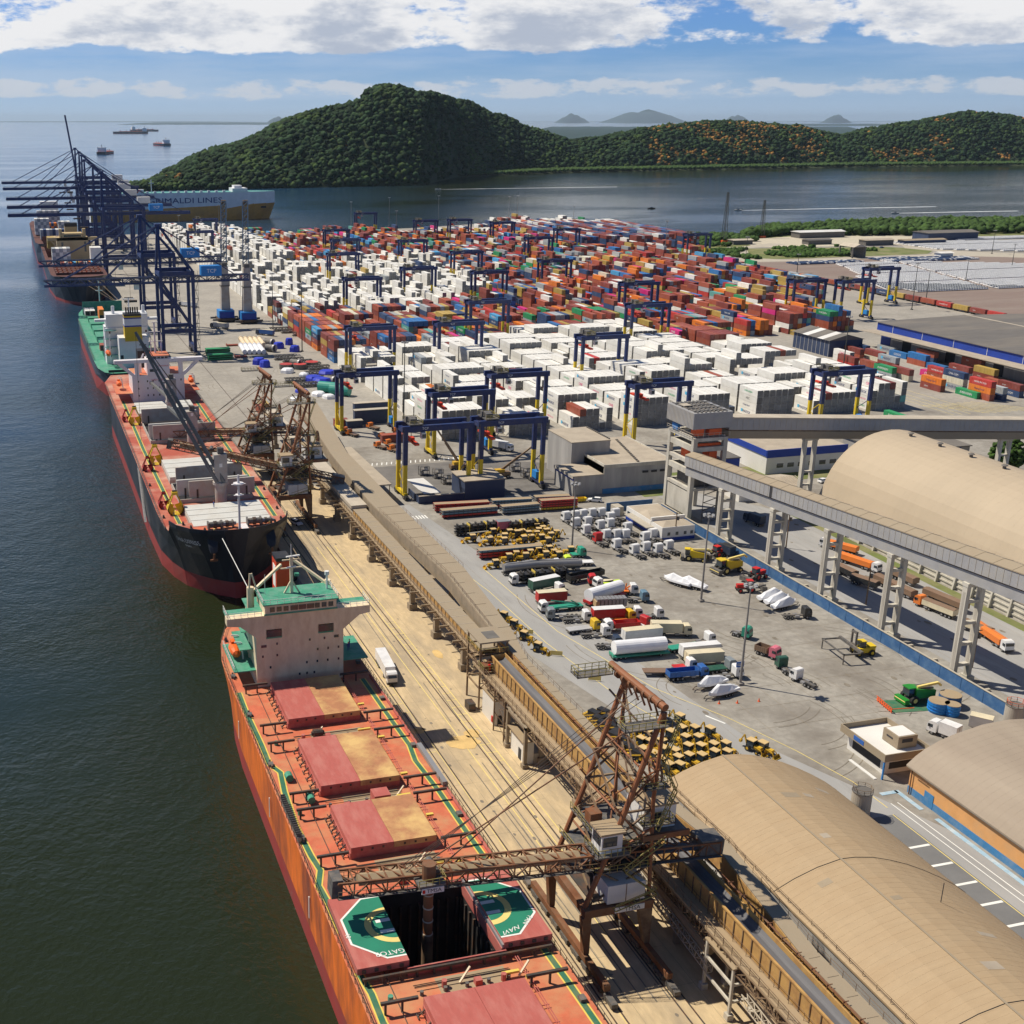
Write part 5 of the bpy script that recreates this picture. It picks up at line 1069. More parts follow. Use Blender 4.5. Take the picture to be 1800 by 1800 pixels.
for y, x0, x1, m in ((311.5, 41.6, 59.5, 'coaming grey'), (313.5, 38.6, 58, 'hatch grey'), (376.5, 39.6, 59.6, 'coaming grey'), (379, 38.6, 56, 'hatch grey'), (400.5, 38.6, 58, 'coaming grey'), (326, 40, 58.8, 'coaming grey')):
    part(B(m).box(x0, x1, y, y + .7, 13.4, 17.8).use('dark steel').box(x0 + 2, x0 + 2.5, y - .1, y, 12.2, 15.5).box(x1 - 2.5, x1 - 2, y - .1, y, 12.2, 15.5), 'raised_hatch_cover', s2)
for (x, y, zt_, tip) in ((49.6, 308, 26, (30.2, 318, 57.5)), (50.8, 368, 24, None), (49.8, 409, 26, None)):
    b = B('coaming grey').cyl(x, y, 12, 18, 1.6, n=16).cyl(x, y, 17.6, 18.3, 2.1, n=16).box(x - 1.7, x + 1.7, y - 1.5, y + 1.5, 18.3, zt_).use('machine grey').box(x - .6, x + 1, y - .8, y + .8, zt_, zt_ + 1.6).use('mark white').box(x - .4, x + .4, y - 1.55, y - 1.5, 22.6, 23.6)
    c_ = part(b, 'deck_crane', s2)
    if tip:
        b = B('boom grey'); f = Vector((x - .3, y - 1.8, 18.6)); T = Vector(tip); d = (T - f)
        a = Vector((0.7, -0.5, .2))
        for s in (-1, 1): b.bar(f + Vector((s * .9, 0, 0)), f + d * .62 + Vector((s * .75, 0, 0)), .5, .9); b.bar(f + d * .62 + Vector((s * .75, 0, 0)), T, .35, .6)
        for k in range(1, 12): b.bar(f + d * (k / 12) + Vector((-.9, 0, 0)), f + d * (k / 12) + Vector((.9, 0, 0)), .3)
        part(b, 'crane_boom', c_)
        b = B('dark steel')
        for k in range(3): b.bar((x + k * .3, y, zt_ + 1.3), T, .07)
        b.bar(T, T + Vector((0, 0, -30)), .08); part(b, 'hoist_rope', c_)
    else:
        b = B('boom grey').bar((x, y - 1.8, 18.8), (x - 4, y + 26, 19.6), .9, .9); part(b, 'crane_boom', c_)
b = B('house white').bar((49.1, 277.9, 14.2), (49.1, 277.9, 28.5), .5).bar((47.4, 277.9, 26.2), (50.8, 277.9, 26.2), .5, .15).bar((47.9, 277.9, 23.4), (50.3, 277.9, 23.4), .4, .15).cyl(49.1, 277.9, 26.2, 26.5, 1.3, n=12).cyl(49.1, 277.9, 23.4, 23.6, .9, n=12); part(b, 'foremast', s2)
for a_ in ((43.6, 281.2, 14.2, 1.35), (46.6, 281.6, 14.2, 1.2), (53.5, 281.8, 14.2, 1.35), (56.4, 282, 14.2, 1.1)): b = MB(); winch(b, *a_); part(b, 'winch', s2)
b = MB()
bollards(b, [(41, 280.9), (45.5, 279), (52, 279), (55.4, 280.4), (59, 283), (38, 283.6), (61, 285), (36.5, 287)], 14.1)
bollards(b, [(33.2, 300), (33.1, 330), (33, 346), (63.2, 300), (63.4, 318)], 12); b.use('mark yellow').box(42.8, 43.2, 278.8, 279.2, 14.2, 15).box(57, 57.4, 281.2, 281.6, 14.2, 15).use('house white').box(49.9, 51.6, 278.5, 283, 14.2, 14.4); part(b, 'bollards', s2)
for s, x, y in ((-1, 42.3, 276.4), (1, 57.0, 277.6)):
    b = B('hull black').loft([[(x + r_ * math.cos(a), y + .6 * r_ * math.sin(a) + dy, zz_ + .5 * r_ * math.sin(a)) for a in [i * math.pi / 4 for i in range(8)]] for r_, dy, zz_ in ((1.1, 2.6, 13.3), (1.25, .9, 11.6), (1.1, .2, 10.3), (.5, 0, 9.3))]).use('loader rust').bar((x, y - .4, 9.6), (x, y - .2, 7.6), .5).bar((x - .9, y - .3, 7.9), (x + .9, y - .3, 7.9), .45); part(b, 'anchor', s2)
def hull_x(st, y, z, zb=1.2):
    for (y0, a0, w0, d0), (y1, a1, w1, d1) in zip(st, st[1:]):
        if y0 <= y <= y1:
            f = (y - y0) / (y1 - y0); X = []
            for a, w_, d in ((a0, w0, d0), (a1, w1, d1)):
                zm = (zb + d) / 2; xm = w_ + (a - w_) * (zm + 3.5) ** 1.6 / (d + 3.5) ** 1.6; X.append(xm + (a - xm) * (z - zm) / (d - zm))
            return X[0] + (X[1] - X[0]) * f
b = B('text white').text('CHINA EXPRESS', 1.6, lambda u, v: (XC2 - hull_x(ST2, 282.9 - u * .56, 11.2 + v) - .4, 282.7 - u * .56, 11.2 + v)); b.text('PANAMA', .7, lambda u, v: (XC2 - hull_x(ST2, 282.9 - u * .56, 9.8 + v) - .4, 282.7 - u * .56, 9.8 + v))
part(b, 'name_lettering', s2)
b = B('house white').box(39.6, 58.4, 438, 452, 12, 21.8).box(45.2, 53.2, 437.6, 448, 21.8, 26.8); b.extr([(33.4, 26.4), (33.4, 27.6), (65.4, 27.6), (65.4, 26.4), (33.4, 26.4)][:4], 437.4, 440)
for s in (-1, 1):
    xo = 49.4 + s * 8.9; b.bar((xo - s * 1.0, 438.7, 21.8), (xo - s * 1.0, 438.7, 26.4), 1.6, 1.2).bar((xo, 438.7, 21.5), (xo + s * 5.5, 438.7, 26.4), 1.1, 1.1)
b.box(45.6, 52.9, 437.8, 446, 27.6, 28.6)
part(b, 'house', s2); part(B('deck red').box(45.2, 53.3, 437.6, 446.3, 28.6, 28.8).box(39.8, 45.1, 438.2, 451.6, 21.82, 21.95).box(53.3, 58.2, 438.2, 451.6, 21.82, 21.95).box(33.6, 39.6, 438, 456, 15.2, 15.4).box(58.4, 64, 438, 456, 15.2, 15.4), 'upper_deck', s2)
for k in range(5): part(B('glass').box(46.2 + k * 1.35, 47.3 + k * 1.35, 437.72, 437.8, 27.75, 28.4), 'window', s2)
b = B('glass')
for i, z_ in enumerate((19.2, 16.6, 14)):
    for x in (41.5, 44.8, 46.8, 49, 54, 57)[: 6 - i]: b.box(x, x + .45, 437.93, 438, z_, z_ + .7)
b.box(46, 47.6, 437.53, 437.6, 23, 24); part(b, 'porthole', s2)
b = B('tractor red').text('NO SMOKING', .7, lambda u, v: (50.6 + u, 437.55, 25 + v)).text('SAFETY FIRST', .8, lambda u, v: (48.8 + u, 437.9, 19.9 + v)); part(b, 'lettering', s2)
b = B('house white').bar((49, 444, 28.8), (49, 444, 40), .6).bar((46.6, 444, 33), (51.8, 444, 33), .5, .2).bar((47, 444, 36.5), (51, 444, 36.5), .4, .2).bar((47.4, 444, 28.8), (47.4, 444, 36), .25).bar((51.2, 444, 28.8), (51.2, 444, 36), .25).bar((48, 443.5, 40), (50.4, 444, 40), .4, .2).cyl(43, 442, 21.9, 26, .5, n=8).bar((43, 442, 26), (44.5, 442, 29), .5); part(b, 'radar_mast', s2)
lifeboat(s2, 35.4, 446, 17.6); lifeboat(s2, 62, 446, 17.6); part(B('black paint').box(45, 53, 470, 476, 12, 25), 'funnel', s2)
b = B('machine grey').rail([(XC2 - 16.05, y, 12) for y in (289, 330, 376, 450, 470)], 1.0, 2.2, .08).rail([(XC2 + 16.05, y, 12) for y in (289, 330, 376, 450, 470)], 1.0, 2.2, .08); part(b, 'railing', s2)
b = B('steel').bar((32.0, 350, 11.8), (31.4, 331, 1.0), .7, .12).rail([(31.75, 350, 11.9), (31.15, 331, 1.1)], 1, 2, .08); part(b, 'gangway', s2)
for i, (p, q) in enumerate((((40, 800, 14), (66, 756, .6)), ((46, 799, 14), (67, 742, .6)), ((52, 800, 14), (68, 734, .6)), ((38, 509, 9.2), (65.5, 500, .6)), ((54, 509, 9.2), (66, 502, .6)), ((34.5, 300, 12.2), (65, 262, .6)) if 0 else ((60, 286, 13.6), (66, 262, .6)))):
    tag(B('dusty sheet').bar(p, q, .16).build('mooring_rope'), '%s mooring line from the %s to the quay' % (['first slack', 'second', 'third', 'left', 'right', 'single'][i], ['far black bow'] * 3 and (['dark bow of the cream-housed ship'] * 3 + ['grey ship stern'] * 2 + ['black ship bow'])[i]), 'rope')
for i in range(30):
    y = 100 + i * 15; tag(B('tyre').tube((64.0 - .9, y, -.4), (64.0 - .9, y + 1.8, -.4), 1.5, 10).build('fender'), 'black rubber fender on the quay face, %s from the near end' % ORD[i], 'fender', 'rubber fenders on the quay face')
mr_ = B('mark white').bar((44.5, 276.6, 13.2), (45.2, 232.5, 11), .13); tag(mr_.build('mooring_rope'), 'pale mooring rope from the black bow to the orange ship stern', 'rope')
# grabs standing on the deck of the black ship
def grab(x, y, m, lb, s=1.0):
    b = MB(); t = thing('grab_bucket', lb, 'grab', (x, y, 12), 0, 'cargo grabs on the deck of the black ship')
    b = B(m)
    for sgn in (-1, 1):
        b.loft([[(sgn * x_ * s, -1.2 * s, z_ * s), (sgn * x_ * s, 1.2 * s, z_ * s), (sgn * (x_ - .25) * s, 1.2 * s, (z_ + .1) * s), (sgn * (x_ - .25) * s, -1.2 * s, (z_ + .1) * s)] for x_, z_ in ((.15, .05), (.9, .0), (1.5, .5), (1.75, 1.2), (1.5, 1.9))])
        b.add([(0, -1.2 * s, 1.6 * s), (sgn * .9 * s, -1.2 * s, .05 * s), (sgn * 1.5 * s, -1.2 * s, .5 * s), (sgn * 1.7 * s, -1.2 * s, 1.3 * s), (sgn * 1.4 * s, -1.2 * s, 2.0 * s)], [(0, 1, 2, 3, 4)]).add([(0, 1.2 * s, 1.6 * s), (sgn * .9 * s, 1.2 * s, .05 * s), (sgn * 1.5 * s, 1.2 * s, .5 * s), (sgn * 1.7 * s, 1.2 * s, 1.3 * s), (sgn * 1.4 * s, 1.2 * s, 2.0 * s)], [(4, 3, 2, 1, 0)])
    part(b, 'bucket_shell', t)
    b = B(m)
    for a in (-1.5, 1.5):
        for c in (-1.0, 1.0): b.bar((a * s, c * s, 1.8 * s), (a * .25 * s, c * .4 * s, 4.3 * s), .22 * s)
    part(b, 'arm', t); part(B(m).box(-.6 * s, .6 * s, -.6 * s, .6 * s, 4.2 * s, 4.8 * s).use('dark steel').tube((-.5 * s, 0, 4.9 * s), (.5 * s, 0, 4.9 * s), .5 * s, 8), 'head_block', t)
for (x, y, m, lb, s) in ((34.2, 409, 'grab red', 'dark red grab farthest aft on the black ship deck', .85), (36.6, 404, 'grab yellow', 'yellow grab farthest aft on the black ship deck, by the white house', 1.25), (34.3, 345.5, 'grab red', 'dark red grab in the middle of the black ship deck', .9), (37.3, 352.5, 'grab yellow', 'yellow grab in the middle of the black ship deck', 1.25), (34.4, 308.5, 'grab red', 'dark red grab nearest the bow of the black ship', .9), (36.6, 302.8, 'grab yellow', 'yellow grab nearest the bow of the black ship', 1.25)): grab(x, y, m, lb, s)
# ---- 3: geared carrier with green decks and a yellow funnel
s3 = thing('cargo_ship', 'grey cargo ship with green decks and yellow funnel ringed in blue, moored stern on', 'ship')
hull(s3, 46.5, [(508, 8, 4, 9), (512, 11.5, 7, 9), (522, 13.6, 10.5, 9), (540, 14, 13.5, 9), (650, 14, 13.5, 9), (672, 12.5, 9, 10.5), (690, 8, 3.5, 11.5), (700, 1.2, .4, 12)], 'hull grey blue', 'boot red', 3.0, 'deck green')
b = B('hull black').add([(38.2, 507.8, 9.2), (54.8, 507.8, 9.2), (51, 507.8, -3.4), (42, 507.8, -3.4)], [(0, 3, 2, 1)]).box(36.5, 56.5, 511, 511.3, 9, 10); part(b, 'stern_plate', s3)
b = B('ship white').box(37.5, 56, 530, 542, 9, 24.5).box(38.2, 56, 531, 541, 24.5, 30.2).box(42.2, 54.5, 519, 530, 9, 22).box(33.5, 60.5, 533, 536, 27.0, 28.0); part(b, 'house', s3)
b = B('funnel yellow').box(44.8, 52.0, 518.4, 524.5, 20.5, 26.6).use('fascia blue').box(44.8, 52, 518.4, 524.5, 26.6, 27.2).use('ship white').box(44.8, 52, 518.4, 524.5, 27.2, 30).use('fascia blue').box(44.8, 52, 518.4, 524.5, 30, 30.5).use('funnel yellow').box(44.8, 52, 518.4, 524.5, 30.5, 31.2).use('black paint').box(44.8, 52, 518.4, 524.5, 31.2, 32.0)
for k in range(6): b.cyl(46 + k * .95, 521, 32, 34.6, .33, n=8)
part(b, 'funnel', s3)
b = B('ship white').bar((48.5, 535, 30), (48.5, 535, 37), .5).bar((46, 535, 36.2), (51, 535, 36.2), .4).cyl(41.5, 534, 30.2, 33.5, .7, n=8).cyl(54.5, 534, 30.2, 33.5, .7, n=8).use('black paint').bar((46.6, 533, 37), (50.4, 533, 37), .5, .3); part(b, 'radar_mast', s3)
b = B('glass').box(42.6, 43.8, 518.93, 519, 13, 14.6)
for x in (39, 54.6):
    for z_ in (12, 15.5, 19, 22.3): b.box(x, x + .7, 529.93, 530, z_, z_ + .9)
part(b, 'window', s3)
b = B('teal rail' if 'teal rail' in M else 'box teal')
for z_ in (13, 16.5, 20, 23.6): b.box(37, 42.2, 528.6, 530, z_, z_ + .15).box(55.5, 57, 529, 542, z_, z_ + .15)
part(b, 'gallery_deck', s3)
b = B('deck green')
for k in range(6): b.box(37.5, 55.5, 548 + k * 20, 563 + k * 20, 9, 11.4)
part(b, 'hatch_cover', s3)
b = B('deck green').box(36, 57, 668, 669, 10, 17); part(b, 'breakwater', s3)
b = B('ship white').bar((46.5, 686, 11.5), (46.5, 686, 26), .6).bar((44.6, 686, 20.5), (48.4, 686, 20.5), .4); part(b, 'foremast', s3)
b = B('ship white').bar((36.5, 527, 11), (36.5, 527, 22), .4).bar((39, 527, 11), (39, 527, 22), .4).use('lifeboat orange').loft([[(37.8 + r_ * math.cos(a), 524 + t_, 15 + r_ * math.sin(a)) for a in [i * math.pi / 4 for i in range(8)]] for t_, r_ in ((-3, .2), (-2, 1.1), (2, 1.1), (3, .2))]); part(b, 'lifeboat', s3)
b = B('machine grey')
for s in (-1, 1): b.rail([(46.5 + s * 13.9, y, 9) for y in (540, 600, 655)], 1.2, 3, .1)
part(b, 'railing', s3)
# ---- 4 and 5: container ships beyond
s4 = thing('container_ship', 'black-hulled container ship with cream wheelhouse under the far quay cranes', 'ship')
hull(s4, 44, [(797, 4, 1, 15), (799, 9, 3, 15), (803, 14, 6, 15), (812, 17, 11, 14), (830, 18.3, 16, 13), (870, 18.5, 18.2, 13), (1060, 18.5, 18, 13), (1085, 16, 11, 13)], 'hull black', 'boot red', -1.2, 'hold maroon')
b = B('ship cream').box(34, 56, 905, 920, 13, 30).box(27.5, 62.5, 905, 908, 28, 30.2).box(38, 52, 905, 917, 30, 33).box(36, 38, 906, 910, 30, 36).box(52.5, 54.5, 906, 910, 30, 36); b.bar((30, 906, 28), (35, 906, 22), .9).bar((60, 906, 28), (55, 906, 22), .9); part(b, 'house', s4)
b = B('glass').box(39, 51, 904.9, 905, 30.6, 31.8).box(37, 38.4, 904.9, 905, 20, 27).box(53, 54.4, 904.9, 905, 20, 27); part(b, 'window', s4); part(B('ship cream').box(41, 50, 925, 934, 13, 36).use('black paint').box(41, 50, 925, 934, 36, 38.5), 'funnel', s4)
b = B('hold maroon')
for k in range(7):
    b.use('hold maroon').box(29, 59, 822 + k * 11, 830 + k * 11, 13, 15).use('deck red')
    for j in range(10): b.box(30 + j * 3, 31 + j * 3, 822 + k * 11, 823 + k * 11, 15, 15.8)
for k in range(13): b.use('hold maroon').box(28, 60, 940 + k * 10.6, 941 + k * 10.6, 13, 18)
part(b, 'hatch_cover', s4)
b = B('text white').text('MAIPO', 3.0, lambda u, v: (47 + u, 801.0 - v * .3, 10.5 + v)); part(b, 'name_lettering', s4)
s5 = thing('container_ship', 'far black-hulled container ship stacked with grey and orange boxes', 'ship')
hull(s5, 39, [(1012, 3, 1, 16), (1016, 9, 4, 16), (1026, 15, 10, 15), (1050, 17, 16, 14), (1250, 17, 16, 14), (1280, 14, 9, 14)], 'hull black', 'boot red', -1, 'hold maroon')
part(B('ship white').box(32, 48, 1190, 1202, 14, 38), 'house', s5)
def deck_stack(parent_label, x0, n, y, z0, tiers, cols, grp):
    t = thing('container_stack', parent_label, 'container stack', (0, 0, 0), 0, None)
    b = MB()
    for i in range(n):
        for k in range(tiers):
            b.use(cols[(i * 7 + k * 3) % len(cols)]).box(x0 + i * 2.5, x0 + i * 2.5 + 2.42, y, y + 12, z0 + k * 2.7, z0 + k * 2.7 + 2.62)
    return b
for (lb, x0, n, y, z0, tiers, cols) in (
    ('white reefer stack left of the cream wheelhouse', 29, 5, 872, 15, 4, ['reefer white', 'box grey']), ('white reefer stack right of the cream wheelhouse', 55, 3, 872, 15, 4, ['reefer white']),
    ('low mixed row of boxes before the cream wheelhouse', 34, 9, 858, 15, 1, ['box rust red', 'box light blue', 'reefer white', 'box mustard', 'box orange']), ('yellow boxes behind the wheelhouse wing on the near container ship', 29, 6, 960, 15, 4, ['box mustard', 'box mustard', 'ship cream']),
    ('white and grey boxes forward on the far container ship', 24, 5, 1110, 15, 5, ['reefer white', 'box grey']), ('long grey block of boxes on the far container ship', 27, 9, 1062, 15, 3, ['box grey', 'box navy', 'reefer white']), ('orange and navy boxes amidships on the far ship', 36, 5, 1130, 15, 3, ['box orange', 'box navy']), ('white boxes at the quay side of the far ship', 44, 4, 1110, 15, 4, ['reefer white', 'box grey']), ('tall grey block aft on the far ship', 28, 8, 1165, 15, 6, ['box grey', 'reefer white'])):
    b = deck_stack(lb, x0, n, y, z0, tiers, cols, None); o = [q for q in COL.objects if q.name.startswith('container_stack') and q.get('label') == lb][0]; o['group'] = 'box stacks on the container ships'; part(b, 'container', o)
for (x, y, z0, m, lb) in ((36.5, 655, 11.5, 'reefer white', 'white box forward on the green deck'), (39.2, 655, 11.5, 'reefer white', 'second white box forward on the green deck'), (42.8, 640, 11.5, 'box orange', 'orange box standing on the green deck'), (36.2, 549, 11.5, 'box rust red', 'rust red box near the house on the green deck')):
    tag(B(m).box(x, x + 2.5, y, y + 12 if m != 'box rust red' else y + 6, z0, z0 + (5.2 if m == 'box orange' else 2.6)).use('dark gap').box(x + .1, x + 2.4, y - .03, y, z0 + .2, z0 + 2.3).build('shipping_container'), lb, 'container', 'containers on the green decked ship')
# ---- car carrier lying across the end of the channel
ro = thing('car_carrier', 'white over mustard-brown car carrier lying across the channel behind the yard', 'ship')
X0, X1, YR = 95, 312, 1478
b = MB(); st = [(X0, 15, 15), (X1 - 60, 16, 15), (X1 - 25, 15, 10), (X1 - 9, 9, 4), (X1 + 3, 2.5, 1)]
for s in (-1, 1):
    for (xa, ha, wa), (xb, hb_, wb) in zip(st, st[1:]):
        xw = lambda x_: x_ - (7 if x_ > X1 - 20 else 0)
        za = 8.5 if xa < X1 - 110 else (10 if xa < X1 - 40 else 15); zb_ = 8.5 if xb < X1 - 110 else (14 if xb < X1 - 40 else 15.5)
        b.use('hull ochre' if 'hull ochre' in M else 'box mustard'); b.add([(xw(xa), YR + s * wa, -3.5), (xw(xb), YR + s * wb, -3.5), (xb, YR + s * hb_, zb_), (xa, YR + s * ha, za)], [(0, 1, 2, 3) if s < 0 else (3, 2, 1, 0)])
        b.use('ship white'); b.add([(xa, YR + s * ha, za), (xb, YR + s * hb_, zb_), (xb, YR + s * hb_, 29), (xa, YR + s * ha, 29)], [(0, 1, 2, 3) if s < 0 else (3, 2, 1, 0)])
b.use('box teal').add([(x, YR - h_, 29) for x, h_, _ in st] + [(x, YR + h_, 29) for x, h_, _ in st[::-1]], [tuple(range(10))]); b.use('ship white').box(X0 - .1, X0, YR - 15, YR + 15, -3, 29)
part(b, 'hull', ro)
b = B('ship white').box(X1 - 50, X1 - 32, YR - 12, YR + 12, 29, 33).box(X1 - 47, X1 - 38, YR - 8, YR + 8, 33, 36).box(X1 - 160, X1 - 154, YR - 9, YR - 3, 29, 33)
for k in range(16): part(B('ship white').box(X0 + 20 + k * 9, X0 + 23 + k * 9, YR - 14.5, YR - 11.5, 29, 31), 'vent_house', ro)
b.bar((X1 - 145, YR - 8, 29), (X1 - 145, YR - 8, 44), .8).bar((X1 - 148, YR - 8, 40), (X1 - 142, YR - 8, 40), .6).use('box teal')
for k in range(9): b.box(X1 - 30 + k * 3.2, X1 - 29 + k * 3.2, YR - 12 + k, YR - 11 + k, 27, 29)
b.use('box red').box(X1 - 165, X1 - 158, YR - 13, YR - 9, 29, 32); part(b, 'superstructure', ro)
b = B('text blue').text('GRIMALDI LINES', 10.5, lambda u, v: (205 + u * 1.15, YR - 16.15, 19.8 + v * .82 if True else 0)); part(b, 'name_lettering', ro)
b = B('dark gap').box(X1 - 16, X1 - 10, YR - 12.9, YR - 12.6, 10, 12); part(b, 'hawse', ro)
# ---- ships at anchor and passing boats
def small_ship(x, y, L_, rz, lb, hm_, s=1.0, grp='ships anchored in the bay'):
    t = thing('anchored_ship', lb, 'ship', (x, y, -3), rz, grp)
    b = MB(); st = [(-L_ / 2, .1 * L_, .07 * L_), (L_ * .25, .1 * L_, .1 * L_), (L_ * .42, .06 * L_, .04 * L_), (L_ / 2, .008 * L_, .004 * L_)]
    for sg in (-1, 1):
        for (xa, ha, wa), (xb, hb_, wb) in zip(st, st[1:]):
            for m, z0, z1, f0, f1 in (('boot red', -1, .018 * L_, 0, .3), (hm_, .018 * L_, .06 * L_, .3, 1)):
                b.use(m); A = lambda h_, w_, f: sg * (w_ + (h_ - w_) * f); b.add([(xa, A(ha, wa, f0), z0), (xb, A(hb_, wb, f0), z0), (xb, A(hb_, wb, f1), z1), (xa, A(ha, wa, f1), z1)], [(0, 1, 2, 3) if sg < 0 else (3, 2, 1, 0)])
    z1 = .06 * L_; b.use('deck red').add([(x_, h_, z1) for x_, h_, _ in st] + [(x_, -h_, z1) for x_, h_, _ in st[::-1]], [tuple(range(8))[::-1]]).use(hm_).box(-L_ / 2 - .1, -L_ / 2, -.1 * L_, .1 * L_, 0, z1); part(b, 'hull', t)
    part(B('ship white').box(-L_ * .46, -L_ * .34, -.085 * L_, .085 * L_, z1, z1 + .085 * L_).box(-L_ * .44, -L_ * .37, -.1 * L_, .1 * L_, z1 + .085 * L_, z1 + .1 * L_), 'house', t)
    b = B('coaming grey'); b.bar((-L_ * .4, 0, z1 + .1 * L_), (-L_ * .4, 0, z1 + .16 * L_), .012 * L_)
    for k in range(4): b.bar((-.2 * L_ + k * .16 * L_, 0, z1), (-.2 * L_ + k * .16 * L_, 0, z1 + .05 * L_), .015 * L_)
    part(b, 'mast', t); part(B('hatch red').box(-.28 * L_, .32 * L_, -.06 * L_, .06 * L_, z1, z1 + .012 * L_), 'hatch', t)
small_ship(359, 4470, 150, R(70), 'nearest anchored ship, dark hull and white house, seen end on', 'hull black')
small_ship(722, 5900, 170, R(105), 'anchored ship seen end on, farther off and right of the nearest', 'hull grey blue')
small_ship(1105, 11100, 300, R(172), 'long anchored freighter near the horizon, left of a pair', 'hull black')
small_ship(1480, 13400, 300, R(8), 'long anchored freighter near the horizon, right of a pair', 'hull grey blue')
mat('foam', (0.75, 0.78, 0.8), 0.8, var=0.3, vscale=0.2)
for (u, v, L_, dr, lb) in ((770, 333, 330, 1, 'small motor boat speeding left with a long white wake below the hill'), (1297, 370, 300, 1, 'small motor boat with white wake off the wooded point'), (1573, 375, 180, 1, 'rightmost small motor boat with white wake'), (1145, 367, 0, 1, 'small dark boat drifting without a wake'), (1040, 303, 0, 1, 'tiny dark boat close to the wooded shore')):
    c = G(u, v, -3); t = thing('motor_boat', lb, 'boat', c, math.pi, 'small boats in the channel')
    part(B('white paint' if L_ else 'black paint').loft([[(x, -w_, .1), (x, w_, .1), (x, w_ * 1.2, 1.2), (x, -w_ * 1.2, 1.2)] for x, w_ in ((-5, 1.4), (2, 1.5), (5.5, .2))]), 'hull', t); part(B('glass').box(-1.5, 1.5, -1, 1, 1.2, 2.4), 'cabin', t)
    if L_:
        n = 26; b = B('foam'); rngs = []
        for k in range(n + 1):
            t_ = k / n; w_ = 1.0 + 4.0 * t_ ** .7 * (1 - t_ * .6) + 1.2 * nz(k, L_, .9); rngs.append([(-4 - L_ * t_, -w_ + 6 * t_ * t_, .06), (-4 - L_ * t_, w_ + 6 * t_ * t_, .06)])
        b.loft(rngs, cap=False, closed=False); w = b.build('wake'); w.location = c; w.rotation_euler.z = math.pi; tag(w, kind='structure')
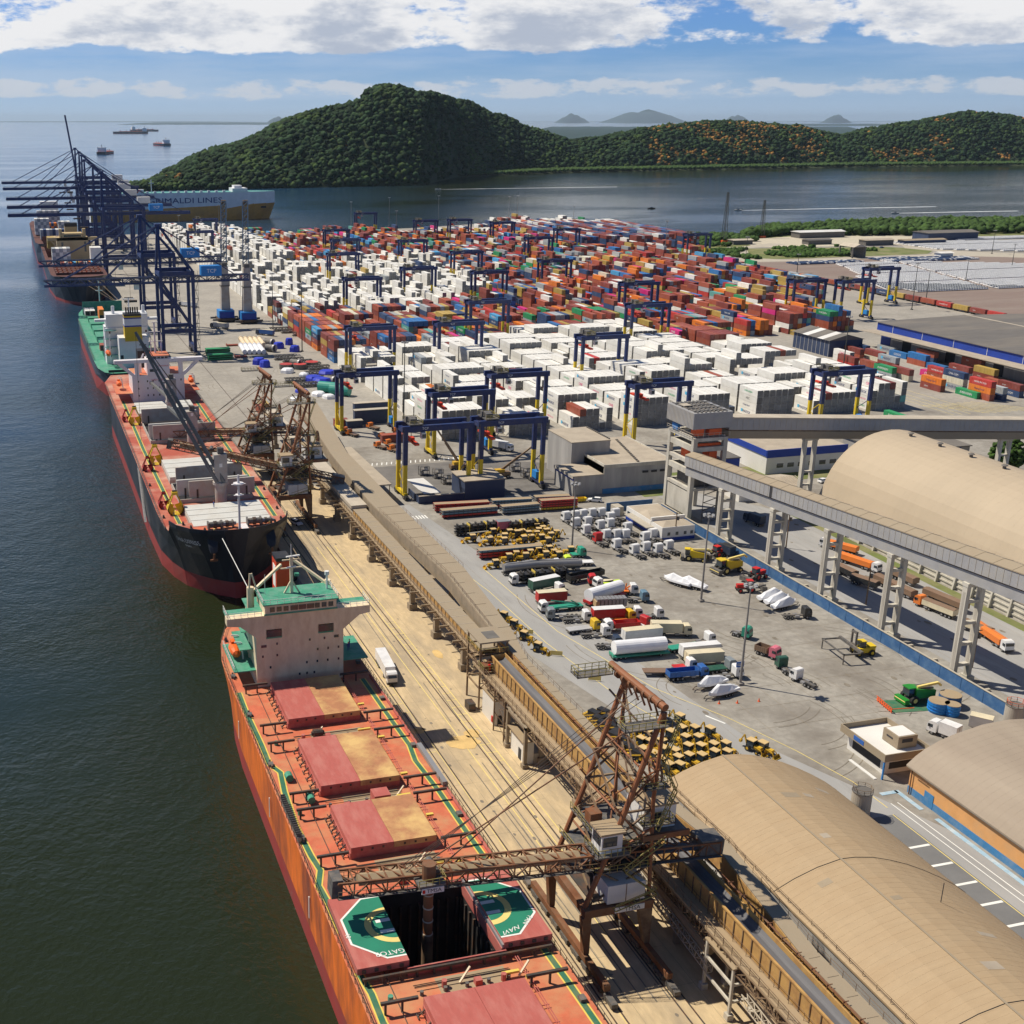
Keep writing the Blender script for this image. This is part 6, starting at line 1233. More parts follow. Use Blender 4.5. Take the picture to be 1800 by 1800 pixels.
# ================================================================ CRANES AND LOADERS
def bogies(parent, x, y0, y1, n, m='loader brown'):
    for k in range(n):
        y = y0 + (y1 - y0) * k / (n - 1); b = B('machine grey').box(x - .45, x + .45, y - 1.2, y + 1.2, .35, 1.0).use('tyre')
        for dy in (-.7, .7): b.tube((x - .35, y + dy, .42), (x + .35, y + dy, .42), .75, 10)
        part(b, 'bogie', parent)
def shiploader(y, lb, tip, root, s=1.0, spout=None, sign=False):
    t = thing('shiploader', lb, 'shiploader', (0, 0, 0), 0, 'rusty grain shiploaders on the quay')
    xs, xl, y0, y1 = 67.8, 76.9, y - 5.5, y + 5.5; Z = lambda z: z * s
    for x in (xs, xl):
        b = B('loader rust').box(x - .4, x + .4, y0 - 7, y1 + 6, 1.3, 2.2); part(b, 'rail_beam', t); bogies(t, x, y0 - 8, y1 + 8, 9)
    for x, yy in ((xs, y0), (xs, y1), (xl, y0), (xl, y1)):
        b = B('loader brown' if x == xl else 'loader rust'); w0, w1 = (.8, 1.2) if x == xs else (1.1, 2.2)
        b.loft([[(x - w_, yy - .5, z_), (x + .5, yy - .5, z_), (x + .5, yy + .5, z_), (x - w_, yy + .5, z_)] for w_, z_ in ((.3, 2.2), (w1 * .7, Z(8)))]); part(b, 'leg', t)
    b = B('loader rust')
    for yy in (y0, y1): b.box(xs - .6, xl + .5, yy - .6, yy + .6, Z(8), Z(9.2))
    for x in (xs, xl): b.box(x - .5, x + .5, y0, y1, Z(8), Z(9.1))
    b.use('loader brown').bar((xs, y0, Z(9)), (xl, y1, Z(9)), .5).bar((xs, y1, Z(9)), (xl, y0, Z(9)), .5).use('dark steel').box(xs + 1, xl - .5, y0 + 1, y1 - 1, Z(9.2), Z(9.4))
    part(b, 'portal_beam', t)
    part(B('white wall').box(70.6, 76.2, y0 - .2, y0 + 4, Z(9.4), Z(12.2)).use('loader rust').box(73.3, 73.4, y0 - .25, y0 - .2, Z(9.4), Z(12.2)), 'switch_house', t)
    b = B('loader orange')
    for yy in (y0 + .4, y1 - .2):
        b.tube((67.6, yy, Z(9)), (72.2, yy, Z(22)), .75, 10).tube((72.2, yy, Z(22)), (77, yy, Z(37)), .75, 10)
        b.tube((77.2, yy, Z(9)), (76.6, yy, Z(24)), .55, 10).tube((76.6, yy, Z(24)), (77.2, yy, Z(37)), .55, 10).tube((70, yy, Z(16)), (76.9, yy, Z(20)), .35, 8).tube((74.5, yy, Z(29)), (77, yy, Z(26)), .3, 8).tube((73, yy, Z(24.5)), (77, yy, Z(28.5)), .3, 8).tube((76.4, yy, Z(17)), (71, yy, Z(24)), .26, 8)
    for z_ in (16, 22, 29): b.tube((70.3 + (z_ - 16) * .33, y0 + .4, Z(z_)), (70.3 + (z_ - 16) * .33, y1 - .2, Z(z_)), .3, 8).tube((76.9, y0 + .4, Z(z_)), (76.9, y1 - .2, Z(z_)), .3, 8)
    b.tube((70.3, y0 + .4, Z(16)), (76.9, y1 - .2, Z(29)), .22, 8).tube((70.3, y1, Z(16)), (76.9, y0, Z(29)), .22, 8)
    part(b, 'mast', t)
    b = B('loader brown'); rq = random.Random(int(y))
    for k in range(4):
        z0, z1 = 9.4 + k * 4.4, 13.8 + k * 4.4; xa = 69 + k * .9
        for yy in (y0 + .8, y1 - .6): b.bar((xa, yy, Z(z0)), (76.8, yy, Z(z1)), .24).bar((76.8, yy, Z(z0)), (xa + .9, yy, Z(z1)), .24).bar((xa + .9, yy, Z(z1)), (76.8, yy, Z(z1)), .26)
        b.bar((xa, y0 + .8, Z(z0)), (xa + .9, y1 - .6, Z(z1)), .24).bar((76.8, y0 + .8, Z(z0)), (76.8, y1 - .6, Z(z1)), .24).bar((76.8, y1 - .6, Z(z0)), (76.8, y0 + .8, Z(z1)), .24)
    for k in range(3): b.bar((73.5, y0 + .6, Z(25 + k * 3.6)), (76.8, y1 - .4, Z(28.6 + k * 3.6)), .2).bar((76.8, y0 + .6, Z(25 + k * 3.6)), (74.5, y1 - .4, Z(28.6 + k * 3.6)), .2)
    part(b, 'bracing', t)
    for k in range(9):
        x = rq.uniform(69.5, 77.5); yy = rq.uniform(y0 + .5, y1 - 2); z_ = rq.choice([9.4, 12.6, 14.6, 17.2, 19.2]); w_ = rq.uniform(.7, 1.8)
        part(B(rq.choice(['machine grey', 'loader rust', 'loader brown', 'dusty sheet'])).box(x - w_ / 2, x + w_ / 2, yy, yy + w_, Z(z_), Z(z_) + rq.uniform(.8, 1.9)), 'machinery_box', t)
    part(B('loader brown').loft([[(73 + sx * w_, y + sy * w_, Z(z_)) for sx, sy in ((-1, -1), (1, -1), (1, 1), (-1, 1))] for w_, z_ in ((1.9, 15.5), (1.7, 13), (.6, 9.2))]), 'hopper', t)
    b = B('machine grey').box(68.6, 77.6, y0 + .2, y1, Z(14.0), Z(14.0) + .15).box(70, 77.8, y0 + .2, y1, Z(17.6), Z(17.6) + .15); b.use('olive rail').rail([(68.6, y1, Z(14)), (68.6, y0 + .2, Z(14)), (77.6, y0 + .2, Z(14)), (77.6, y1, Z(14))], 1.1, 1.2, .08).rail([(70, y1, Z(17.7)), (70, y0 + .2, Z(17.7)), (77.8, y0 + .2, Z(17.7))], 1.1, 1.2, .08); part(b, 'walkway', t)
    b = B('loader orange').tube((76.6, y0 - .6, Z(38.2)), (75.4, y1 + 1.2, Z(38.8)), 1.0, 12)
    for k in range(7):
        yy = y0 + .6 + k * 1.6; b.tube((76.5 - k * .16, yy, Z(38.2)), (77.4 - k * .1, yy, Z(35.6)), .3, 8); b.use('loader rust').tube((76.5 - k * .16, yy - .25, Z(38.2)), (76.5 - k * .16, yy + .25, Z(38.2)), 1.25, 12).use('loader orange')
    part(b, 'head_beam', t)
    b = B('olive rail'); 
    for (xa, xb, ya, yb, z_) in ((71, 78.6, y0 - .8, y0 + 1.6, 35.4), (69.6, 74.8, y1 - .5, y1 + 1.6, 38.0), (74.8, 78.4, y0 - .5, y0 + 1.2, 26.2), (75, 79.6, y0 - .5, y0 + 1.0, 20.6)):
        b = B('machine grey').box(xa, xb, ya, yb, Z(z_), Z(z_) + .18); b.use('olive rail').rail([(xa, ya, Z(z_)), (xb, ya, Z(z_)), (xb, yb, Z(z_)), (xa, yb, Z(z_)), (xa, ya, Z(z_))], 1.1, 1.0, .08); part(b, 'platform', t)
    b = B('olive rail')
    for k, (p, q) in enumerate((((78.2, 36), (76.4, 31)), ((76.4, 31), (78.6, 26.4)), ((78.6, 26.4), (76.4, 20.8)), ((77.6, 19), (72, 15.2)), ((72, 15.2), (77, 11)), ((77, 11), (71, 9.4)))):
        b.bar((p[0], y0 - 1.1, Z(p[1])), (q[0], y0 - 1.1, Z(q[1])), .12).bar((p[0], y0 - 1.9, Z(p[1])), (q[0], y0 - 1.9, Z(q[1])), .12).bar((p[0], y0 - 1.9, Z(p[1]) + 1), (q[0], y0 - 1.9, Z(q[1]) + 1), .08)
        for j in range(9): a = j / 8; b.bar((p[0] + (q[0] - p[0]) * a, y0 - 1.9, Z(p[1] + (q[1] - p[1]) * a)), (p[0] + (q[0] - p[0]) * a, y0 - 1.1, Z(p[1] + (q[1] - p[1]) * a)), .1)
    part(b, 'stair', t)
    tip = Vector(tip); root = Vector(root); d = (root - tip).normalized(); a = Vector((d.y, -d.x, 0)).normalized()
    b = B('loader rust').truss(tip, root, 3.0, 2.0, 2.2, .17)
    up = Vector((0, 0, 1)); part(b, 'boom', t)
    L_ = (root - tip).length
    b = B('dusty sheet'); b.add([tip + d * u + a * w_ + up * z_ for u in (3, L_ * .62) for w_, z_ in ((-.9, 1.0), (.9, 1.0), (.9, 1.7), (0, 2.1), (-.9, 1.7))], [(0, 1, 2, 3, 4), (9, 8, 7, 6, 5), (0, 5, 6, 1), (1, 6, 7, 2), (2, 7, 8, 3), (3, 8, 9, 4), (4, 9, 5, 0)])
    b.use('belt').bar(tip + d * (L_ * .62) + up * .8, root + up * .8, 1.6, .2).use('machine grey').bar(tip - a * 1.9 + up * .1, root - a * 1.9 + up * .1, .7, .08); b.bar(tip + a * 1.9 + up * .1, root + a * 1.9 + up * .1, .5, .08)
    b.use('machine grey').bar(tip - d * .6 + up, tip + d * .8 + up, 2.4, 2.6).bar(root - d * 3 + up * 1.2, root + d * .5 + up * 1.2, 3.0, 2.4)
    part(b, 'belt_cover', t)
    b = B('loader brown'); b.rail([tip - a * 2.2 + up * .1, root - a * 2.2 + up * .1], 1.1, 1.8, .06); b.rail([tip + a * 2.1 + up * .1, tip + d * L_ * .7 + a * 2.1 + up * .1], 1.1, 1.8, .06); part(b, 'handrail', t)
    b = B('loader rust'); m1 = tip + d * (L_ * .24) + up * 2.2; m2 = tip + d * (L_ * .17) + up * 2.2
    for s_ in (-1.3, 1.3):
        b.tube(m1 + a * s_, Vector((75.6, y + s_ * 2, Z(34.8))), .2, 6)
    b.use('dark steel')
    for s_ in (-.9, -.4, .2, .8): b.tube(m2 + a * s_, Vector((75.8, y + s_ * 2.2, Z(37.5))), .09, 5)
    b.use('machine grey').tube(m1 - a * 1.5, m1 + a * 1.5, 1.0, 10); part(b, 'stay', t)
    b = B('white wall').box(68.6, 71.6, y0 - 1.2, y0 + 1.6, Z(18.2), Z(21.0)).use('dusty sheet').box(68.3, 71.9, y0 - 1.5, y0 + 1.9, Z(21.0), Z(21.3)).use('machine grey').box(67.8, 72.4, y0 - 2, y0 + 2, Z(18), Z(18.2)).use('olive rail').rail([(67.8, y0 + 2, Z(18.2)), (67.8, y0 - 2, Z(18.2)), (72.4, y0 - 2, Z(18.2))], 1.1, 1, .08)
    c_ = part(b, 'cab', t); part(B('glass').box(68.54, 68.6, y0 - .9, y0 + 1.3, Z(19.2), Z(20.6)).box(68.8, 70.8, y0 - 1.26, y0 - 1.2, Z(19.2), Z(20.6)), 'window', c_)
    part(B('white wall').box(76.0, 80.8, y0 + 1.4, y0 + 6.2, Z(19.0), Z(22.4)).use('dusty sheet').box(75.8, 81, y0 + 1.2, y0 + 6.4, Z(22.4), Z(22.7)).use('machine grey').box(75.4, 82, y0, y0 + 7, Z(18.6), Z(19)).use('dark gap').box(77.6, 78.6, y0 + 1.34, y0 + 1.4, Z(19), Z(21.4)).use('loader rust').box(75.2, 82.2, y0 - .2, y0 + .2, Z(18.3), Z(19.1)), 'machinery_house', t)
    b = B('loader rust')
    for k in range(10): an = k * math.pi / 5; b.bar((81.2, y0 + 8, Z(23.5)), (81.2, y0 + 8 + 1.8 * math.cos(an), Z(23.5) + 1.8 * math.sin(an)), .15)
    for k in range(16): an = k * math.pi / 8; a2 = an + math.pi / 8; b.bar((81.2, y0 + 8 + 1.8 * math.cos(an), Z(23.5) + 1.8 * math.sin(an)), (81.2, y0 + 8 + 1.8 * math.cos(a2), Z(23.5) + 1.8 * math.sin(a2)), .25)
    part(b, 'cable_reel', t)
    if spout:
        x, yy, zt_, zb_ = spout; b = B('loader orange').cyl(x, yy, 9, zt_, .62, n=16).use('loader brown').cyl(x, yy, zb_, 9, .75, n=16).use('dusty sheet').cyl(x, yy, zb_ - 1.5, zb_, .95, n=12)
        b.use('pale sheet')
        for z_ in (9, 11, 13, 15): b.cyl(x, yy, z_, z_ + .15, .7, n=16)
        p = part(b, 'spout', t); b = B('machine grey').box(x - 1.8, x + 1.8, yy - 1.6, yy + 1.2, zt_ - .3, zt_).use('olive rail').rail([(x - 1.8, yy - 1.6, zt_), (x + 1.8, yy - 1.6, zt_), (x + 1.8, yy + 1.2, zt_)], .9, .9, .08).use('loader rust').cyl(x, yy, zt_, zt_ + 2.2, .9, n=14).use('mark white').box(x - 1.5, x + 1.5, yy - 1.72, yy - 1.62, zt_ - 1.1, zt_ - .3).use('dark gap').text('TMSA', .8, lambda u, v: (x + .15 + u, yy - 1.75, zt_ - .7 + v)).use('tractor red').box(x - 1.4, x - 1.05, yy - 1.75, yy - 1.72, zt_ - .95, zt_ - .45); part(b, 'spout_platform', p)
        part(B('mark white').box(71.6, 76, y0 - .72, y0 - .6, Z(8.2), Z(9.0)).use('dark gap').text('TMSA', .85, lambda u, v: (74.2 + u * 1.1, y0 - .75, Z(8.6) + v)), 'name_board', t)
    return t
shiploader(130.5, 'large rusty orange shiploader in the foreground, its boom across the orange ship hold', (33.5, 128, 16.3), (88, 127.4, 13.4), 1.0, (45.5, 126, 17.4, 3))
shiploader(325, 'middle rusty shiploader, its boom raised across the black ship', (39.2, 331, 22.6), (87, 322, 10.6), 1.0)
shiploader(376, 'farthest and palest rusty shiploader, boom low over the black ship stern hatches', (46, 378, 13.6), (87, 374, 12.6), .86)
# ---- ship to shore cranes
def sts(y0, y1, xl, zb, tip, back, apex, lb, raised=None, lattice=False, lw=1.5):
    t = thing('quay_crane', lb, 'crane', (0, 0, 0), 0, 'blue ship-to-shore cranes along the quay'); xs = 69; C_ = 'crane blue'; yc = (y0 + y1) / 2; top = zb + 5
    for x in (xs, xl):
        for y in (y0, y1): part(B(C_).box(x - lw / 2, x + lw / 2, y - lw / 2, y + lw / 2, 2, top), 'leg', t)
    for x in (xs, xl): part(B(C_).box(x - .8, x + .8, y0, y1, 3, 5).use('machine grey').box(x - .6, x + .6, y0 - 3, y0 + 3, .3, 2).box(x - .6, x + .6, y1 - 3, y1 + 3, .3, 2), 'sill_beam', t)
    b = B(C_)
    for y in (y0, y1):
        b.box(xs, xl, y - .7, y + .7, 12, 13.8).box(xs, xl, y - .7, y + .7, top - 2, top).bar((xl, y, 13), (xs, y, top - 4), .9)
        b.bar((xl, y, 14), (xs + 1, y, top - 10), .5)
    for z in (top - 1,): b.box(xs - .7, xs + .7, y0, y1, z - 1.6, z).box(xl - .7, xl + .7, y0, y1, z - 1.6, z)
    part(b, 'portal_beam', t)
    b = B(C_)
    for y, ya in ((y0, yc - 1.4), (y1, yc + 1.4)): b.bar((xs, y, top), (xs + .5, ya, apex), 1.1); b.bar((xl, y, top), (xs + 1, ya, apex), .8)
    b.box(xs - 1, xs + 2, yc - 2, yc + 2, apex - .6, apex + .8); part(b, 'apex_frame', t)
    if raised: 
        P = Vector((xs - 3, yc, zb)); Q = Vector(raised); b = B(C_)
        for s in (-1.6, 1.6): b.bar(P + Vector((0, s, 0)), Q + Vector((0, s, 0)), 1.3, 2.0)
        for k in range(16): c = P.lerp(Q, k / 15); b.bar(c + Vector((0, -1.6, 0)), c + Vector((0, 1.6, 0)), .5)
        part(b, 'boom', t); b = B(C_).box(xs - 3, back, yc - 2.4, yc - 1.2, zb - 1, zb + 1).box(xs - 3, back, yc + 1.2, yc + 2.4, zb - 1, zb + 1); part(b, 'girder', t)
    else:
        b = B(C_)
        if lattice: b.truss((tip, yc, zb - 1), (back, yc, zb - 1), 4, 2.6, 4, .34); b.bar((tip, yc - 2, zb - 1), (back, yc - 2, zb - 1), .7).bar((tip, yc + 2, zb - 1), (back, yc + 2, zb - 1), .7)
        else:
            for s in (-2, 2): b.box(tip, back, yc + s - .55, yc + s + .55, zb - 1.1, zb + 1.1)
            for k in range(14): x = tip + (back - tip) * k / 13; b.box(x - .3, x + .3, yc - 2, yc + 2, zb - .8, zb + .6)
        part(b, 'boom', t)
        b = B('machine grey').rail([(tip, yc - 2.8, zb + .9), (back, yc - 2.8, zb + .9)], 1.2, 4, .16); part(b, 'handrail', t)
    b = B(C_)
    for s in (-1.4, 1.4):
        if not raised:
            for f in (.14, .52): b.bar((xs + .5, yc + s, apex), (tip + (xs - tip) * f, yc + s * 1.3, zb + 1), .42)
        b.bar((xs + .5, yc + s, apex), (back - 6, yc + s * 1.3, zb + 1.2), .42)
    part(b, 'tie_bar', t)
    hc = 'bright blue' if lattice or y0 < 930 else 'white paint'
    hx = xl + 5; b = B(hc).box(hx, hx + 10, yc - 3, yc + 3, zb + 1.6, zb + 6.4)
    if hc == 'bright blue': b.use('text white').text('TCP', 2.6, lambda u, v: (hx + 5 + u, yc - 3.04, zb + 4 + v))
    part(b, 'machinery_house', t)
    part(B('machine grey').box(xs - 14, xs - 9, yc - 2, yc + 2, zb - 1.2, zb + .4).use('white paint').box(xs - 12, xs - 9.6, yc - 1, yc + 1.4, zb - 4, zb - 1.4).use('dark steel').bar((xs - 14, yc, zb - 1), (xs - 14, yc, zb - 9), .12).box(xs - 17, xs - 11, yc - 1, yc + 1, zb - 10, zb - 9), 'trolley', t)
    b = B('olive rail' if False else 'machine grey')
    for k in range(int(top / 4) - 1): b.box(xl + .9, xl + 2.3, y0 - .6, y0 + 1.2, 4 + k * 4, 4.15 + k * 4).bar((xl + (1 if k % 2 else 2.2), y0 - .6, 4 + k * 4), (xl + (2.2 if k % 2 else 1), y0 - .6, 8 + k * 4), .2)
    b.bar((xl + 2.3, y0 - .6, 2), (xl + 2.3, y0 - .6, top), .12); part(b, 'stair', t)
    return t
sts(586, 603, 84.3, 36.3, 15, 113, 62.2, 'nearest blue lattice-boom quay crane with stair tower, boom over the green decked ship', lattice=True)
sts(666, 684, 86, 36.8, 15, 113, 60.8, 'second nearest blue lattice-boom quay crane beside the bow of the cream-housed ship', lattice=True)
for i, (y, zb, tip, back, ap, lb) in enumerate(((918, 44.6, 2, 133, 74, 'third quay crane from the near end, bright blue machinery house and lowest long box boom'), (1000, 45, 2, 130, 76, 'fourth quay crane from the near end, box boom second lowest of the long ones'), (1100, 45.5, 2, 128, 77, 'fifth quay crane from the near end, middle one of the long horizontal booms'), (1168, 50.5, 0, 122, 82, 'sixth quay crane from the near end, second highest horizontal boom'), (1228, 53, -.7, 118, 84, 'farthest quay crane, with the highest horizontal boom'))):
    sts(y, y + 19, 98, zb, tip, back, ap, lb, lw=2.0)
sts(1136, 1150, 96, 49, 0, 118, 80, 'only quay crane with its boom raised steeply into the sky', raised=(57.5, 1143, 114), lw=2.0)
# ---- yard gantries
def make_rtg():
    t = thing('yard_gantry', 'x', 'crane', (0, 0, 0), 0, 'rubber-tyred gantry cranes over the container yard')
    W_ = 20.5
    for x in (0, W_):
        for y in (0, 6.6):
            part(B('crane blue').box(x - .65, x + .65, y - .55, y + .55, 10.8, 21.4).use('crane yellow').box(x - .6, x + .6, y - .5, y + .5, 1.6, 10.8), 'leg', t)
        part(B('crane yellow' if x == 0 else 'crane blue').box(x - .55, x + .55, -1.2, 7.8, 1.2, 2.2).bar((x, .4, 3), (x, 6, 7), .2).bar((x, 6, 7), (x, .4, 11), .2), 'sill_beam', t)
        for y in (-.8, 7.4): part(B('tyre').tube((x - .5, y - .9, .8), (x + .5, y - .9, .8), 1.6, 12).tube((x - .5, y + .9, .8), (x + .5, y + .9, .8), 1.6, 12).use('machine grey').box(x - .6, x + .6, y - .4, y + .4, .5, 1.4), 'wheel_pair', t)
    for y in (0, 6.6): part(B('crane blue').box(-1.2, W_ + 1.2, y - .6, y + .6, 21.0, 22.8).use('text white').text('TCP', 1.1, lambda u, v: (6 + u, y - .63, 21.9 + v)), 'girder', t)
    for x in (0, W_): part(B('crane blue').box(x - .6, x + .6, .6, 6, 20.6, 21.8), 'end_tie', t)
    tr = part(B('machine grey').box(1.2, 5.4, -.4, 7, 22.9, 23.3).box(1.8, 3.8, 1, 3, 23.3, 24.6).box(2.4, 4.8, 4, 6, 23.3, 24.4).box(1, 1.6, 3, 4.4, 23.3, 25).use('olive rail').rail([(1.2, -.4, 23.3), (5.4, -.4, 23.3), (5.4, 7, 23.3), (1.2, 7, 23.3)], 1, 1.3, .12), 'trolley', t)
    part(B('spreader red').box(2.2, 3.6, -2.4, 9, 17.2, 17.8).box(2.2, 3.6, 2, 4.6, 17.8, 18.6).use('dark steel').bar((2.4, 2.2, 18.6), (2.4, 2.2, 22.9), .1).bar((3.4, 4.4, 18.6), (3.4, 4.4, 22.9), .1), 'spreader', t)
    part(B('bright blue').box(W_ - .9, W_ + .9, 2, 5.2, 2.3, 4.6), 'power_pack', t)
    part(B('white paint').box(4.6, 6, -1.6, .2, 19, 20.8).use('glass').box(4.7, 5.9, -1.66, -1.6, 19.3, 20.4), 'cab', t)
    part(B('machine grey').bar((-.8, -.8, 2), (-.8, -.8, 22), .1).bar((-1.3, -.8, 2), (-1.3, -.8, 22), .1), 'ladder', t)
    return t
rtg0 = make_rtg()
lane_x = lambda k: 142.6 + 25.7 * k
spots = [(112.8, 421, None), (110.4, 338.5, None), (135, 339, None), (134.6, 381, None), (165.5, 405, None), (207, 375.5, None), (283.5, 377, None), (232.4, 470, None), (143, 518, None), (185.5, 520, None), (224, 581, None), (297, 548, None), (334, 626, None), (434, 612, None), (459, 602, None), (515, 651, None), (188, 688, None), (236.5, 729, None), (272, 699, None), (337, 746, None), (213, 823, None), (300, 812, None), (242, 923, None), (290, 902, None), (257, 1007, None), (393, 898, None), (448, 964, None), (422, 1043, None), (362, 1082, None), (396, 1084, None), (335, 1187, None)]
for u, v in ((341.7, 385), (330, 406.7), (1206.7, 411)): c = G(u, v, 22.5); spots.append((c.x, c.y, None))
DESC = ['over the workshop yard by the rusty shiploader', 'yellow-legged, first in the foreground workshop yard left of the blue shed', 'yellow-legged, foreground, right behind the blue workshop shed', 'over the nearest corner reefer stack behind the workshop cranes', 'over the near reefer rows with a red spreader, centre left', 'over the near reefers just left of the transfer tower', 'at the right end of the near reefer rows above the pale gallery', 'over the middle of the near reefer block', 'over the quayside edge where reefers meet coloured boxes', 'between coloured boxes and near reefers, second from the quay', 'in the middle of the coloured boxes behind the reefers', 'over coloured boxes behind the near reefers, right of centre', 'over coloured boxes right of centre, one row farther', 'left one of the pair near the parked white cars', 'right one of the pair near the parked white cars', 'yellow-legged, alone against the parked white cars', 'at the near edge of the far reefer block', 'inside the far reefer block', 'at the right end of the far reefer block', 'beyond the far reefers on the right', 'left edge of the far reefer block', 'right behind the far reefer block', 'left one of three beyond the far reefers', 'right one beyond the far reefers', 'far left near the car carrier', 'far right over red and mustard boxes', 'far right behind the white stacks', 'far centre before the big dark stack', 'far centre, left of a close pair', 'far centre, right of a close pair', 'farthest, against the water', 'far left, over the farthest reefers', 'far left, nearer one over the reefers', 'alone on open ground by the scrub with yellow legs']
for i, (x, y, _) in enumerate(spots):
    o = rtg0 if i == 0 else dup(rtg0, (x, y, 0)); o.location = (x, y - 3, 0); o['label'] = 'blue gantry crane ' + DESC[i]
# ---- mobile harbour cranes
for (x, y, tp, lb) in ((117.4, 691, (393, 357), 'left mobile harbour crane, grey tower on blue base, pale lattice jib'), (128.5, 682, (431, 357), 'right mobile harbour crane, grey tower on blue base, pale lattice jib')):
    t = thing('mobile_crane', lb, 'crane', (0, 0, 0), 0, 'mobile harbour cranes beside the quay cranes')
    part(B('dark steel').box(x - 5, x + 5, y - 6, y + 6, .8, 2.2).use('tyre').box(x - 4, x - 3, y - 6.5, y + 6.5, 0, 1.3).box(x + 3, x + 4, y - 6.5, y + 6.5, 0, 1.3).use('machine grey').box(x - 8, x + 8, y - 5, y - 4, 1, 2).box(x - 8, x + 8, y + 4, y + 5, 1, 2), 'undercarriage', t)
    part(B('bright blue').box(x - 4.4, x + 4.4, y - 5, y + 4, 2.4, 6.6).use('fascia blue').box(x - 4, x + 4, y - 5.4, y - 5, 2.4, 5.8), 'slewing_platform', t)
    part(B('coaming grey').loft([[(x + sx * w_, y + sy * w_, z_) for sx, sy in ((-1, -1), (1, -1), (1, 1), (-1, 1))] for w_, z_ in ((2.6, 6.6), (1.9, 31))]).use('machine grey').box(x - 2.6, x + 2.6, y - 2.6, y + 2.6, 20, 20.6).box(x - 1.5, x + 1.5, y - 1.5, y + 1.5, 30, 33).use('text white').cyl(x, y - 1.85, 9, 9.1, .01), 'tower', t)
    dv = FW + RT * ((tp[0] - CX) / FPX) + UPV * ((CY - tp[1]) / FPX); k = (y + 22) / dv.y; T = Vector((dv.x * k, y + 22, HC + dv.z * k))
    part(B('box light blue' if False else 'pale blue steel').truss((x, y + 2.5, 16), T, 3.0, 2.6, 3.2, .34), 'jib', t) if 'pale blue steel' in M else part((mat('pale blue steel', (0.14, 0.20, 0.26), 0.5), B('pale blue steel'))[1].truss((x, y + 2.5, 16), T, 3.0, 2.6, 3.2, .34), 'jib', t)
    part(B('loader brown').cyl(T.x, T.y, T.z - 1, T.z + 1.6, 1.5, n=10), 'jib_head', t); part(B('dark steel').bar((x, y, 32), T, .15).bar(T, (T.x, T.y, 22), .12), 'hoist_rope', t)
# ================================================================ CONTAINERS
rr = random.Random(5)
CM = {}
def cont_mesh(col, txt=None, L_=12.2):
    key = (col, txt, L_)
    if key in CM: return CM[key]
    white = col == 'white'; m = 'reefer white' if white else 'box ' + col; W_, H_ = 2.45, 2.66
    b = B(m); vs = [(0, 0, 0), (W_, 0, 0), (W_, L_, 0), (0, L_, 0), (0, 0, H_), (W_, 0, H_), (W_, L_, H_), (0, L_, H_)]
    b.add(vs, [(0, 3, 2, 1), (4, 5, 6, 7), (1, 2, 6, 5), (2, 3, 7, 6), (3, 0, 4, 7)])
    b.use('reefer door shaded' if white else m).add([vs[0], vs[1], vs[5], vs[4]], [(0, 1, 2, 3)])
    b.use('machine grey' if not white else 'dark gap').box(1.2, 1.26, -.03, 0, .15, H_ - .15)
    for x in (.45, .85, 1.6, 2.0): b.box(x, x + .05, -.05, 0, .1, H_ - .1)
    b.use(m)
    for x in (0, W_ - .16):
        for y in (0, L_ - .16): b.box(x - .01, x + .17, y - .02, y + .18, -.01, .16).box(x - .01, x + .17, y - .02, y + .18, H_ - .16, H_ + .02)
    if white: b.use('pale sheet').box(.15, W_ - .15, L_, L_ + .06, .2, 2.4)
    if not white:
        for k in range(14): b.use(m).box(-.03, 0, .4 + k * .86, .78 + k * .86, .18, H_ - .2)
    if txt:
        T_, tm, sz, off = txt
        if T_ == 'MAERSK': b.use('text pale blue').add([(-.04, L_ - 2.6 - .9, .85), (-.04, L_ - 2.6 + .4, .85), (-.04, L_ - 2.6 + .4, 2.05), (-.04, L_ - 2.6 - .9, 2.05)], [(3, 2, 1, 0)])
        b.use(tm).text(T_, sz, lambda u, v: (-.045, L_ * off - u, H_ / 2 - .05 + v))
        if T_ == 'ONE': pass
    CM[key] = b.mesh('container_shell'); return CM[key]
LOGO = {'white': [None, ('MAERSK', 'text blue', 1.5, .5), None, ('MAERSK', 'text blue', 1.5, .5), ('ONE', 'text pink', 1.7, .5), ('Hapag-Lloyd', 'text blue', .9, .55), ('MAERSK', 'text blue', 1.5, .5), ('MSC', 'machine grey', 1.3, .5), None, ('EVERGREEN', 'text green', 1.0, .5), None, ('HAMBURG SUD', 'text pink', .8, .5)],
        'navy': [('CMA CGM', 'text white', 1.2, .5), None], 'red': [('HAMBURG SUD', 'text white', 1.0, .5), None], 'orange': [('Hapag-Lloyd', 'text blue', 1.1, .5)], 'magenta': [('ONE', 'text white', 1.9, .6)], 'light blue': [('MAERSK', 'text white', 1.5, .5)], 'mustard': [('MSC', 'dark gap', 1.5, .5), None], 'green': [('EVERGREEN', 'text white', 1.3, .5)], 'blue': [('COSCO', 'text white', 1.4, .5), None], 'grey': [('MAERSK', 'text blue', 1.5, .5)], 'rust red': [('TEX', 'text white', 1.0, .7), None, None], 'maroon': [None, None, ('triton', 'text white', .9, .7)], 'teal': [('CHINA SHIPPING', 'text white', .9, .5)], 'cream': [None]}
COLS = ['maroon'] * 13 + ['rust red'] * 11 + ['red'] * 2 + ['mustard'] * 5 + ['navy'] * 5 + ['grey'] * 4 + ['orange'] * 3 + ['blue'] * 2 + ['light blue', 'teal', 'magenta', 'cream', 'green']
DARK = ['maroon'] * 3 + ['navy'] * 3 + ['grey', 'blue', 'rust red']
PX, PY, TZ = 2.72, 13.55, 2.74
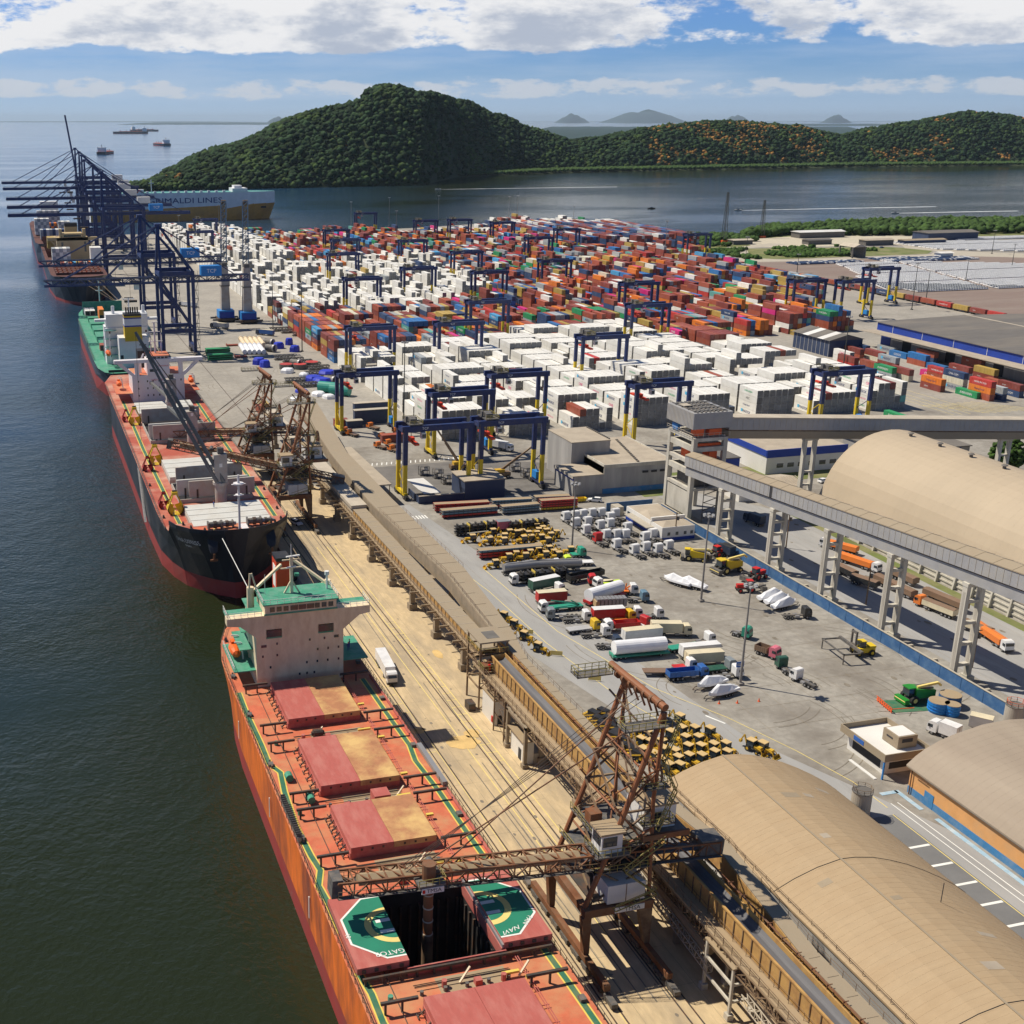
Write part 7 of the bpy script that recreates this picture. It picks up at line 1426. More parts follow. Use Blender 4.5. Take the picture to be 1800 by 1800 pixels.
def yfar(x): return float(np.interp(x, [145, 220, 300, 376, 420, 476, 525, 600], [1235, 1215, 1195, 1150, 1180, 1215, 1270, 1250]))
def ynear(k): return 399 if k <= 7 else (566 if k <= 11 else (636 if k == 12 else (662 if k == 13 else 705 if k <= 14 else (930 if k <= 16 else 985))))
cells = []
for k in range(18):
    x0 = 145 + 25.7 * k; y = ynear(k) + rr.uniform(-1, 1); row = 0
    while y + 12.2 < yfar(x0):
        xm = x0 + 8; w1lim = 543 + min(38, max(0, (xm - 150) * .28)) if xm < 330 else 512
        w2a = np.interp(xm, [145, 190, 230, 275, 320], [715, 655, 672, 690, 790]); w2b = np.interp(xm, [145, 300, 320], [925, 935, 900])
        white1 = y < w1lim and k <= 7; white2 = (w2a < y < w2b and k <= 6); white3 = (k <= 2 and y > 925)
        solid = (k <= 3 and w1lim <= y < 655) or (k in (4, 5, 6, 7) and w1lim <= y < 610)
        wr = .985 if white1 else (.965 if white2 else (.95 if white3 and k < 3 else (.0 if solid else .07)))
        if k >= 10 and y > 1120: wr = .5
        nc = 6 if not white1 else (7 if rr.random() < .3 else 6)
        base = rr.choice([3, 3, 3, 4, 4]) if white1 else (4 if (k == 0 and solid) else rr.choice([3, 4, 4, 3]) if solid else rr.choice([2, 3, 3, 4]))
        if white3: base = 5
        if k >= 13 and 975 < y < 1150: base = 5
        dark = k >= 13 and 975 < y < 1150
        rc = [rr.choice(COLS) for _ in range(2)]
        for c in range(nc):
            if white1: h_ = base if rr.random() < .88 else max(1, base + rr.choice([-1, -1, -2, 1]))
            elif solid: h_ = base if rr.random() < .9 else max(1, base - 1)
            else: h_ = base if rr.random() < (.45 if white2 or white3 else .62) else max(0, min(5, base + rr.choice([-3, -2, -1, -1, 1, 1])))
            if dark: h_ = 5
            if white1 and row == 0 and c >= 5 and k in (1, 3): h_ = 2
            for tier in range(h_):
                wh = rr.random() < wr
                col = 'white' if wh else (rr.choice(DARK) if dark else (rr.choice(rc) if rr.random() < .35 else rr.choice(COLS)))
                cells.append([k, row, c, tier, x0 + c * PX, y, col, h_])
        y += PY + (0.0 if rr.random() < .9 else 5.5); row += 1
occ = {(k, r_, c, t_) for k, r_, c, t_, *_ in cells}; hts = {(k, r_, c): h_ for k, r_, c, t_, x, y, col, h_ in cells}
def exposed(k, r_, c, t_): return (k, r_, c, t_ + 1) not in occ or (k, r_, c - 1, t_) not in occ or hts.get((k, r_ - 1, c), 0) <= t_
def top_exposed(q): return (q[0], q[1], q[2] - 1, q[3]) not in occ or (q[0], q[1], q[2], q[3] + 1) not in occ
cells = [q for q in cells if exposed(*q[:4])]
cells.sort(key=lambda q: (q[4] * .6) ** 2 + q[5] ** 2)
TIER = ['ground', 'second', 'third', 'fourth', 'fifth']
cnt = {'w': 0, 'c': 0}; rest = {'w': [], 'c': []}
for i, (k, r_, c, t_, x, y, col, h_) in enumerate(cells):
    q = 'w' if col == 'white' else 'c'
    if cnt[q] < 300 and top_exposed((k, r_, c, t_)):
        cnt[q] += 1; lg = LOGO[col]; me = cont_mesh(col, lg[(k * 3 + r_ * 5 + c + t_ * 2) % len(lg)])
        o = bpy.data.objects.new('refrigerated_container' if q == 'w' else 'shipping_container', me); COL.objects.link(o); o.location = (x, y, .05 + t_ * TZ)
        nm = ('white reefer' if q == 'w' else col + ' container')
        tag(o, '%s, %s stack lane from the quay, %s row back, %s across, %s tier' % (nm, ORD[k], ORD[r_], ORD[c], TIER[t_]), 'container', 'white refrigerated containers in the near stacks' if q == 'w' else 'coloured containers stacked behind the reefers')
    else: rest[q].append((x, y, .05 + t_ * TZ, col))
for q, nm in (('w', 'refrigerated_container_stacks'), ('c', 'container_stacks')):
    b = MB()
    for x, y, z_, col in rest[q]:
        W_, L_, H_ = 2.45, 12.2, 2.64; m = 'reefer white' if col == 'white' else 'box ' + col
        b.use(m); vs = [(x, y, z_), (x + W_, y, z_), (x + W_, y + L_, z_), (x, y + L_, z_), (x, y, z_ + H_), (x + W_, y, z_ + H_), (x + W_, y + L_, z_ + H_), (x, y + L_, z_ + H_)]
        o = len(b.v); b.v += vs
        for f in ((4, 5, 6, 7), (1, 2, 6, 5), (2, 3, 7, 6), (3, 0, 4, 7), (0, 3, 2, 1)): b.f.append([o + j for j in f]); b.mi.append(b.m)
        b.use('reefer door shaded' if col == 'white' else m); b.f.append([o, o + 1, o + 5, o + 4]); b.mi.append(b.m)
    tag(b.build(nm), kind='stuff')
# loose containers outside the lanes, each by its ground corner in the photo
def box_at(u, v, col, n, lb, L_=12.2, rz=0, lg=0, dz=0.05):
    p = G(u, v)
    for j in range(n):
        c_ = col[j] if isinstance(col, (list, tuple)) else col; l_ = LOGO[c_]
        o = bpy.data.objects.new('shipping_container', cont_mesh(c_, l_[lg % len(l_)], L_)); COL.objects.link(o); o.location = (p.x, p.y, dz + j * TZ); o.rotation_euler.z = rz
        tag(o, (c_ + ' container, ' + lb) if n == 1 else '%s container, %s, %s' % (c_, ['bottom', 'second up', 'third up', 'fourth up'][j], lb), 'container', 'loose containers around the yard sheds')
for a in ((1404, 592, ['mustard'], 'left of the striped repair shed'), (1380, 585, ['mustard'], 'farther left of the striped repair shed'), (1492, 640, ['white', 'white'], 'before the blue fascia shed'), (1510, 634, ['rust red', 'maroon'], 'beside the white pair at the blue shed'), (1540, 660, ['navy', 'rust red'], 'in the first row before the blue shed'), (1566, 668, ['grey', 'green'], 'where the green box tops the row'), (1596, 672, ['cream', 'maroon'], 'at the near end of the green box row'), (1625, 646, ['rust red', 'blue'], 'blue topped pair under the blue fascia'), (1592, 632, ['blue'], 'single under the blue fascia'), (1570, 622, ['grey'], 'grey one against the loading wall'), (1660, 655, ['blue'], 'against the loading wall, farther right'), (1650, 668, ['magenta'], 'half hidden pink one'), (1652, 690, ['maroon', 'orange'], 'left end of the near mixed group'), (1690, 690, ['grey', 'cream', 'navy'], 'middle of the near mixed group'), (1662, 672, ['rust red', 'red'], 'behind the near mixed group'), (1738, 706, ['rust red', 'orange', 'red'], 'right end of the near mixed group'), (1716, 702, ['green'], 'short green one at the road'), (1760, 705, ['navy', 'grey'], 'beside the orange stack'), (1766, 683, ['rust red'], 'alone before the loading doors'), (1722, 655, ['rust red', 'rust red'], 'against the shed, far right'), (1590, 745, ['green'], 'dark green one beside the last reefers'), (1520, 628, ['rust red', 'navy'], 'third row before the blue shed, left'), (1548, 640, ['cream', 'maroon'], 'second row before the blue shed'), (1572, 650, ['maroon', 'grey'], 'second row, right end, before the blue shed'), (1500, 650, ['red', 'maroon'], 'nearest row left of the open lane'), (1640, 640, ['navy', 'rust red'], 'tight against the loading canopy'), (1700, 668, ['grey', 'maroon'], 'behind the mixed group, right side'), (1745, 672, ['maroon', 'mustard'], 'right of the rust red single at the doors'), (1790, 700, ['navy', 'maroon'], 'at the right picture edge by the road'), (1318, 580, ['grey'], 'pale one on the open aisle, left'), (1345, 576, ['grey'], 'pale one on the open aisle, centre'), (1368, 584, ['white'], 'pale one on the open aisle, right'), (1300, 562, ['light blue'], 'light blue one at the far aisle'), (455, 728, ['rust red', 'mustard'][:1], 'brown one on the open quay'), (463, 722, ['mustard'], 'mustard one on the open quay')): box_at(a[0], a[1], a[2], len(a[2]), a[3], 12.2 if a[0] > 500 else 6.1, 0, a[0])
# train of container wagons
tc_ = ['maroon', 'red', 'maroon', 'mustard', 'red', 'rust red', 'maroon', 'mustard', 'navy', 'maroon', 'maroon', 'grey', 'rust red', 'maroon', 'orange', 'grey', 'maroon', 'rust red', 'maroon', 'mustard', 'maroon', 'rust red', 'mustard', 'mustard']
for i, c_ in enumerate(tc_):
    y = 560 + i * 14.2; x = 552 + (y - 640) * .012
    w = thing('container_wagon', '%s wagon of the container train, its deck under a %s box' % (ORD[i], c_), 'railway wagon', (x, y, 0), 0, 'flat wagons of the container train')
    part(B('dark steel').box(-1.3, 1.3, -.3, 12.5, .9, 1.25), 'deck', w); part(B('tyre').box(-.9, .9, 1, 2.8, .1, .9), 'bogie', w); part(B('tyre').box(-.9, .9, 9.4, 11.2, .1, .9), 'bogie', w)
    l_ = LOGO[c_]; o = bpy.data.objects.new('shipping_container', cont_mesh(c_, l_[i % len(l_)])); COL.objects.link(o); o.location = (x - 1.22, y, 1.27); tag(o, '%s container riding the %s wagon of the train' % (c_, ORD[i]), 'container', 'containers on the train')
# ================================================================ VEHICLES AND GOODS
z5 = lambda a, b: (750 + a / 3.6, 850 + b / 3.6)
z6 = lambda a, b: (1000 + a / 3.273, 1000 + b / 3.273)
def seg(P, Q):
    p, q = G(*P), G(*Q); c = (p + q) / 2; return c, math.atan2(p.y - q.y, p.x - q.x), (p - q).length
WHEEL = {}
def wheel(parent, x, y, r=.5, w=.32, m='steel'):
    k = (r, w, m)
    if k not in WHEEL: WHEEL[k] = B('tyre').tube((0, -w / 2, 0), (0, w / 2, 0), 2 * r, 12).use(m).tube((0, -w / 2 - .02, 0), (0, w / 2 + .02, 0), r * 1.0, 8).mesh('wheel')
    o = bpy.data.objects.new('wheel', WHEEL[k]); COL.objects.link(o); o.parent = parent; o.location = (x, y, r); return o
def paint(c, name=None):
    n = 'paint ' + '%.2f %.2f %.2f' % c
    if n not in M: mat(n, c, 0.38, dirt=tuple(.5 * x + .1 for x in c), damt=.25, dscale=.8)
    return n
COLR = dict(white=(.74, .74, .74), red=(.50, .02, .02), green=(.02, .20, .10), teal=(.03, .30, .20), yellow=(.70, .45, .02), blue=(.03, .12, .38), grey=(.22, .25, .27), navy=(.03, .045, .08), cream=(.68, .60, .42), black=(.03, .03, .03), orange=(.75, .2, .03), brown=(.22, .14, .09), pink=(.62, .16, .22), lime=(.6, .8, .05), steelc=(.45, .45, .45), wood=(.45, .32, .17), dgreen=(.02, .09, .06), bgrey=(.12, .22, .30))
def cab_part(t, x, c, tall=3.3):
    m = paint(COLR[c]); b = B(m).extr([(-1.2, .7), (1.2, .7)] and [(x - 2.1, .75), (x, .75), (x + .02, 1.9), (x - .22, tall - .35), (x - .7, tall), (x - 1.9, tall), (x - 2.1, tall - .25)], -1.2, 1.2)
    b.use('dark gap').box(x - .3, x + .06, -1.15, 1.15, .55, .9).use('tyre').box(x - .5, x - .3, -1.42, -1.22, 1.9, 2.5).box(x - .5, x - .3, 1.22, 1.42, 1.9, 2.5)
    o = part(b, 'cab', t); part(B('glass').add([(x + .03, -1.08, 1.95), (x + .03, 1.08, 1.95), (x - .17, 1.05, tall - .55), (x - .17, -1.05, tall - .55)], [(0, 1, 2, 3)]).box(x - 1.3, x - .3, -1.22, -1.2, 1.75, 2.5).box(x - 1.3, x - .3, 1.2, 1.22, 1.75, 2.5), 'windscreen', o); return o
def lorry(P, Q, lb, cab='white', body='box', col='white', grp='lorries and trailers in the truck yard', top=None, tall=3.2, cat=None, frac=1.0, name=None):
    c, h, L_ = seg(P, Q); s = .86; L_ = max(4.5, L_ / s); t = thing(name or ('truck' if cab else 'trailer'), lb, cat or ('truck' if cab else 'trailer'), (c.x, c.y, 0.03), h, grp, s)
    x1, x0 = L_ / 2, -L_ / 2; xb = x1 - (2.4 if cab else 0)
    if cab: cab_part(t, x1, cab, tall)
    part(B('machine grey').box(x0, x1 - .4, -.45, .45, .7, 1.0).box(x0, x0 + .1, -1.1, 1.1, .5, .8).use('steel').box(xb - 2, xb - .9, .5, 1.1, .5, 1.0).box(xb - 2, xb - .9, -1.1, -.5, .5, 1.0), 'chassis', t)
    xs = ([x1 - 1.2] if cab else []) + ([x0 + 1.0, x0 + 2.15] if L_ < 9 else [x0 + 1.0, x0 + 2.2, x0 + 3.4] + ([xb - 2.6] if L_ > 11 else []))
    for x in xs:
        for y in (-1.0, 1.0): wheel(t, x, y)
    m = paint(COLR[col]); xe = xb - .2; H_ = 3.7
    if body in ('box', 'curtain'):
        b = B(m).box(x0, xe, -1.25, 1.25, 1.15, H_); b.use(paint(COLR[top or 'white'])).box(x0, xe, -1.26, 1.26, H_, H_ + .06).use('dark gap').box(x0 - .02, x0, -.02, .02, 1.3, H_ - .1); part(b, 'cargo_box', t)
    elif body == 'flat': part(B(m).box(x0, xe, -1.25, 1.25, 1.0, 1.25), 'flatbed', t)
    elif body == 'dump':
        b = B(m).box(x0, xe, -1.25, -1.15, 1.1, 2.5).box(x0, xe, 1.15, 1.25, 1.1, 2.5).box(x0, x0 + .1, -1.15, 1.15, 1.1, 2.5).box(xe - .1, xe, -1.15, 1.15, 1.1, 2.7).box(x0, xe, -1.15, 1.15, 1.1, 1.2)
        for k in range(6): b.box(x0 + .3 + k * (xe - x0) / 6, x0 + .45 + k * (xe - x0) / 6, -1.3, 1.3, 1.1, 1.2).box(x0 + .3 + k * (xe - x0) / 6, x0 + .45 + k * (xe - x0) / 6, -1.3, -1.25, 1.1, 2.5)
        part(b, 'dump_body', t)
    elif body == 'tank': part(B('steel').tube((x0 + .2, 0, 2.35), (xe, 0, 2.35), 2.3, 18).box(x0 + 1, xe - 1, -.3, .3, 3.45, 3.6), 'tank', t)
    elif body == 'wrap':
        n = 20; b = B('boat wrap'); rings = []
        for k in range(9): x = x0 + .6 + (xe - x0 - 1.6) * k / 8; r_ = 1.75 * (1 + .02 * (k % 2)); rings.append([(x, r_ * math.cos(2 * math.pi * i / n), 3.0 + r_ * math.sin(2 * math.pi * i / n)) for i in range(n)])
        b.loft(rings); part(b, 'wrapped_load', t); part(B(m).box(x0, xe, -1.4, 1.4, .75, 1.1).box(x0, x0 + .2, -1.4, 1.4, 1.1, 1.6), 'lowloader_bed', t)
    elif body == 'grain':
        b = B(m).add([(x0, -1.25, 1.2), (xe, -1.25, 1.2), (xe, 1.25, 1.2), (x0, 1.25, 1.2), (x0, -1.25, 2.7), (xe, -1.25, 2.7), (xe, 1.25, 2.7), (x0, 1.25, 2.7)], [(0, 3, 2, 1), (0, 1, 5, 4), (1, 2, 6, 5), (2, 3, 7, 6), (3, 0, 4, 7)])
        b.use(paint(COLR[top or col])).add([(x0, -1.27, 2.7), (xe, -1.27, 2.7), (xe, 0, 3.0), (x0, 0, 3.0), (xe, 1.27, 2.7), (x0, 1.27, 2.7)], [(0, 1, 2, 3), (3, 2, 4, 5), (1, 4, 2), (0, 3, 5)]); part(b, 'grain_body', t)
    elif body == 'pallets':
        b = B('steel')
        for k in range(8): b.box(x0 + .3 + k * (xe - x0) / 8.2, x0 + .2 + (k + .9) * (xe - x0) / 8.2, -1.2, 1.2, 1.2, 3.5)
        part(b, 'strapped_crates', t); part(B(paint(COLR['wood'])).box(x0, x0 + 1, -1.25, 1.25, 1.1, 2.8), 'crate', t)
    elif body == 'bundle':
        b = B('black paint')
        for k in range(3):
            b.box(x0, xe, -1.25, 1.25, 1.0 + k * .9, 1.25 + k * .9); 
            for j in range(7): x = x0 + 1 + (xe - x0 - 2) * j / 6; b.tube((x, -1.2, 1.6 + k * .9), (x, 1.2, 1.6 + k * .9), .6, 8)
        b.use('line yellow')
        for j in range(2): x = x0 + (xe - x0) * (.3 + .4 * j); b.box(x, x + .15, -1.28, 1.28, .9, 3.7)
        part(b, 'strapped_load', t)
    elif body == 'crane': part(B(m).box(x0, xe, -1.2, 1.2, 1.0, 1.3).bar((x0 + 1, 0, 1.4), (xe - .6, .2, 3.2), .3).bar((x0 + 1, .4, 1.4), (x0 + 3.5, .6, 2.9), .3), 'lifting_arm', t)
    return t
def flatstack(P, Q, lb, cols):
    c, h, L_ = seg(P, Q); t = thing('flatbed_stack', lb, 'trailer stack', (c.x, c.y, .03), h, 'stacked flatbed trailers at the yard end')
    for k, cc_ in enumerate(cols):
        b = B(paint(COLR[cc_])).box(-L_ / 2, L_ / 2, -1.2, -1.05, .5 + k * .75, 1.0 + k * .75).box(-L_ / 2, L_ / 2, 1.05, 1.2, .5 + k * .75, 1.0 + k * .75).use('dusty sheet' if k == len(cols) - 1 else 'machine grey').box(-L_ / 2, L_ / 2, -1.05, 1.05, .9 + k * .75, 1.0 + k * .75).use('dark gap')
        for j in range(12): x = -L_ / 2 + .6 + (L_ - 1.4) * j / 11; b.box(x, x + .25, -1.23, -1.2, .6 + k * .75, .85 + k * .75)
        b.use('tyre').tube((-L_ / 2 + 1.2, -1, .35 + k * .75), (-L_ / 2 + 1.2, 1, .35 + k * .75), .6, 8); part(b, 'flatbed', t)
for a in ((z5(390, 160), z5(45, 178), 'red flatbed trailers stacked three high, leftmost at the yard end', ['red', 'red', 'red']), (z5(440, 190), z5(90, 218), 'front left stack of grey-blue over red flatbeds', ['red', 'bgrey', 'grey']), (z5(660, 140), z5(410, 152), 'dark flatbeds stacked behind, second from left', ['red', 'grey', 'bgrey']), (z5(705, 172), z5(470, 192), 'grey-blue flatbeds stacked in front, middle', ['grey', 'bgrey', 'grey']), (z5(945, 155), z5(715, 170), 'bright red flatbeds stacked four high over a yellow one, rightmost', ['yellow', 'red', 'red', 'red']), (z5(900, 120), z5(680, 130), 'dark flatbeds behind the rightmost red stack', ['navy', 'grey', 'grey']), (z5(725, 440), z5(325, 475), 'dark blue over red flatbeds between the backhoe rows', ['red', 'red', 'bgrey'])): flatstack(*a)
LY = [
 (z5(450, 300), z5(180, 330), 'black strapped trailer axles bundled on a trailer, far left', None, 'bundle', 'black'), (z5(770, 285), z5(515, 308), 'long black strapped bundle right of the red wrapped one', None, 'bundle', 'black'), (z5(515, 300), z5(450, 305), 'short red and grey wrapped bundle between black ones', None, 'box', 'pink', 'grey'),
 (z5(850, 540), z5(480, 580), 'silver tank trailer with white cab', 'white', 'tank', 'white'), (z5(865, 520), z5(1050, 515), 'lime yellow cab lorry with pale load', 'lime', 'flat', 'white'), (z5(990, 462), z5(925, 468), 'short teal truck cab behind the backhoes', 'teal', 'flat', 'teal'), (z5(980, 545), z5(600, 560), 'long low pale tank trailer between tanker and black lorry', None, 'tank', 'white'),
 (z5(528, 640), z5(890, 600), 'white cab lorry carrying black strapped axles', 'white', 'bundle', 'black'), (z5(1112, 590), z5(895, 632), 'open black dump body with yellow straps', None, 'dump', 'black'), (z5(830, 655), z5(655, 690), 'white-roofed green box van at the left edge', None, 'box', 'dgreen', 'white'), (z5(860, 690), z5(690, 720), 'white cab lorry with cars half hidden behind', 'white', 'flat', 'white'),
 (z5(1020, 640), z5(1180, 640), 'red and white flatbed lorry below the black dump body', 'red', 'flat', 'cream'), (z5(1060, 665), z5(1230, 640), 'pale lorry with lime green machine on it', 'white', 'flat', 'lime'), (z5(882, 750), z5(695, 765), 'red box van with worn white roof', None, 'box', 'red', 'cream'), (z5(1240, 705), z5(1010, 775), 'white wrapped cylinder on a trailer, upper one', None, 'wrap', 'red'),
 (z5(1330, 700), z5(1235, 700), 'orange and white lorry by the upper wrapped cylinder', 'white', 'crane', 'orange'), (z5(1262, 790), z5(1060, 800), 'trailer with grey strapped crates', None, 'pallets', 'grey'), (z5(1400, 745), z5(1265, 750), 'blue-grey cab tractor beside the strapped crates', 'bgrey', 'chassis', 'grey'),
 (z5(712, 815), z5(980, 790), 'white and green cab skeletal lorry', 'white', 'crane', 'teal'), (z5(757, 858), z5(975, 855), 'grey four-axle lorry chassis with orange wheels', 'grey', 'chassis', 'grey'), (z5(1248, 860), z5(1045, 872), 'red curtain trailer with white roof', None, 'box', 'red', 'white'), (z5(1035, 870), z5(860, 880), 'white cab chassis lorry left of the yellow cab', 'white', 'chassis', 'white'),
 (z5(1090, 925), z5(890, 950), 'yellow cab lorry with bare flatbed', 'yellow', 'flat', 'steelc'), (z5(1360, 850), z5(1250, 850), 'white cab with blue stripe tractor', 'white', 'chassis', 'white'), (z5(1490, 850), z5(1390, 855), 'white high cab tractor right of the blue striped one', 'white', 'chassis', 'white'), (z5(1310, 865), z5(1180, 880), 'orange cab half hidden by the red trailer', 'yellow', 'flat', 'orange'),
 (z5(1120, 935), z5(1340, 920), 'white cab lorry with red sided dump body', 'white', 'dump', 'red'), (z5(1400, 900), z5(1290, 935), 'red cab lorry before the cream trailer', 'red', 'flat', 'white'), (z5(1155, 965), z5(975, 975), 'bare white chassis lorry', 'white', 'chassis', 'white'), (z5(1672, 962), z5(1415, 958), 'cream box lorry facing right, with beige cab', 'cream', 'box', 'cream', 'cream'),
 (z5(1230, 1035), z5(1070, 1045), 'dark blue tractor unit beside the lower wrapped cylinder', 'navy', 'chassis', 'navy'), (z5(1480, 985), z5(1240, 1010), 'pale roofed trailer behind the lower wrapped cylinder', None, 'box', 'white', 'cream'), (z5(1530, 1078), z5(1165, 1110), 'white wrapped cylinder on a green lowloader, largest one', None, 'wrap', 'teal'), (z5(1720, 1040), z5(1530, 1068), 'green lowloader neck with red markings', None, 'flat', 'teal'), (z5(1800, 1010), z5(1725, 1020), 'white cab at the right end of the green lowloader', 'white', 'chassis', 'white'),
 (z6(860, 500), z6(640, 520), 'white curtain trailer with red front corner', None, 'box', 'white', 'white'), (z6(880, 545), z6(670, 560), 'pale beige roofed trailer below the white one', None, 'box', 'cream', 'cream'), (z6(420, 610), z6(600, 610), 'brown rusty flatbed at the lower left end', None, 'flat', 'brown'), (z6(790, 620), z6(565, 640), 'bright blue open truck with white stripes', 'blue', 'dump', 'blue'), (z6(725, 580), z6(600, 590), 'white cab lorry behind the blue truck', 'white', 'flat', 'red'), (z6(950, 580), z6(790, 600), 'dark wrapped cab lorry with green load', 'grey', 'flat', 'dgreen'), (z6(990, 620), z6(770, 640), 'white chassis lorry by the lamp mast', 'white', 'chassis', 'white'),
 (z6(1045, 405), z6(935, 375), 'green tractor unit with orange barrier, alone on the yard', 'teal', 'chassis', 'teal'), (z6(1205, 525), z6(1078, 480), 'pink cab dump truck in the short line of trucks', 'pink', 'dump', 'brown'), (z6(1205, 560), z6(1280, 620), 'dark green high cab tractor in the short line', 'dgreen', 'chassis', 'dgreen'), (z6(1285, 630), z6(1415, 695), 'white tractor unit ending the short line by orange barriers', 'white', 'chassis', 'white'), (z6(1385, 280), z6(1230, 285), 'dark brown tractor unit in front of the wrapped boats', 'black', 'chassis', 'black'),
]
for a in LY: lorry(*a[:6], top=a[6] if len(a) > 6 else None)
# white tractor units, parked nose to the left
hd = G(*z5(1068, 372)) - G(*z5(1180, 432)); HT = math.atan2(hd.y, hd.x)
tr0 = None
TU = [(868, 235), (925, 230), (975, 222), (1032, 215), (1090, 212), (1180, 215), (930, 275), (1148, 240), (1004, 268), (1085, 290), (1145, 280), (995, 320), (1257, 305), (1068, 370), (1122, 350), (1187, 350), (1242, 350), (1187, 410), (1368, 365), (1415, 345), (1300, 445), (1370, 430), (1448, 440), (1515, 420)]
for i, (a, b_) in enumerate(TU):
    p = G(*z5(a, b_)); c = p - Vector((math.cos(HT), math.sin(HT), 0)) * 2.6; red = (a, b_) == (1068, 370)
    if tr0 is None or red:
        t = thing('tractor_unit', '', 'tractor unit', (0, 0, 0), 0, 'tractor units parked in the yard'); cab_part(t, 3.1, 'red' if red else 'white', 3.5); part(B('machine grey').box(-3.0, 2, -.42, .42, .7, 1.05).box(-2, -.6, -.8, .8, 1.05, 1.2).use('steel').box(-.4, .9, .5, 1.1, .4, 1.0).box(-.4, .9, -1.1, -.5, .4, 1.0), 'chassis', t)
        for x in (1.9, -1.1, -2.3):
            for y in (-1, 1): wheel(t, x, y)
        t.scale = (.88, .88, .88)
        if not red: tr0 = t
        o = t
    else: o = copy_tree(tr0)
    o.location = (c.x, c.y, .03); o.rotation_euler.z = HT
    o['label'] = 'the only red tractor unit among the white ones' if red else 'white tractor unit, %s counting from the back left of the parked group before the office' % ORD[i if i < 13 else i - 1]
# backhoes
def make_backhoe(top='cab top'):
    t = thing('backhoe', '', 'backhoe', (0, 0, 0), 0, 'yellow backhoes packed in the yard'); Y = 'backhoe yellow'
    part(B(Y).box(.6, 2.3, -.5, .5, .9, 1.7).use('machine grey').box(-1.4, .6, -.6, .6, .7, 1.2), 'body', t)
    c_ = part(B(top).box(-1.25, .65, -.85, .85, 2.65, 2.8).use('tyre').box(-1.2, -1.1, -.8, .8, 1.2, 2.65).box(.5, .6, -.8, -.7, 1.2, 2.65).box(.5, .6, .7, .8, 1.2, 2.65).use('glass').box(-1.1, .5, -.72, .72, 1.3, 2.6), 'cab', t)
    b = B(Y)
    for s in (-.6, .6): b.bar((.8, s, 1.6), (2.6, s, 1.2), .16).bar((2.6, s, 1.2), (3.0, s, .6), .16)
    part(b, 'loader_arm', t); part(B(Y).add([(2.9, -1.1, .15), (3.7, -1.1, .15), (3.1, -1.1, .95), (2.9, 1.1, .15), (3.7, 1.1, .15), (3.1, 1.1, .95)], [(0, 1, 2), (5, 4, 3), (0, 2, 5, 3), (0, 3, 4, 1)]), 'bucket', t)
    part(B(Y).bar((-1.5, 0, 1.1), (-2.3, 0, 3.1), .28).bar((-2.3, 0, 3.1), (-3.1, 0, 1.5), .24).box(-3.4, -2.9, -.35, .35, 1.0, 1.6), 'digging_arm', t)
    for x, r_ in ((1.7, .42), (-.7, .68)):
        for y in (-.85, .85): wheel(t, x, y, r_, .36, 'backhoe yellow')
    return t
bh = make_backhoe()
g1 = [(285, 372), (395, 388), (415, 335), (485, 392), (488, 365), (550, 305), (566, 345), (610, 380), (640, 350), (600, 340), (690, 300), (703, 330), (722, 372), (730, 318), (752, 335), (762, 392), (780, 360), (815, 345), (690, 350), (520, 340), (655, 375), (510, 462), (515, 495), (620, 490), (700, 455), (748, 480), (700, 430), (770, 445), (830, 482), (905, 450), (560, 480), (650, 470), (430, 535), (800, 470)]
g2 = [(800, 235), (810, 300), (880, 300), (965, 305), (750, 322), (620, 325), (560, 300), (830, 350), (900, 350), (700, 372), (640, 375), (590, 360), (845, 398), (915, 398), (985, 390), (1050, 385), (710, 412), (772, 425), (800, 500), (850, 450), (920, 450), (740, 500), (700, 470), (990, 430), (1060, 430), (790, 460), (660, 440), (600, 415), (1180 - 940 + 830, 0)][:-1]
g3 = [(480, 235, 0), (585, 320, 0), (690, 440, 0), (835, 560, 0)]
n_ = 0
for (a, b_) in g1:
    p = G(*z5(a, b_)); o = bh if n_ == 0 else copy_tree(bh); o.location = (p.x, p.y, .03); o.rotation_euler.z = math.pi * .97 + .12 * math.sin(n_); o.scale = (.82,) * 3
    o['label'] = 'yellow backhoe in the %s cluster left of the tractor units, %s counted from the left' % ('upper' if b_ < 400 else 'lower', ORD[sorted([q for q in g1 if (q[1] < 400) == (b_ < 400)]).index((a, b_))]); n_ += 1
for (a, b_) in g2:
    p = G(940 + a / 3.103, 1180 + b_ / 3.103, 2.3); o = copy_tree(bh); o.location = (p.x, p.y, .03); o.rotation_euler.z = -1.2 + .06 * math.sin(n_); o.scale = (.82,) * 3
    o['label'] = 'tan-roofed backhoe behind the big shiploader mast, %s from the left in the packed block' % ORD[sorted(g2).index((a, b_))]; n_ += 1
for i, (a, b_, _) in enumerate(g3):
    p = G(800 + a / 6, 1050 + b_ / 6, 0) + Vector((.6, -1, 0)); o = copy_tree(bh); o.location = (p.x, p.y, .03); o.rotation_euler.z = -.95; o.scale = (.8,) * 3; o['label'] = 'yellow wheel loader beside the gallery wall, %s in the line going towards the viewer' % ORD[i]
for i, (u, v) in enumerate(((1322, 1320), (1342, 1324))):
    p = G(u, v); o = copy_tree(bh); o.location = (p.x, p.y, .03); o.rotation_euler.z = -1.2; o.scale = (.82,) * 3; o['label'] = ['left', 'right'][i] + ' one of two backhoes peeking over the arched warehouse end'
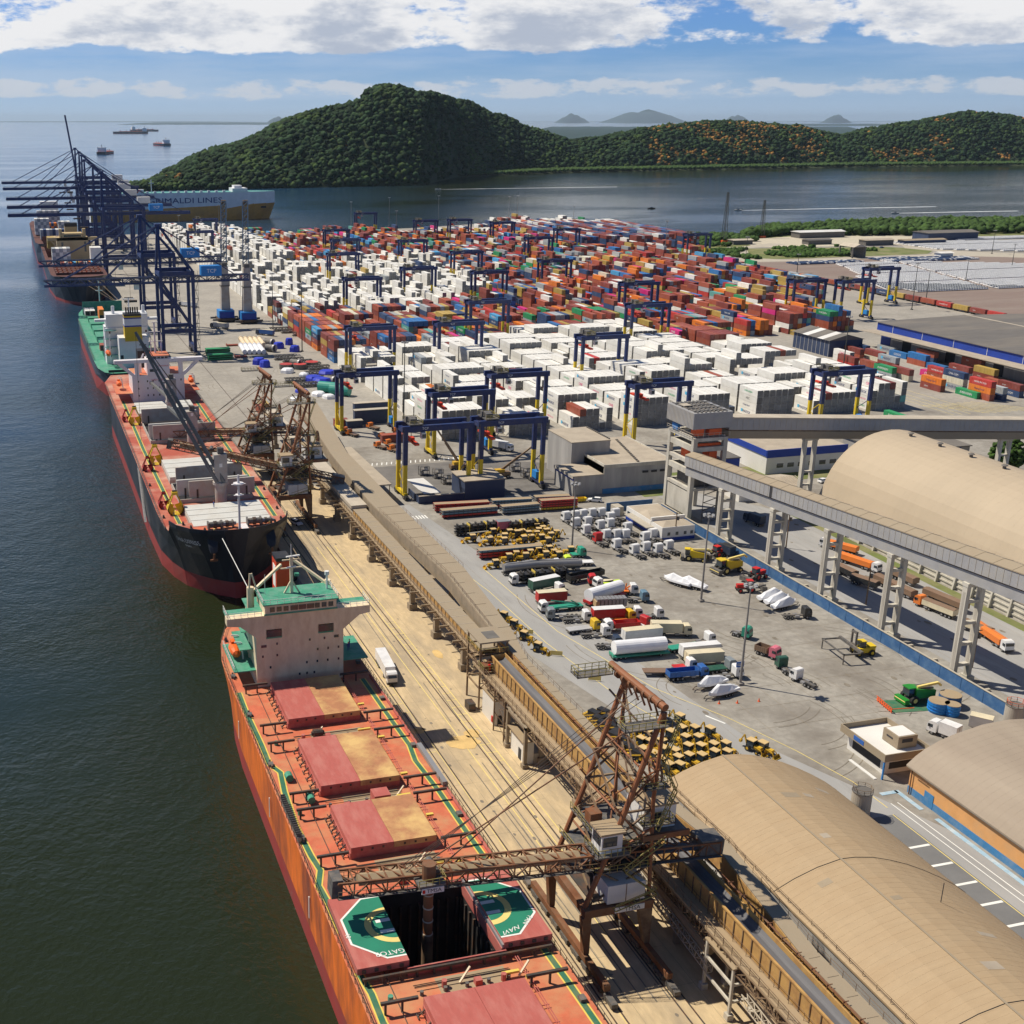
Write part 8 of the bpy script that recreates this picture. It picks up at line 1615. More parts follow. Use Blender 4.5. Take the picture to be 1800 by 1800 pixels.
# low skid loaders without cab roofs
sk0 = None
for i, (a, b_) in enumerate(((320, 232), (370, 222), (345, 262), (398, 262), (420, 300), (372, 292), (450, 335), (430, 350), (480, 370), (470, 400), (520, 420), (700, 490), (730, 520), (560, 450))):
    p = G(940 + a / 3.103, 1180 + b_ / 3.103, 1.2)
    if sk0 is None:
        sk0 = thing('skid_loader', '', 'skid loader', (0, 0, 0), 0, 'skid loaders parked along the gallery wall'); part(B('black paint').box(-1.2, .9, -.7, .7, .5, 1.9).use('backhoe yellow').box(-1.4, -.9, -.75, .75, .6, 1.2), 'body', sk0); part(B('backhoe yellow').bar((-1.3, -.8, 1.7), (1.5, -.8, .5), .18).bar((-1.3, .8, 1.7), (1.5, .8, .5), .18).box(1.5, 2, -.9, .9, .2, .8), 'arm', sk0)
        for x in (-.7, .6):
            for y in (-.8, .8): wheel(sk0, x, y, .38, .3, 'backhoe yellow')
        o = sk0
    else: o = copy_tree(sk0)
    o.location = (p.x, p.y, .03); o.rotation_euler.z = 2.0; o['label'] = 'small black and yellow skid loader, %s from the far end along the gallery wall' % ORD[i]
# boats in shrink wrap
def boat(u, v, rz, lb, L_=7.4):
    p = G(u, v); t = thing('wrapped_boat', lb, 'boat', (p.x, p.y, 0), rz, 'shrink-wrapped boats on trailers')
    st = [(-.5, .92, .95, 1.5), (-.25, 1.0, .9, 2.3), (0, 1.05, .85, 2.6), (.18, 1.0, .85, 2.9), (.33, .75, .9, 2.2), (.45, .35, 1.0, 1.7), (.52, .03, 1.3, 1.55)]; b = B('boat wrap')
    b.loft([[(x * L_, -w_ * .35, z0 - .35), (x * L_, -w_, z0), (x * L_, -w_ * .95, z0 + .45), (x * L_, -w_ * .35, z1 - .15), (x * L_, 0, z1), (x * L_, w_ * .35, z1 - .15), (x * L_, w_ * .95, z0 + .45), (x * L_, w_, z0), (x * L_, w_ * .35, z0 - .35)] for x, w_, z0, z1 in st]); part(b, 'shrink_wrap', t)
    tr = part(B('dark steel').box(-.45 * L_, .5 * L_, -.85, -.75, .45, .6).box(-.45 * L_, .5 * L_, .75, .85, .45, .6).bar((.5 * L_, -.8, .5), (.68 * L_, 0, .5), .12).bar((.5 * L_, .8, .5), (.68 * L_, 0, .5), .12), 'trailer_frame', t)
    for x in (-1.6, -.8, 0):
        for y in (-.95, .95): wheel(t, x, y, .32, .2)
for a in ((*z6(622, 92), 2.05, 'left boat of the pair near the lamp mast'), (*z6(712, 108), 2.05, 'right boat of the pair near the lamp mast'), (*z6(1155, 175), .25, 'farthest of three wrapped boats by the blue wall'), (*z6(1195, 198), .25, 'middle of three wrapped boats by the blue wall'), (*z6(1235, 225), .25, 'nearest of three wrapped boats by the blue wall'), (*z6(820, 680), math.pi + .2, 'rear boat of the pair before the backhoes'), (*z6(885, 730), math.pi + .2, 'front boat of the pair before the backhoes')): boat(a[0], a[1], a[2], a[3] + ', in white wrap')
# farm machines
def farm(u, v, rz, lb, col, kind, s=.9):
    p = G(u, v); t = thing('combine_harvester' if kind == 'combine' else 'farm_tractor', lb, 'harvester' if kind != 'tractor' else 'tractor', (p.x, p.y, .03), rz, None, s)
    if kind == 'tractor':
        part(B(col).box(.2, 2.6, -.5, .5, 1.1, 2.0).box(-1.2, -.2, -1.1, -.7, 1.5, 1.9).box(-1.2, -.2, .7, 1.1, 1.5, 1.9).use('machine grey').box(-1.6, 2.4, -.4, .4, .7, 1.1), 'body', t); part(B(col).box(-1.3, .2, -.75, .75, 2.9, 3.05).use('glass').box(-1.2, .1, -.7, .7, 1.6, 2.9), 'cab', t)
        for x, r_ in ((1.9, .6), (-.8, .95)):
            for y in (-1, 1): wheel(t, x, y, r_, .45, col)
        part(B('machine grey').bar((-1.5, .3, 1.2), (-4.2, 1.2, 2.2), .35).bar((-1.8, -.4, 1), (-3.8, -1, .6), .4).box(-4.6, -3.6, -1.6, 1.4, .4, 1.5), 'implement', t)
    else:
        part(B(col).add([(-3, -1.3, 1.3), (1.6, -1.3, 1.1), (1.6, 1.3, 1.1), (-3, 1.3, 1.3), (-3, -1.3, 2.6), (1.6, -1.3, 3.3), (1.6, 1.3, 3.3), (-3, 1.3, 2.6)], [(0, 3, 2, 1), (4, 5, 6, 7), (0, 1, 5, 4), (1, 2, 6, 5), (2, 3, 7, 6), (3, 0, 4, 7)]).use('machine grey').box(-2.8, 2.6, -.8, .8, .7, 1.2).box(-2.6, 1, -1.0, 1.0, 3.0, 3.12), 'body', t)
        part(B('glass').box(1.7, 3.0, -.9, .9, 1.8, 3.3).use(col).box(1.6, 3.2, -1, 1, 3.3, 3.5), 'cab', t)
        for x, r_ in ((1.9, .95), (-2.2, .65)):
            for y in (-1.4, 1.4): wheel(t, x, y, r_, .6, 'mark yellow')
        part(B('machine grey' if col != 'tractor green' else 'tractor green').box(3.2, 4.2, -1.6, 1.6, .3, 1.3).use('mark yellow').tube((3.9, -1.5, .9), (3.9, 1.5, .9), .7, 8).bar((1.0, .6, 3.4), (-3.6, .8, 3.9), .45).bar((-3.6, .8, 3.9), (-4.4, .8, 3.2), .4), 'header', t)
farm(1222, 985, 2.6, 'old yellow harvester with grey header by the white office', 'crane yellow', 'combine'); farm(1262, 978, .2, 'bright red tractor with an orange load by the blue wall', 'tractor red', 'tractor', 1.0)
farm(1280, 1005, 3.3, 'large yellow combine harvester, middle of the farm machines', 'crane yellow', 'combine', 1.1); farm(1330, 1018, .3, 'red tractor with grey sprayer arms by the blue wall', 'tractor red', 'tractor', 1.05); farm(1312, 1040, 2.9, 'low red tractor nearest the lamp mast', 'tractor red', 'tractor', 1.0)
farm(1612, 1232, math.pi, 'bright green forage harvester on a mat ringed by orange barriers', 'tractor green', 'combine', 1.0)
tag(B('line green').box(-5, 4.6, -2.6, 2.6, .02, .06).build('ground_mat', loc=G(1600, 1240), rz=-.15), 'dark green mat under the green harvester', 'mat')
b = B('barrier orange'); c = G(1600, 1240)
for k in range(8): b.box(-5.6, -5.5, -2.8 + k * .7, -2.4 + k * .7, .1, 1.1)
b.box(-5.62, -5.48, -2.8, 2.8, 1.0, 1.1).box(-5.62, -5.48, -2.8, 2.8, .4, .5).box(-5.6, -1, -2.9, -2.8, .9, 1.05); tag(b.build('barrier', loc=c, rz=-.15), 'orange mesh barrier round the green harvester', 'barrier')
p = G(1497, 1152); t = thing('reach_stacker', 'yellow heavy forklift with a long grey container spreader frame by the blue wall', 'forklift', (p.x + 2, p.y, .03), math.pi - .1, None, .95)
part(B('crane yellow').box(-3, 1.6, -1.2, 1.2, .8, 1.9).box(-3.2, -1.6, -1.1, 1.1, 1.9, 2.3), 'body', t); part(B('glass').box(-.9, .6, -.7, .7, 1.9, 3.3).use('crane yellow').box(-1, .7, -.8, .8, 3.3, 3.45), 'cab', t); part(B('machine grey').box(1.7, 2.1, -1, -.7, .4, 6).box(1.7, 2.1, .7, 1, .4, 6).box(1.7, 2.1, -.7, .7, 5.4, 5.9).box(1.7, 2.1, -.7, .7, 2.4, 2.9), 'mast', t)
part(B('machine grey').box(2.2, 2.8, -4.6, 4.6, 2.2, 2.8).box(2.2, 7, -4.6, -4.2, 2.2, 2.5).box(2.2, 7, 4.2, 4.6, 2.2, 2.5).box(6.7, 7, -4.6, 4.6, 2.2, 2.5).bar((6.8, -4.4, 2.3), (6.8, -4.4, 0), .2).bar((6.8, 4.4, 2.3), (6.8, 4.4, 0), .2), 'spreader_frame', t)
for x in (1, -2.2):
    for y in (-1.2, 1.2): wheel(t, x, y, .75, .6, 'crane yellow')
for (u, v, r_, h_, m, lb) in ((1648, 1250, 2.0, 2.2, 'bright blue', 'wide blue water tank with a tan cover'), (1672, 1256, 1.5, 2.2, 'bright blue', 'narrower blue water tank at the right'), (1668, 1240, 2.1, 2.4, 'wall blue', 'blue-grey tank behind the two others')):
    p = G(u, v); t = thing('water_tank', lb, 'tank', (p.x, p.y, 0), 0, 'blue water tanks by the wall'); b = B(m).cyl(0, 0, 0, h_, r_ * .9, r_, n=20)
    for k in range(3): b.cyl(0, 0, .5 + k * .6, .58 + k * .6, r_ * 1.01, n=20)
    part(b, 'shell', t); part(B('dusty sheet' if 'tan' in lb else 'wall blue').cyl(0, 0, h_, h_ + .12, r_ * .97, n=20), 'lid', t)
lorry((1632, 1285), (1683, 1305), 'white box truck parked by the brown roofed warehouse', 'white', 'box', 'white', None); lorry((1700, 1280), (1742, 1290), 'grey box trailer behind the brown roofed warehouse', None, 'box', 'steelc', None, top='dgreen' if 0 else 'cream')
lorry((690, 1206), (668, 1163), 'white refrigerated truck driving on the dusty quay', 'white', 'box', 'white', None)
# pick-ups and cars standing alone
def car_mesh(c, nm='car_shell'):
    b = B(paint(c)).add([(x, y * w_, z_) for x, w_, z_ in ((-2.1, 1, .35), (2.1, 1, .35), (2.1, 1, .75), (1.0, 1, .95), (-2.0, 1, .98), (-2.1, 1, .7)) for y in (-.85, .85)], [(0, 1, 3, 2), (2, 3, 5, 4), (4, 5, 7, 6), (6, 7, 9, 8), (8, 9, 11, 10), (10, 11, 1, 0), (0, 2, 4, 6, 8, 10), (11, 9, 7, 5, 3, 1)])
    b.add([(-1.5, -.68, 1.42), (.2, -.68, 1.42), (.2, .68, 1.42), (-1.5, .68, 1.42)], [(0, 1, 2, 3)]); b.use('glass').add([(-1.95, -.8, .97), (.95, -.8, .95), (.95, .8, .95), (-1.95, .8, .97), (-1.5, -.68, 1.41), (.2, -.68, 1.41), (.2, .68, 1.41), (-1.5, .68, 1.41)], [(0, 1, 5, 4), (1, 2, 6, 5), (2, 3, 7, 6), (3, 0, 4, 7)])
    b.use('tyre')
    for x in (-1.3, 1.3): b.tube((x, -.86, .32), (x, .86, .32), .62, 8)
    return b.mesh(nm)
cw = car_mesh((.84, .84, .84)); cb = car_mesh((.05, .09, .2)); cg_ = car_mesh((.3, .3, .32))
for (u, v, rz, me, lb) in ((1046, 882, 2.6, cw, 'white car alone near the concrete plant wall'), (521, 922, -1.2, cw, 'white car on the quay under the middle shiploader'), (1418, 742, 0, cw, 'white car at the end of the reefer rows'), (1448, 848, .2, cw, 'white car on grass behind the trestle'), (1595, 478, .1, cb, 'dark car by the storage shed'), (1550, 436, .1, cb, 'dark blue car on the far dirt road')):
    o = bpy.data.objects.new('car', me); COL.objects.link(o); p = G(u, v); o.location = (p.x, p.y, .03); o.rotation_euler.z = rz; tag(o, lb, 'car')
p = G(1020, 882); tag(B('crane yellow').add([(-1.4, -.8, .4), (1.4, -.8, .4), (1.8, -.9, 1.3), (-1.8, -.9, 1.3), (-1.4, .8, .4), (1.4, .8, .4), (1.8, .9, 1.3), (-1.8, .9, 1.3)], [(0, 1, 2, 3), (7, 6, 5, 4), (0, 3, 7, 4), (1, 5, 6, 2), (0, 4, 5, 1)]).build('skip', loc=p), 'small yellow skip beside the red flatbeds', 'skip')
# storage rows of new cars
cars = []
def field(x0, x1, y0, y1, test, me):
    y = y0; r_ = 0
    while y < y1:
        x = x0; 
        if r_ % 9 == 8: y += 4
        while x < x1:
            if test(x, y): cars.append((x, y, me))
            x += 2.05
        y += 5.0; r_ += 1
field(560, 800, 690, 850, lambda x, y: x > 566 + (y - 690) * .42 + (8 if y > 770 else 0) and (y < 846 - max(0, x - 700) * .5) and not (abs(x - 668 - (y - 760) * .3) < 3.5) and (x < 790) and not (y < 702 and x < 585), 0)
field(606, 668, 852, 866, lambda x, y: True, 1); field(690, 775, 846, 872, lambda x, y: y < 878 - (x - 690) * .18, 1)
field(800, 1100, 860, 985, lambda x, y: y > 862 + max(0, (905 - x)) * .55 and y < 985 - max(0, x - 830) * .15, 2); field(880, 1100, 990, 1010, lambda x, y: True, 0)
field(655, 700, 588, 600, lambda x, y: True, 0)
cars.sort(key=lambda q: q[0] ** 2 * .5 + q[1] ** 2); rowid = {}
for i, (x, y, k) in enumerate(cars[:300]):
    o = bpy.data.objects.new('car', (cw, cb, cw)[k]); COL.objects.link(o); o.location = (x, y, .03); o.rotation_euler.z = math.pi / 2
    r_ = rowid.setdefault(round(y, 1), [len(rowid), 0]); r_[1] += 1; n = r_[1]
    tag(o, 'white car in the storage rows, %s row from the near edge, %s' % (ORD[min(r_[0], 29)], ('%s from the left' % ORD[n - 1]) if n <= 30 else ('%s past the thirtieth' % ORD[min(n - 31, 29)])), 'car', 'new cars parked in storage rows')
b = MB(); pw, pb = paint((.84, .84, .84)), paint((.05, .09, .2))
for i, (x, y, k) in enumerate(cars[300:]):
    m = pb if (k == 1 and (i * 7) % 3) else pw; b.use(m).box(x - .87, x + .87, y - 2.1, y + 2.1, .3, 1.02).use('glass').box(x - .72, x + .72, y - 1.7, y + .75, 1.02, 1.24).use(m).box(x - .76, x + .76, y - 1.75, y + .45, 1.24, 1.46)
tag(b.build('parked_car_rows'), kind='stuff')
# grain lorries queueing under the high gallery
q2 = mk_ = lambda a, b_: (1350 + a / 3.273, 700 + b_ / 3.273)
for P, Q, cab, col, top, lb in ((q2(300, 850), q2(510, 905), 'white', 'orange', 'orange', 'orange-covered grain lorry, farthest in the queue beside the vaulted warehouse'), (q2(640, 1010), q2(400, 930), 'white', 'orange', 'orange', 'long orange-covered grain lorry, nearer of the two orange ones'), (q2(630, 1110), q2(480, 1060), None, 'black', 'brown', 'black open grain trailer on the inner lane'), (q2(500, 1050), q2(400, 1000), None, 'black', 'brown', 'black grain trailer behind it'), (q2(840, 1165), q2(620, 1060), None, 'brown', 'brown', 'maroon brown grain trailer train'), (q2(850, 1090), q2(700, 1020), None, 'brown', 'brown', 'brown covered trailer beside the buttresses'), (q2(850, 1185), q2(1075, 1275), 'orange', 'cream', 'brown', 'orange cab lorry with cream grain body'), (q2(1110, 1320), q2(1280, 1385), None, 'cream', 'brown', 'cream grain trailer on two axles'), (q2(1140, 1240), q2(900, 1140), None, 'brown', 'brown', 'dark brown trailer beyond the orange cab'), (q2(1385, 1470), q2(1180, 1330), 'white', 'orange', 'orange', 'orange grain lorry with white cab near the right edge')):
    lorry(P, Q, lb, cab, 'grain', col, 'grain lorries queueing beside the vaulted warehouse', top=top)
for u, v, lb in ((1257, 970, 'dark lorry half hidden behind the first trestle'), (1310, 915, 'dark blue lorry parked beyond the second trestle')): lorry((u, v), (u + 30, v + 12), lb, 'navy', 'box', 'navy', None, top='black')
# workshop yard: mobile cranes, low tractors, a container chassis lorry
lorry((900, 795), (846, 783), 'white cab lorry hauling a pale box trailer lettered Hapag-Lloyd', 'white', 'box', 'white', None)
for (u, v, u2, v2, h_, lb) in ((806, 826, 760, 742, 15, 'telescopic crane with brown boom raised left over the gantry'), (880, 840, 942, 780, 11, 'telescopic crane with boom raised right behind the blue shed')):
    p = G(u, v); d = G(u2, v2, h_); t = thing('telescopic_crane', lb, 'crane', (0, 0, 0)); part(B('loader brown').box(p.x - 3, p.x + 3, p.y - 1.2, p.y + 1.2, .8, 2).use('backhoe yellow').box(p.x - 2, p.x + 1, p.y - 1, p.y + 1, 2, 3), 'body', t)
    for x in (-2, 0, 2):
        for y in (-1.2, 1.2): o = wheel(t, p.x + x, p.y + y, .6, .4)
    part(B('loader brown').bar((p.x, p.y, 2.6), ((p.x + d.x) / 2, (p.y + d.y) / 2, (2.6 + h_) / 2), .7).bar(((p.x + d.x) / 2, (p.y + d.y) / 2, (2.6 + h_) / 2), d, .45).use('dark steel').bar(d, (d.x, d.y, h_ - 5), .08), 'telescopic_boom', t)
for i, (u, v) in enumerate(((676, 770), (686, 782), (692, 792), (668, 786), (655, 752), (700, 760), (610, 760), (618, 764))): lorry((u - 8, v), (u + 10, v + 5), 'orange terminal tractor, %s from the far left in the crane service area' % ORD[i], 'orange', 'flat', 'brown', 'orange terminal tractors by the workshop gantries', tall=2.6)
for i, (u, v) in enumerate(((745, 835), (770, 840), (785, 850), (905, 828), (925, 838), (940, 760))):
    p = G(u, v); t = thing('equipment_rack', 'grey open steel rack of spare parts, %s from the left in the workshop yard' % ORD[i], 'rack', (p.x, p.y, 0), 0, 'steel racks in the workshop yard'); b = B('machine grey')
    for x in (-1.5, 1.5):
        for y in (-1, 1): b.bar((x, y, 0), (x, y, 3), .15)
    for z_ in (0.2, 1.6, 3): b.box(-1.5, 1.5, -1, 1, z_, z_ + .12)
    b.use('steel').box(-1.2, -.2, -.7, .7, .3, 1.3).use('white paint').box(.2, 1.3, -.7, .7, 1.7, 2.6); part(b, 'frame', t)
# offices and containers in the leftmost service area
for (u, v, lx, h_, m, rf, lb) in ((655, 722, 15, 3.2, 'dark blue sheet', 'pale sheet', 'blue office cabin with pale roof under the service gantry'), (655, 745, 14, 5.4, 'box grey' if 0 else 'dark blue sheet', 'dirt road', 'dark double-stacked boxes under the service gantry'), (624, 752, 6, 2.6, 'dark blue sheet', 'dirt road', 'short dark blue box beside the gantry leg'), (600, 750, 5, 2.6, 'box maroon', 'box maroon', 'short maroon box at the gantry leg'), (693, 778, 9, 2.8, 'box maroon', 'box rust red', 'maroon box beside the blue corner box')):
    p = G(u, v); t = thing('site_cabin', lb, 'cabin', (p.x, p.y, 0)); part(B(m).box(-lx / 2, lx / 2, 0, 2.6, 0, h_), 'wall', t); part(B(rf).box(-lx / 2 - .2, lx / 2 + .2, -.2, 2.8, h_, h_ + .15), 'roof', t)
# project cargo laid out on the quay
k3 = lambda a, b_: (350 + a / 6.207, 430 + b_ / 6.207)
for i in range(5):
    for j in range(2):
        P = G(*k3(455 + i * 50, 1050 + j * 75)); Q = G(*k3(500 + i * 52, 1120 + j * 80)); b = B('cream pipe' if 0 else ('house cream' if j == 0 else 'boat wrap')); z_ = 1.3
        b.tube((P.x, P.y, z_), (Q.x, Q.y, z_), 2.3, 14).tube((P.x, P.y, z_), P.lerp(Q, .06) + Vector((0, 0, z_)), 2.7, 14); tag(b.build('pipe_section'), 'large %s pipe section, %s from the left in its row of five' % (('cream', 'white')[j], ORD[i]), 'pipe', 'pipe sections stored on the quay')
for i, (u, v) in enumerate(((473, 608), (437 + 39, 618), (520, 645), (580, 790 - 115))):
    p = G(u, v); tag(B('machine grey').tube((p.x - 1.6, p.y + 2, 1.9), (p.x + 1.6, p.y - 2, 1.9), 3.6, 16).use('steel').tube((p.x + 1.2, p.y - 1.5, 1.9), (p.x + 1.7, p.y - 2.1, 1.9), 3.9, 16).use('dark gap').tube((p.x + 1.6, p.y - 2.05, 1.9), (p.x + 1.78, p.y - 2.15, 1.9), 2.9, 16).build('turbine_section'), 'grey flanged steel drum lying on its side, %s from the left in the project cargo' % ORD[i], 'drum', 'project cargo drums')
TP = (('blue tarp', 490, 612, 5, 3), ('blue tarp', 508, 606, 4, 3.4), ('blue tarp', 518, 618, 5, 3), ('blue tarp', 455, 640, 6, 3), ('blue tarp', 466, 645, 5, 3.2), ('blue tarp', 552, 672, 7, 3), ('blue tarp', 566, 676, 8, 3), ('blue tarp', 575, 664, 8, 3.4), ('boat wrap', 505, 655, 6, 2), ('boat wrap', 535, 662, 5, 1.8), ('boat wrap', 560, 695, 6, 1.6), ('boat wrap', 578, 700, 5, 1.6), ('blue tarp', 530, 690, 5, 1.5), ('boat wrap', 520, 703, 5, 1.2))
for i, (m, u, v, w_, h_) in enumerate(TP):
    p = G(u, v); n = 8; b = B(m); b.loft([[(p.x + w_ / 2 * s * math.cos(6.283 * j / n + .3) * (1 + .15 * math.sin(j * 3 + i)), p.y + w_ / 2 * s * math.sin(6.283 * j / n + .3), z_) for j in range(n)] for s, z_ in ((1.05, 0), (1, h_ * .7), (.8, h_), (.2, h_ * 1.05))]); tag(b.build('tarped_load'), '%s covered load, %s counted across the project cargo area' % ('blue tarpaulin' if m == 'blue tarp' else 'white sheet', ORD[i]), 'covered load', 'covered loads on the quay')
for i, (u, v) in enumerate(((500, 632), (515, 636), (530, 640), (545, 645), (560, 650), (510, 585), (530, 590), (490, 582), (555, 660), (570, 668), (540, 680), (520, 672))):
    p = G(u, v); t = thing('steel_rack', 'low grey steel frame rack, %s counted across the quay storage' % ORD[i], 'rack', (p.x, p.y, 0), 0, 'steel frame racks on the quay'); b = B('machine grey'); b.truss((-5, 0, .2), (5, 0, .2), 2.4, 1.8, 1.6, .2); part(b, 'frame', t); part(B('steel').tube((-4.8, .4, 1), (4.8, .4, 1), .5, 8).tube((-4.8, -.4, 1), (4.8, -.4, 1), .5, 8), 'pipe', t)
for i, (u, v) in enumerate(((503, 668), (527, 668), (548, 664))): p = G(u, v - 20); tag(B('machine grey').cyl(p.x, p.y, 0, 2.2, 3.2, n=20).use('box red').cyl(p.x, p.y, 2.2, 2.3, 3.0, n=20).build('ring_section'), 'low round grey ring with red inside, %s of three' % ORD[i], 'ring', 'round ring sections on the quay')
for i, (u, v) in enumerate(((578, 690), (598, 695))): p = G(u, v); tag(B('green tarp').tube((p.x - 3.4, p.y + 3, 2.3), (p.x + 3.4, p.y - 2.6, 2.3), 4.6, 16).build('wrapped_drum'), ('left' if i == 0 else 'right') + ' dark green tarpaulined drum beside the gantry leg', 'drum', 'green wrapped drums')
for i, (u, v, a) in enumerate(((387, 632, 0), (383, 622, 1))):
    p = G(u, v); b = B('box green')
    for k in range(3): b.box(p.x - 6, p.x + 6, p.y - 2, p.y + 2, .3 + k * 1.0, .9 + k * 1.0)
    tag(b.build('flat_rack_stack'), ('near' if i == 0 else 'far') + ' stack of green flat racks below the lattice crane', 'flat rack', 'green flat racks')
for (u, v, lb) in ((408, 608, 'red flat rack on the open quay beside the racks'), (423, 628, 'small red flat rack on the open quay')): p = G(u, v); tag(B('box rust red').box(p.x - 3, p.x + 3, p.y - 1.2, p.y + 1.2, .1, .8).box(p.x - 3, p.x - 2.8, p.y - 1.2, p.y + 1.2, .8, 1.4).build('flat_rack'), lb, 'flat rack')
for (u, v, lb, c_) in ((375, 578, 'pale container lorry standing by the mobile cranes', 'grey'), (320, 540, 'white truck among the quay crane legs', 'white'), (455, 590, 'blue container lorry by the left mobile crane base', 'blue')): lorry((u - 4, v - 2), (u + 26, v + 1), lb, 'navy', 'box', 'steelc' if c_ == 'grey' else c_, None, top='cream')
# lamp masts
def mast(x, y, h_, lb, m='pole dark', heads=6):
    t = thing('lamp_mast', lb, 'lamp mast', (x, y, 0), 0, 'tall lamp masts'); part(B(m).cyl(0, 0, 0, h_, .28, .14, n=10).box(-.6, .6, -.6, .6, 0, .5), 'pole', t)
    part(B('machine grey').cyl(0, 0, h_ - .6, h_ - .45, 1.0, n=12), 'ring', t)
    for k in range(heads): a = k * 6.283 / heads; part(B('lamp').box(1.1 * math.cos(a) - .3, 1.1 * math.cos(a) + .3, 1.1 * math.sin(a) - .3, 1.1 * math.sin(a) + .3, h_ - .5, h_ - .1), 'lamp', t)
for x, y, h_, lb, m in ((137.3, 195.9, 22, 'grey concrete lamp mast with a blue sign on it, among the parked boats', 'pole grey'), (153.6, 238.2, 22, 'slim grey lamp mast by the pair of wrapped boats', 'pole grey'), (139.9, 280.6, 18.6, 'grey lamp mast at the left end of the white tractor units', 'pole grey'), (138, 422, 32.5, 'dark lamp mast beside the nearest left reefer stacks', 'pole dark'), (137.1, 652.8, 31, 'dark lamp mast farther along the left edge of the boxes', 'pole dark'), (137.4, 584.8, 34, 'dark lamp mast beside the long solid block of boxes', 'pole dark'), (371.7, 478, 24, 'dark lamp mast near the striped repair shed', 'pole dark'), (528, 623, 28, 'dark lamp mast left of the train before the white cars', 'pole dark'), (565, 655, 19, 'dark lamp mast at the near edge of the white cars', 'pole dark'), (359, 826, 27, 'lamp mast among far boxes, centre', 'pole dark'), (360, 723, 24, 'lamp mast among boxes right of centre', 'pole dark'), (513, 895, 33, 'tall lamp mast at the far right end of the boxes', 'pole grey'), (496, 755, 33, 'tall lamp mast beside the rail line boxes', 'pole dark'), (575, 806, 14, 'lamp mast by the dark car row', 'pole dark'), (593, 1233, 22, 'lamp mast behind the white far stacks', 'pole grey'), (345, 1240, 30, 'far lamp mast against the water, first from left', 'pole grey'), (405, 1300, 30, 'far lamp mast against the water, second from left', 'pole grey'), (351, 1104, 30, 'lamp mast before the far water, over red boxes', 'pole grey'), (462, 1300, 31, 'far lamp mast against the water, third from left', 'pole grey'), (538, 1282, 30, 'far lamp mast against the water, left of a close pair', 'pole grey'), (555, 1298, 30, 'far lamp mast against the water, right of a close pair', 'pole grey'), (207, 1240, 29, 'lamp mast in front of the car carrier', 'pole grey'), (148, 1101, 30, 'lamp mast over the far left reefers', 'pole grey'), (663, 732, 15, 'lamp mast in the middle of the white cars', 'pole dark'), (760, 793, 18, 'lamp mast at the right end of the white cars', 'pole dark'), (820, 880, 20, 'lamp mast between the two car fields', 'pole dark')): mast(x, y, h_, lb, m)
p = G(1301, 1195); tag(B('sign blue').box(p.x - 1.6, p.x + .2, p.y - .5, p.y - .42, 3.2, 4.4).use('mark white').box(p.x - 1.4, p.x, p.y - .53, p.y - .5, 3.9, 4.0).box(p.x - 1.4, p.x - .2, p.y - .53, p.y - .5, 3.6, 3.7).build('sign'), 'blue sign board fixed to the nearest lamp mast', 'sign')
for (x, y, h_, lb) in ((190.5, 226, 9, 'timber utility pole behind the third trestle'), (196, 266, 10, 'utility pole with transformer behind the first trestle'), (189, 190, 9, 'utility pole between the last two trestles'), (170.5, 280, 8, 'thin pole at the white office corner'), (187.8, 172, 8, 'utility pole by the orange grain lorry')):
    t = thing('utility_pole', lb, 'pole', (x, y, 0), 0, 'utility poles along the road'); part(B('loader brown').cyl(0, 0, 0, h_, .2, .13, n=8), 'pole', t); part(B('loader brown').box(-1, 1, -.08, .08, h_ - .6, h_ - .45).use('machine grey').cyl(.5, 0, h_ - 2.3, h_ - 1.3, .35, n=8), 'crossarm', t)
for i, (u, v) in enumerate(((1272, 410), (1338, 402))):
    p = G(u, v + 16); t = thing('lattice_tower', ('left', 'right')[i] + ' slim lattice tower on the far shore', 'tower', (p.x, p.y, 0), 0, 'lattice towers on the far shore'); b = B('pole dark'); h_ = 46 if i == 0 else 36
    for s in ((-1, -1), (1, -1), (1, 1), (-1, 1)): b.bar((s[0] * 2, s[1] * 2, 0), (s[0] * .6, s[1] * .6, h_), .4)
    for k in range(12): w_ = 2 - 1.4 * k / 12; z_ = h_ * k / 12; b.bar((-w_, -w_, z_), (w_, -w_, z_ + h_ / 12), .25).bar((w_, w_, z_), (-w_, w_, z_ + h_ / 12), .25)
    part(b, 'lattice', t); part(B('barrier orange').box(-3, 3, -3, 3, 0, 2), 'base', t)
for (u, v, lb) in ((926, 1115, 'yellow banner barrier at the lane, farthest'), (977, 1153, 'yellow banner barrier at the lane, middle'), (1044, 1197, 'yellow banner barrier, nearest and widest')):
    p = G(u, v); tag(B('mark yellow').bar((p.x - 1, p.y + .5, .7), (p.x + 1.2, p.y - .6, .7), .06, 1.0).bar((p.x - 1, p.y + .5, 0), (p.x - 1, p.y + .5, 1.2), .08).bar((p.x + 1.2, p.y - .6, 0), (p.x + 1.2, p.y - .6, 1.2), .08).build('banner_barrier'), lb, 'barrier', 'yellow banner barriers')
for i, (u, v) in enumerate(((1264, 1237), (1296, 1236), (1334, 1233))): p = G(u, v); tag(B('barrier orange').cyl(p.x, p.y, .02, .7, .2, .05, n=8).box(p.x - .25, p.x + .25, p.y - .25, p.y + .25, .02, .06).build('traffic_cone'), 'orange traffic cone beyond the boats, %s from the left' % ORD[i], 'cone', 'traffic cones')
for i, (x, y) in enumerate([(183.9, 240 - k * 7.5) for k in range(9)]): tag(B('dirt road').box(x - .5, x + .5, y - .3, y + .3, .03, .5).build('kerb_block'), 'low ochre block along the road edge under the high gallery, %s from the far end' % ORD[i], 'block', 'ochre kerb blocks')
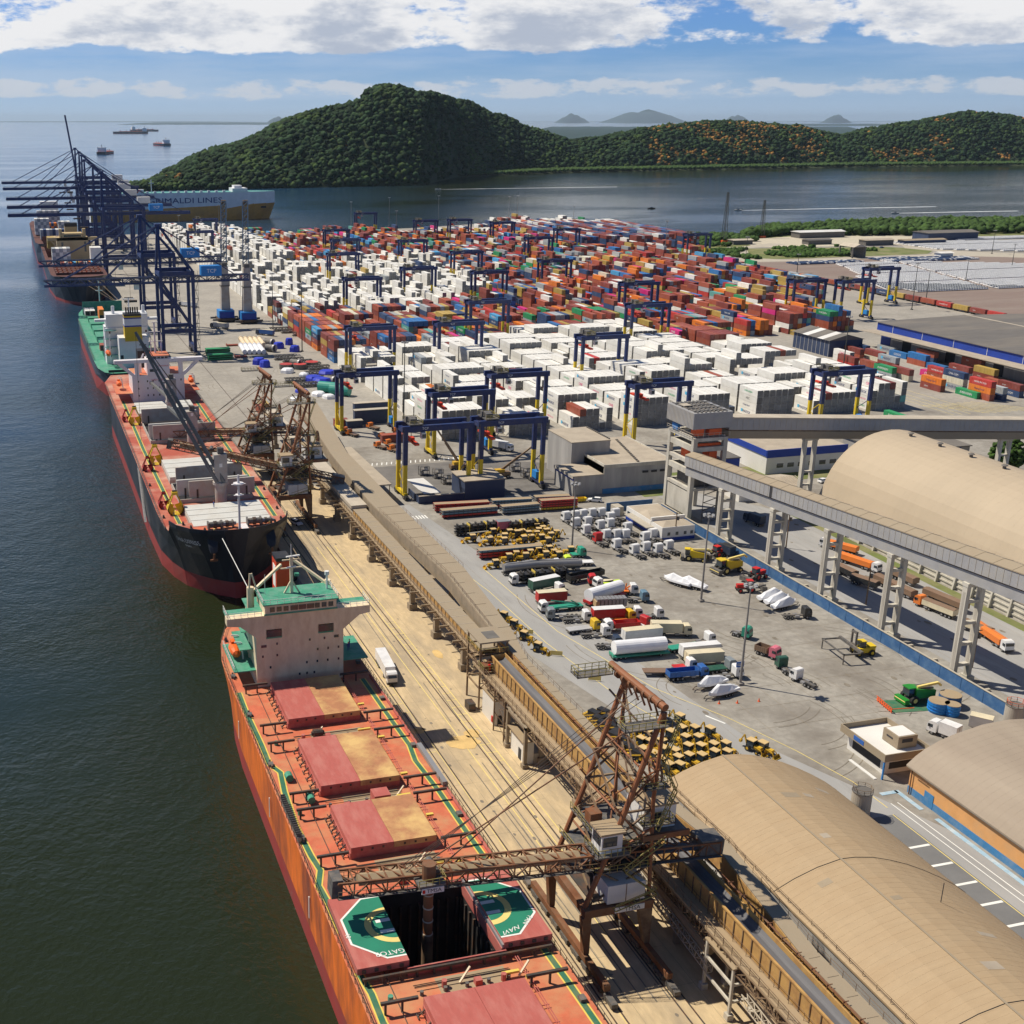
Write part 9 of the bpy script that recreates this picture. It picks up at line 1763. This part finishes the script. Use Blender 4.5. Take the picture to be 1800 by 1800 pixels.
# the tree beside the far trestle
t = thing('round_tree', 'dense dark green tree at the right edge beyond the trestle', 'tree', (0, 0, 0)); c = Vector((302, 304, 0))
part(B('loader brown').cyl(c.x, c.y, 0, 5, .5, .3, n=8).bar((c.x, c.y, 4), (c.x + 2, c.y, 7), .3).bar((c.x, c.y, 4), (c.x - 2, c.y + 1, 7), .3), 'trunk', t)
pp = []; 
for _ in range(420): v_ = Vector((rng.normal(), rng.normal(), rng.normal() * .8)).normalized() * rng.uniform(3.4, 5.4); pp.append((c.x + v_.x, c.y + v_.y, 8.5 + v_.z))
o = crowns('crown', np.array(pp), rng.uniform(.4, 1.0, len(pp)), ['shade tree', 'bush'], rng.integers(0, 2, len(pp)), hi=False, kind=None, parent=t)
# people
def make_person():
    bmn = bpy.data.meshes.new('p'); V = [(0, 0, .95), (0, 0, 1.2), (0, 0, 1.45), (0, 0, 1.55), (0, .02, 1.68), (.12, 0, .9), (.13, .03, .48), (.13, 0, .06), (.14, .12, .03), (-.12, 0, .9), (-.13, -.05, .48), (-.13, -.02, .06), (-.14, .1, .03), (.2, 0, 1.42), (.27, .03, 1.14), (.25, .15, .92), (-.2, 0, 1.42), (-.27, .03, 1.14), (-.25, .16, .92)]
    E_ = [(0, 1), (1, 2), (2, 3), (3, 4), (0, 5), (5, 6), (6, 7), (7, 8), (0, 9), (9, 10), (10, 11), (11, 12), (2, 13), (13, 14), (14, 15), (2, 16), (16, 17), (17, 18)]
    bmn.from_pydata(V, E_, []); o = bpy.data.objects.new('person', bmn); COL.objects.link(o); o.modifiers.new('s', 'SKIN'); 
    for i, r_ in enumerate((.14, .15, .15, .06, .11, .09, .065, .045, .04, .09, .065, .045, .04, .06, .045, .035, .06, .045, .035)): o.data.skin_vertices[0].data[i].radius = (r_, r_)
    o.data.skin_vertices[0].data[0].use_root = True; o.modifiers.new('u', 'SUBSURF').levels = 1; bpy.context.view_layer.update()
    me = bpy.data.meshes.new_from_object(o.evaluated_get(bpy.context.evaluated_depsgraph_get())); o.modifiers.clear(); o.data = me; me.materials.clear(); me.materials.append(M['overalls']); me.materials.append(M['skin'])
    for f in me.polygons: f.material_index = 1 if f.center.z > 1.52 else 0
    return o
p0 = make_person()
def hat(par): h_ = B('barrier orange').cyl(0, .02, 1.72, 1.82, .14, .07, n=10).build('helmet', par); return h_
hat(p0)
for i, (x, y, z_, rz, lb) in enumerate(((57.2, 206.5, 13.2, 1, 'person in dark overalls and orange helmet on the orange ship side deck'), (46.2, 299, 14.07, 2, 'person in overalls on the grey hatch of the black ship'), (56.6, 205.2, 13.2, 0, 'second person beside the orange ship house'))):
    o = p0 if i == 0 else copy_tree(p0); o.location = (x, y, z_); o.rotation_euler.z = rz; tag(o, lb, 'person')
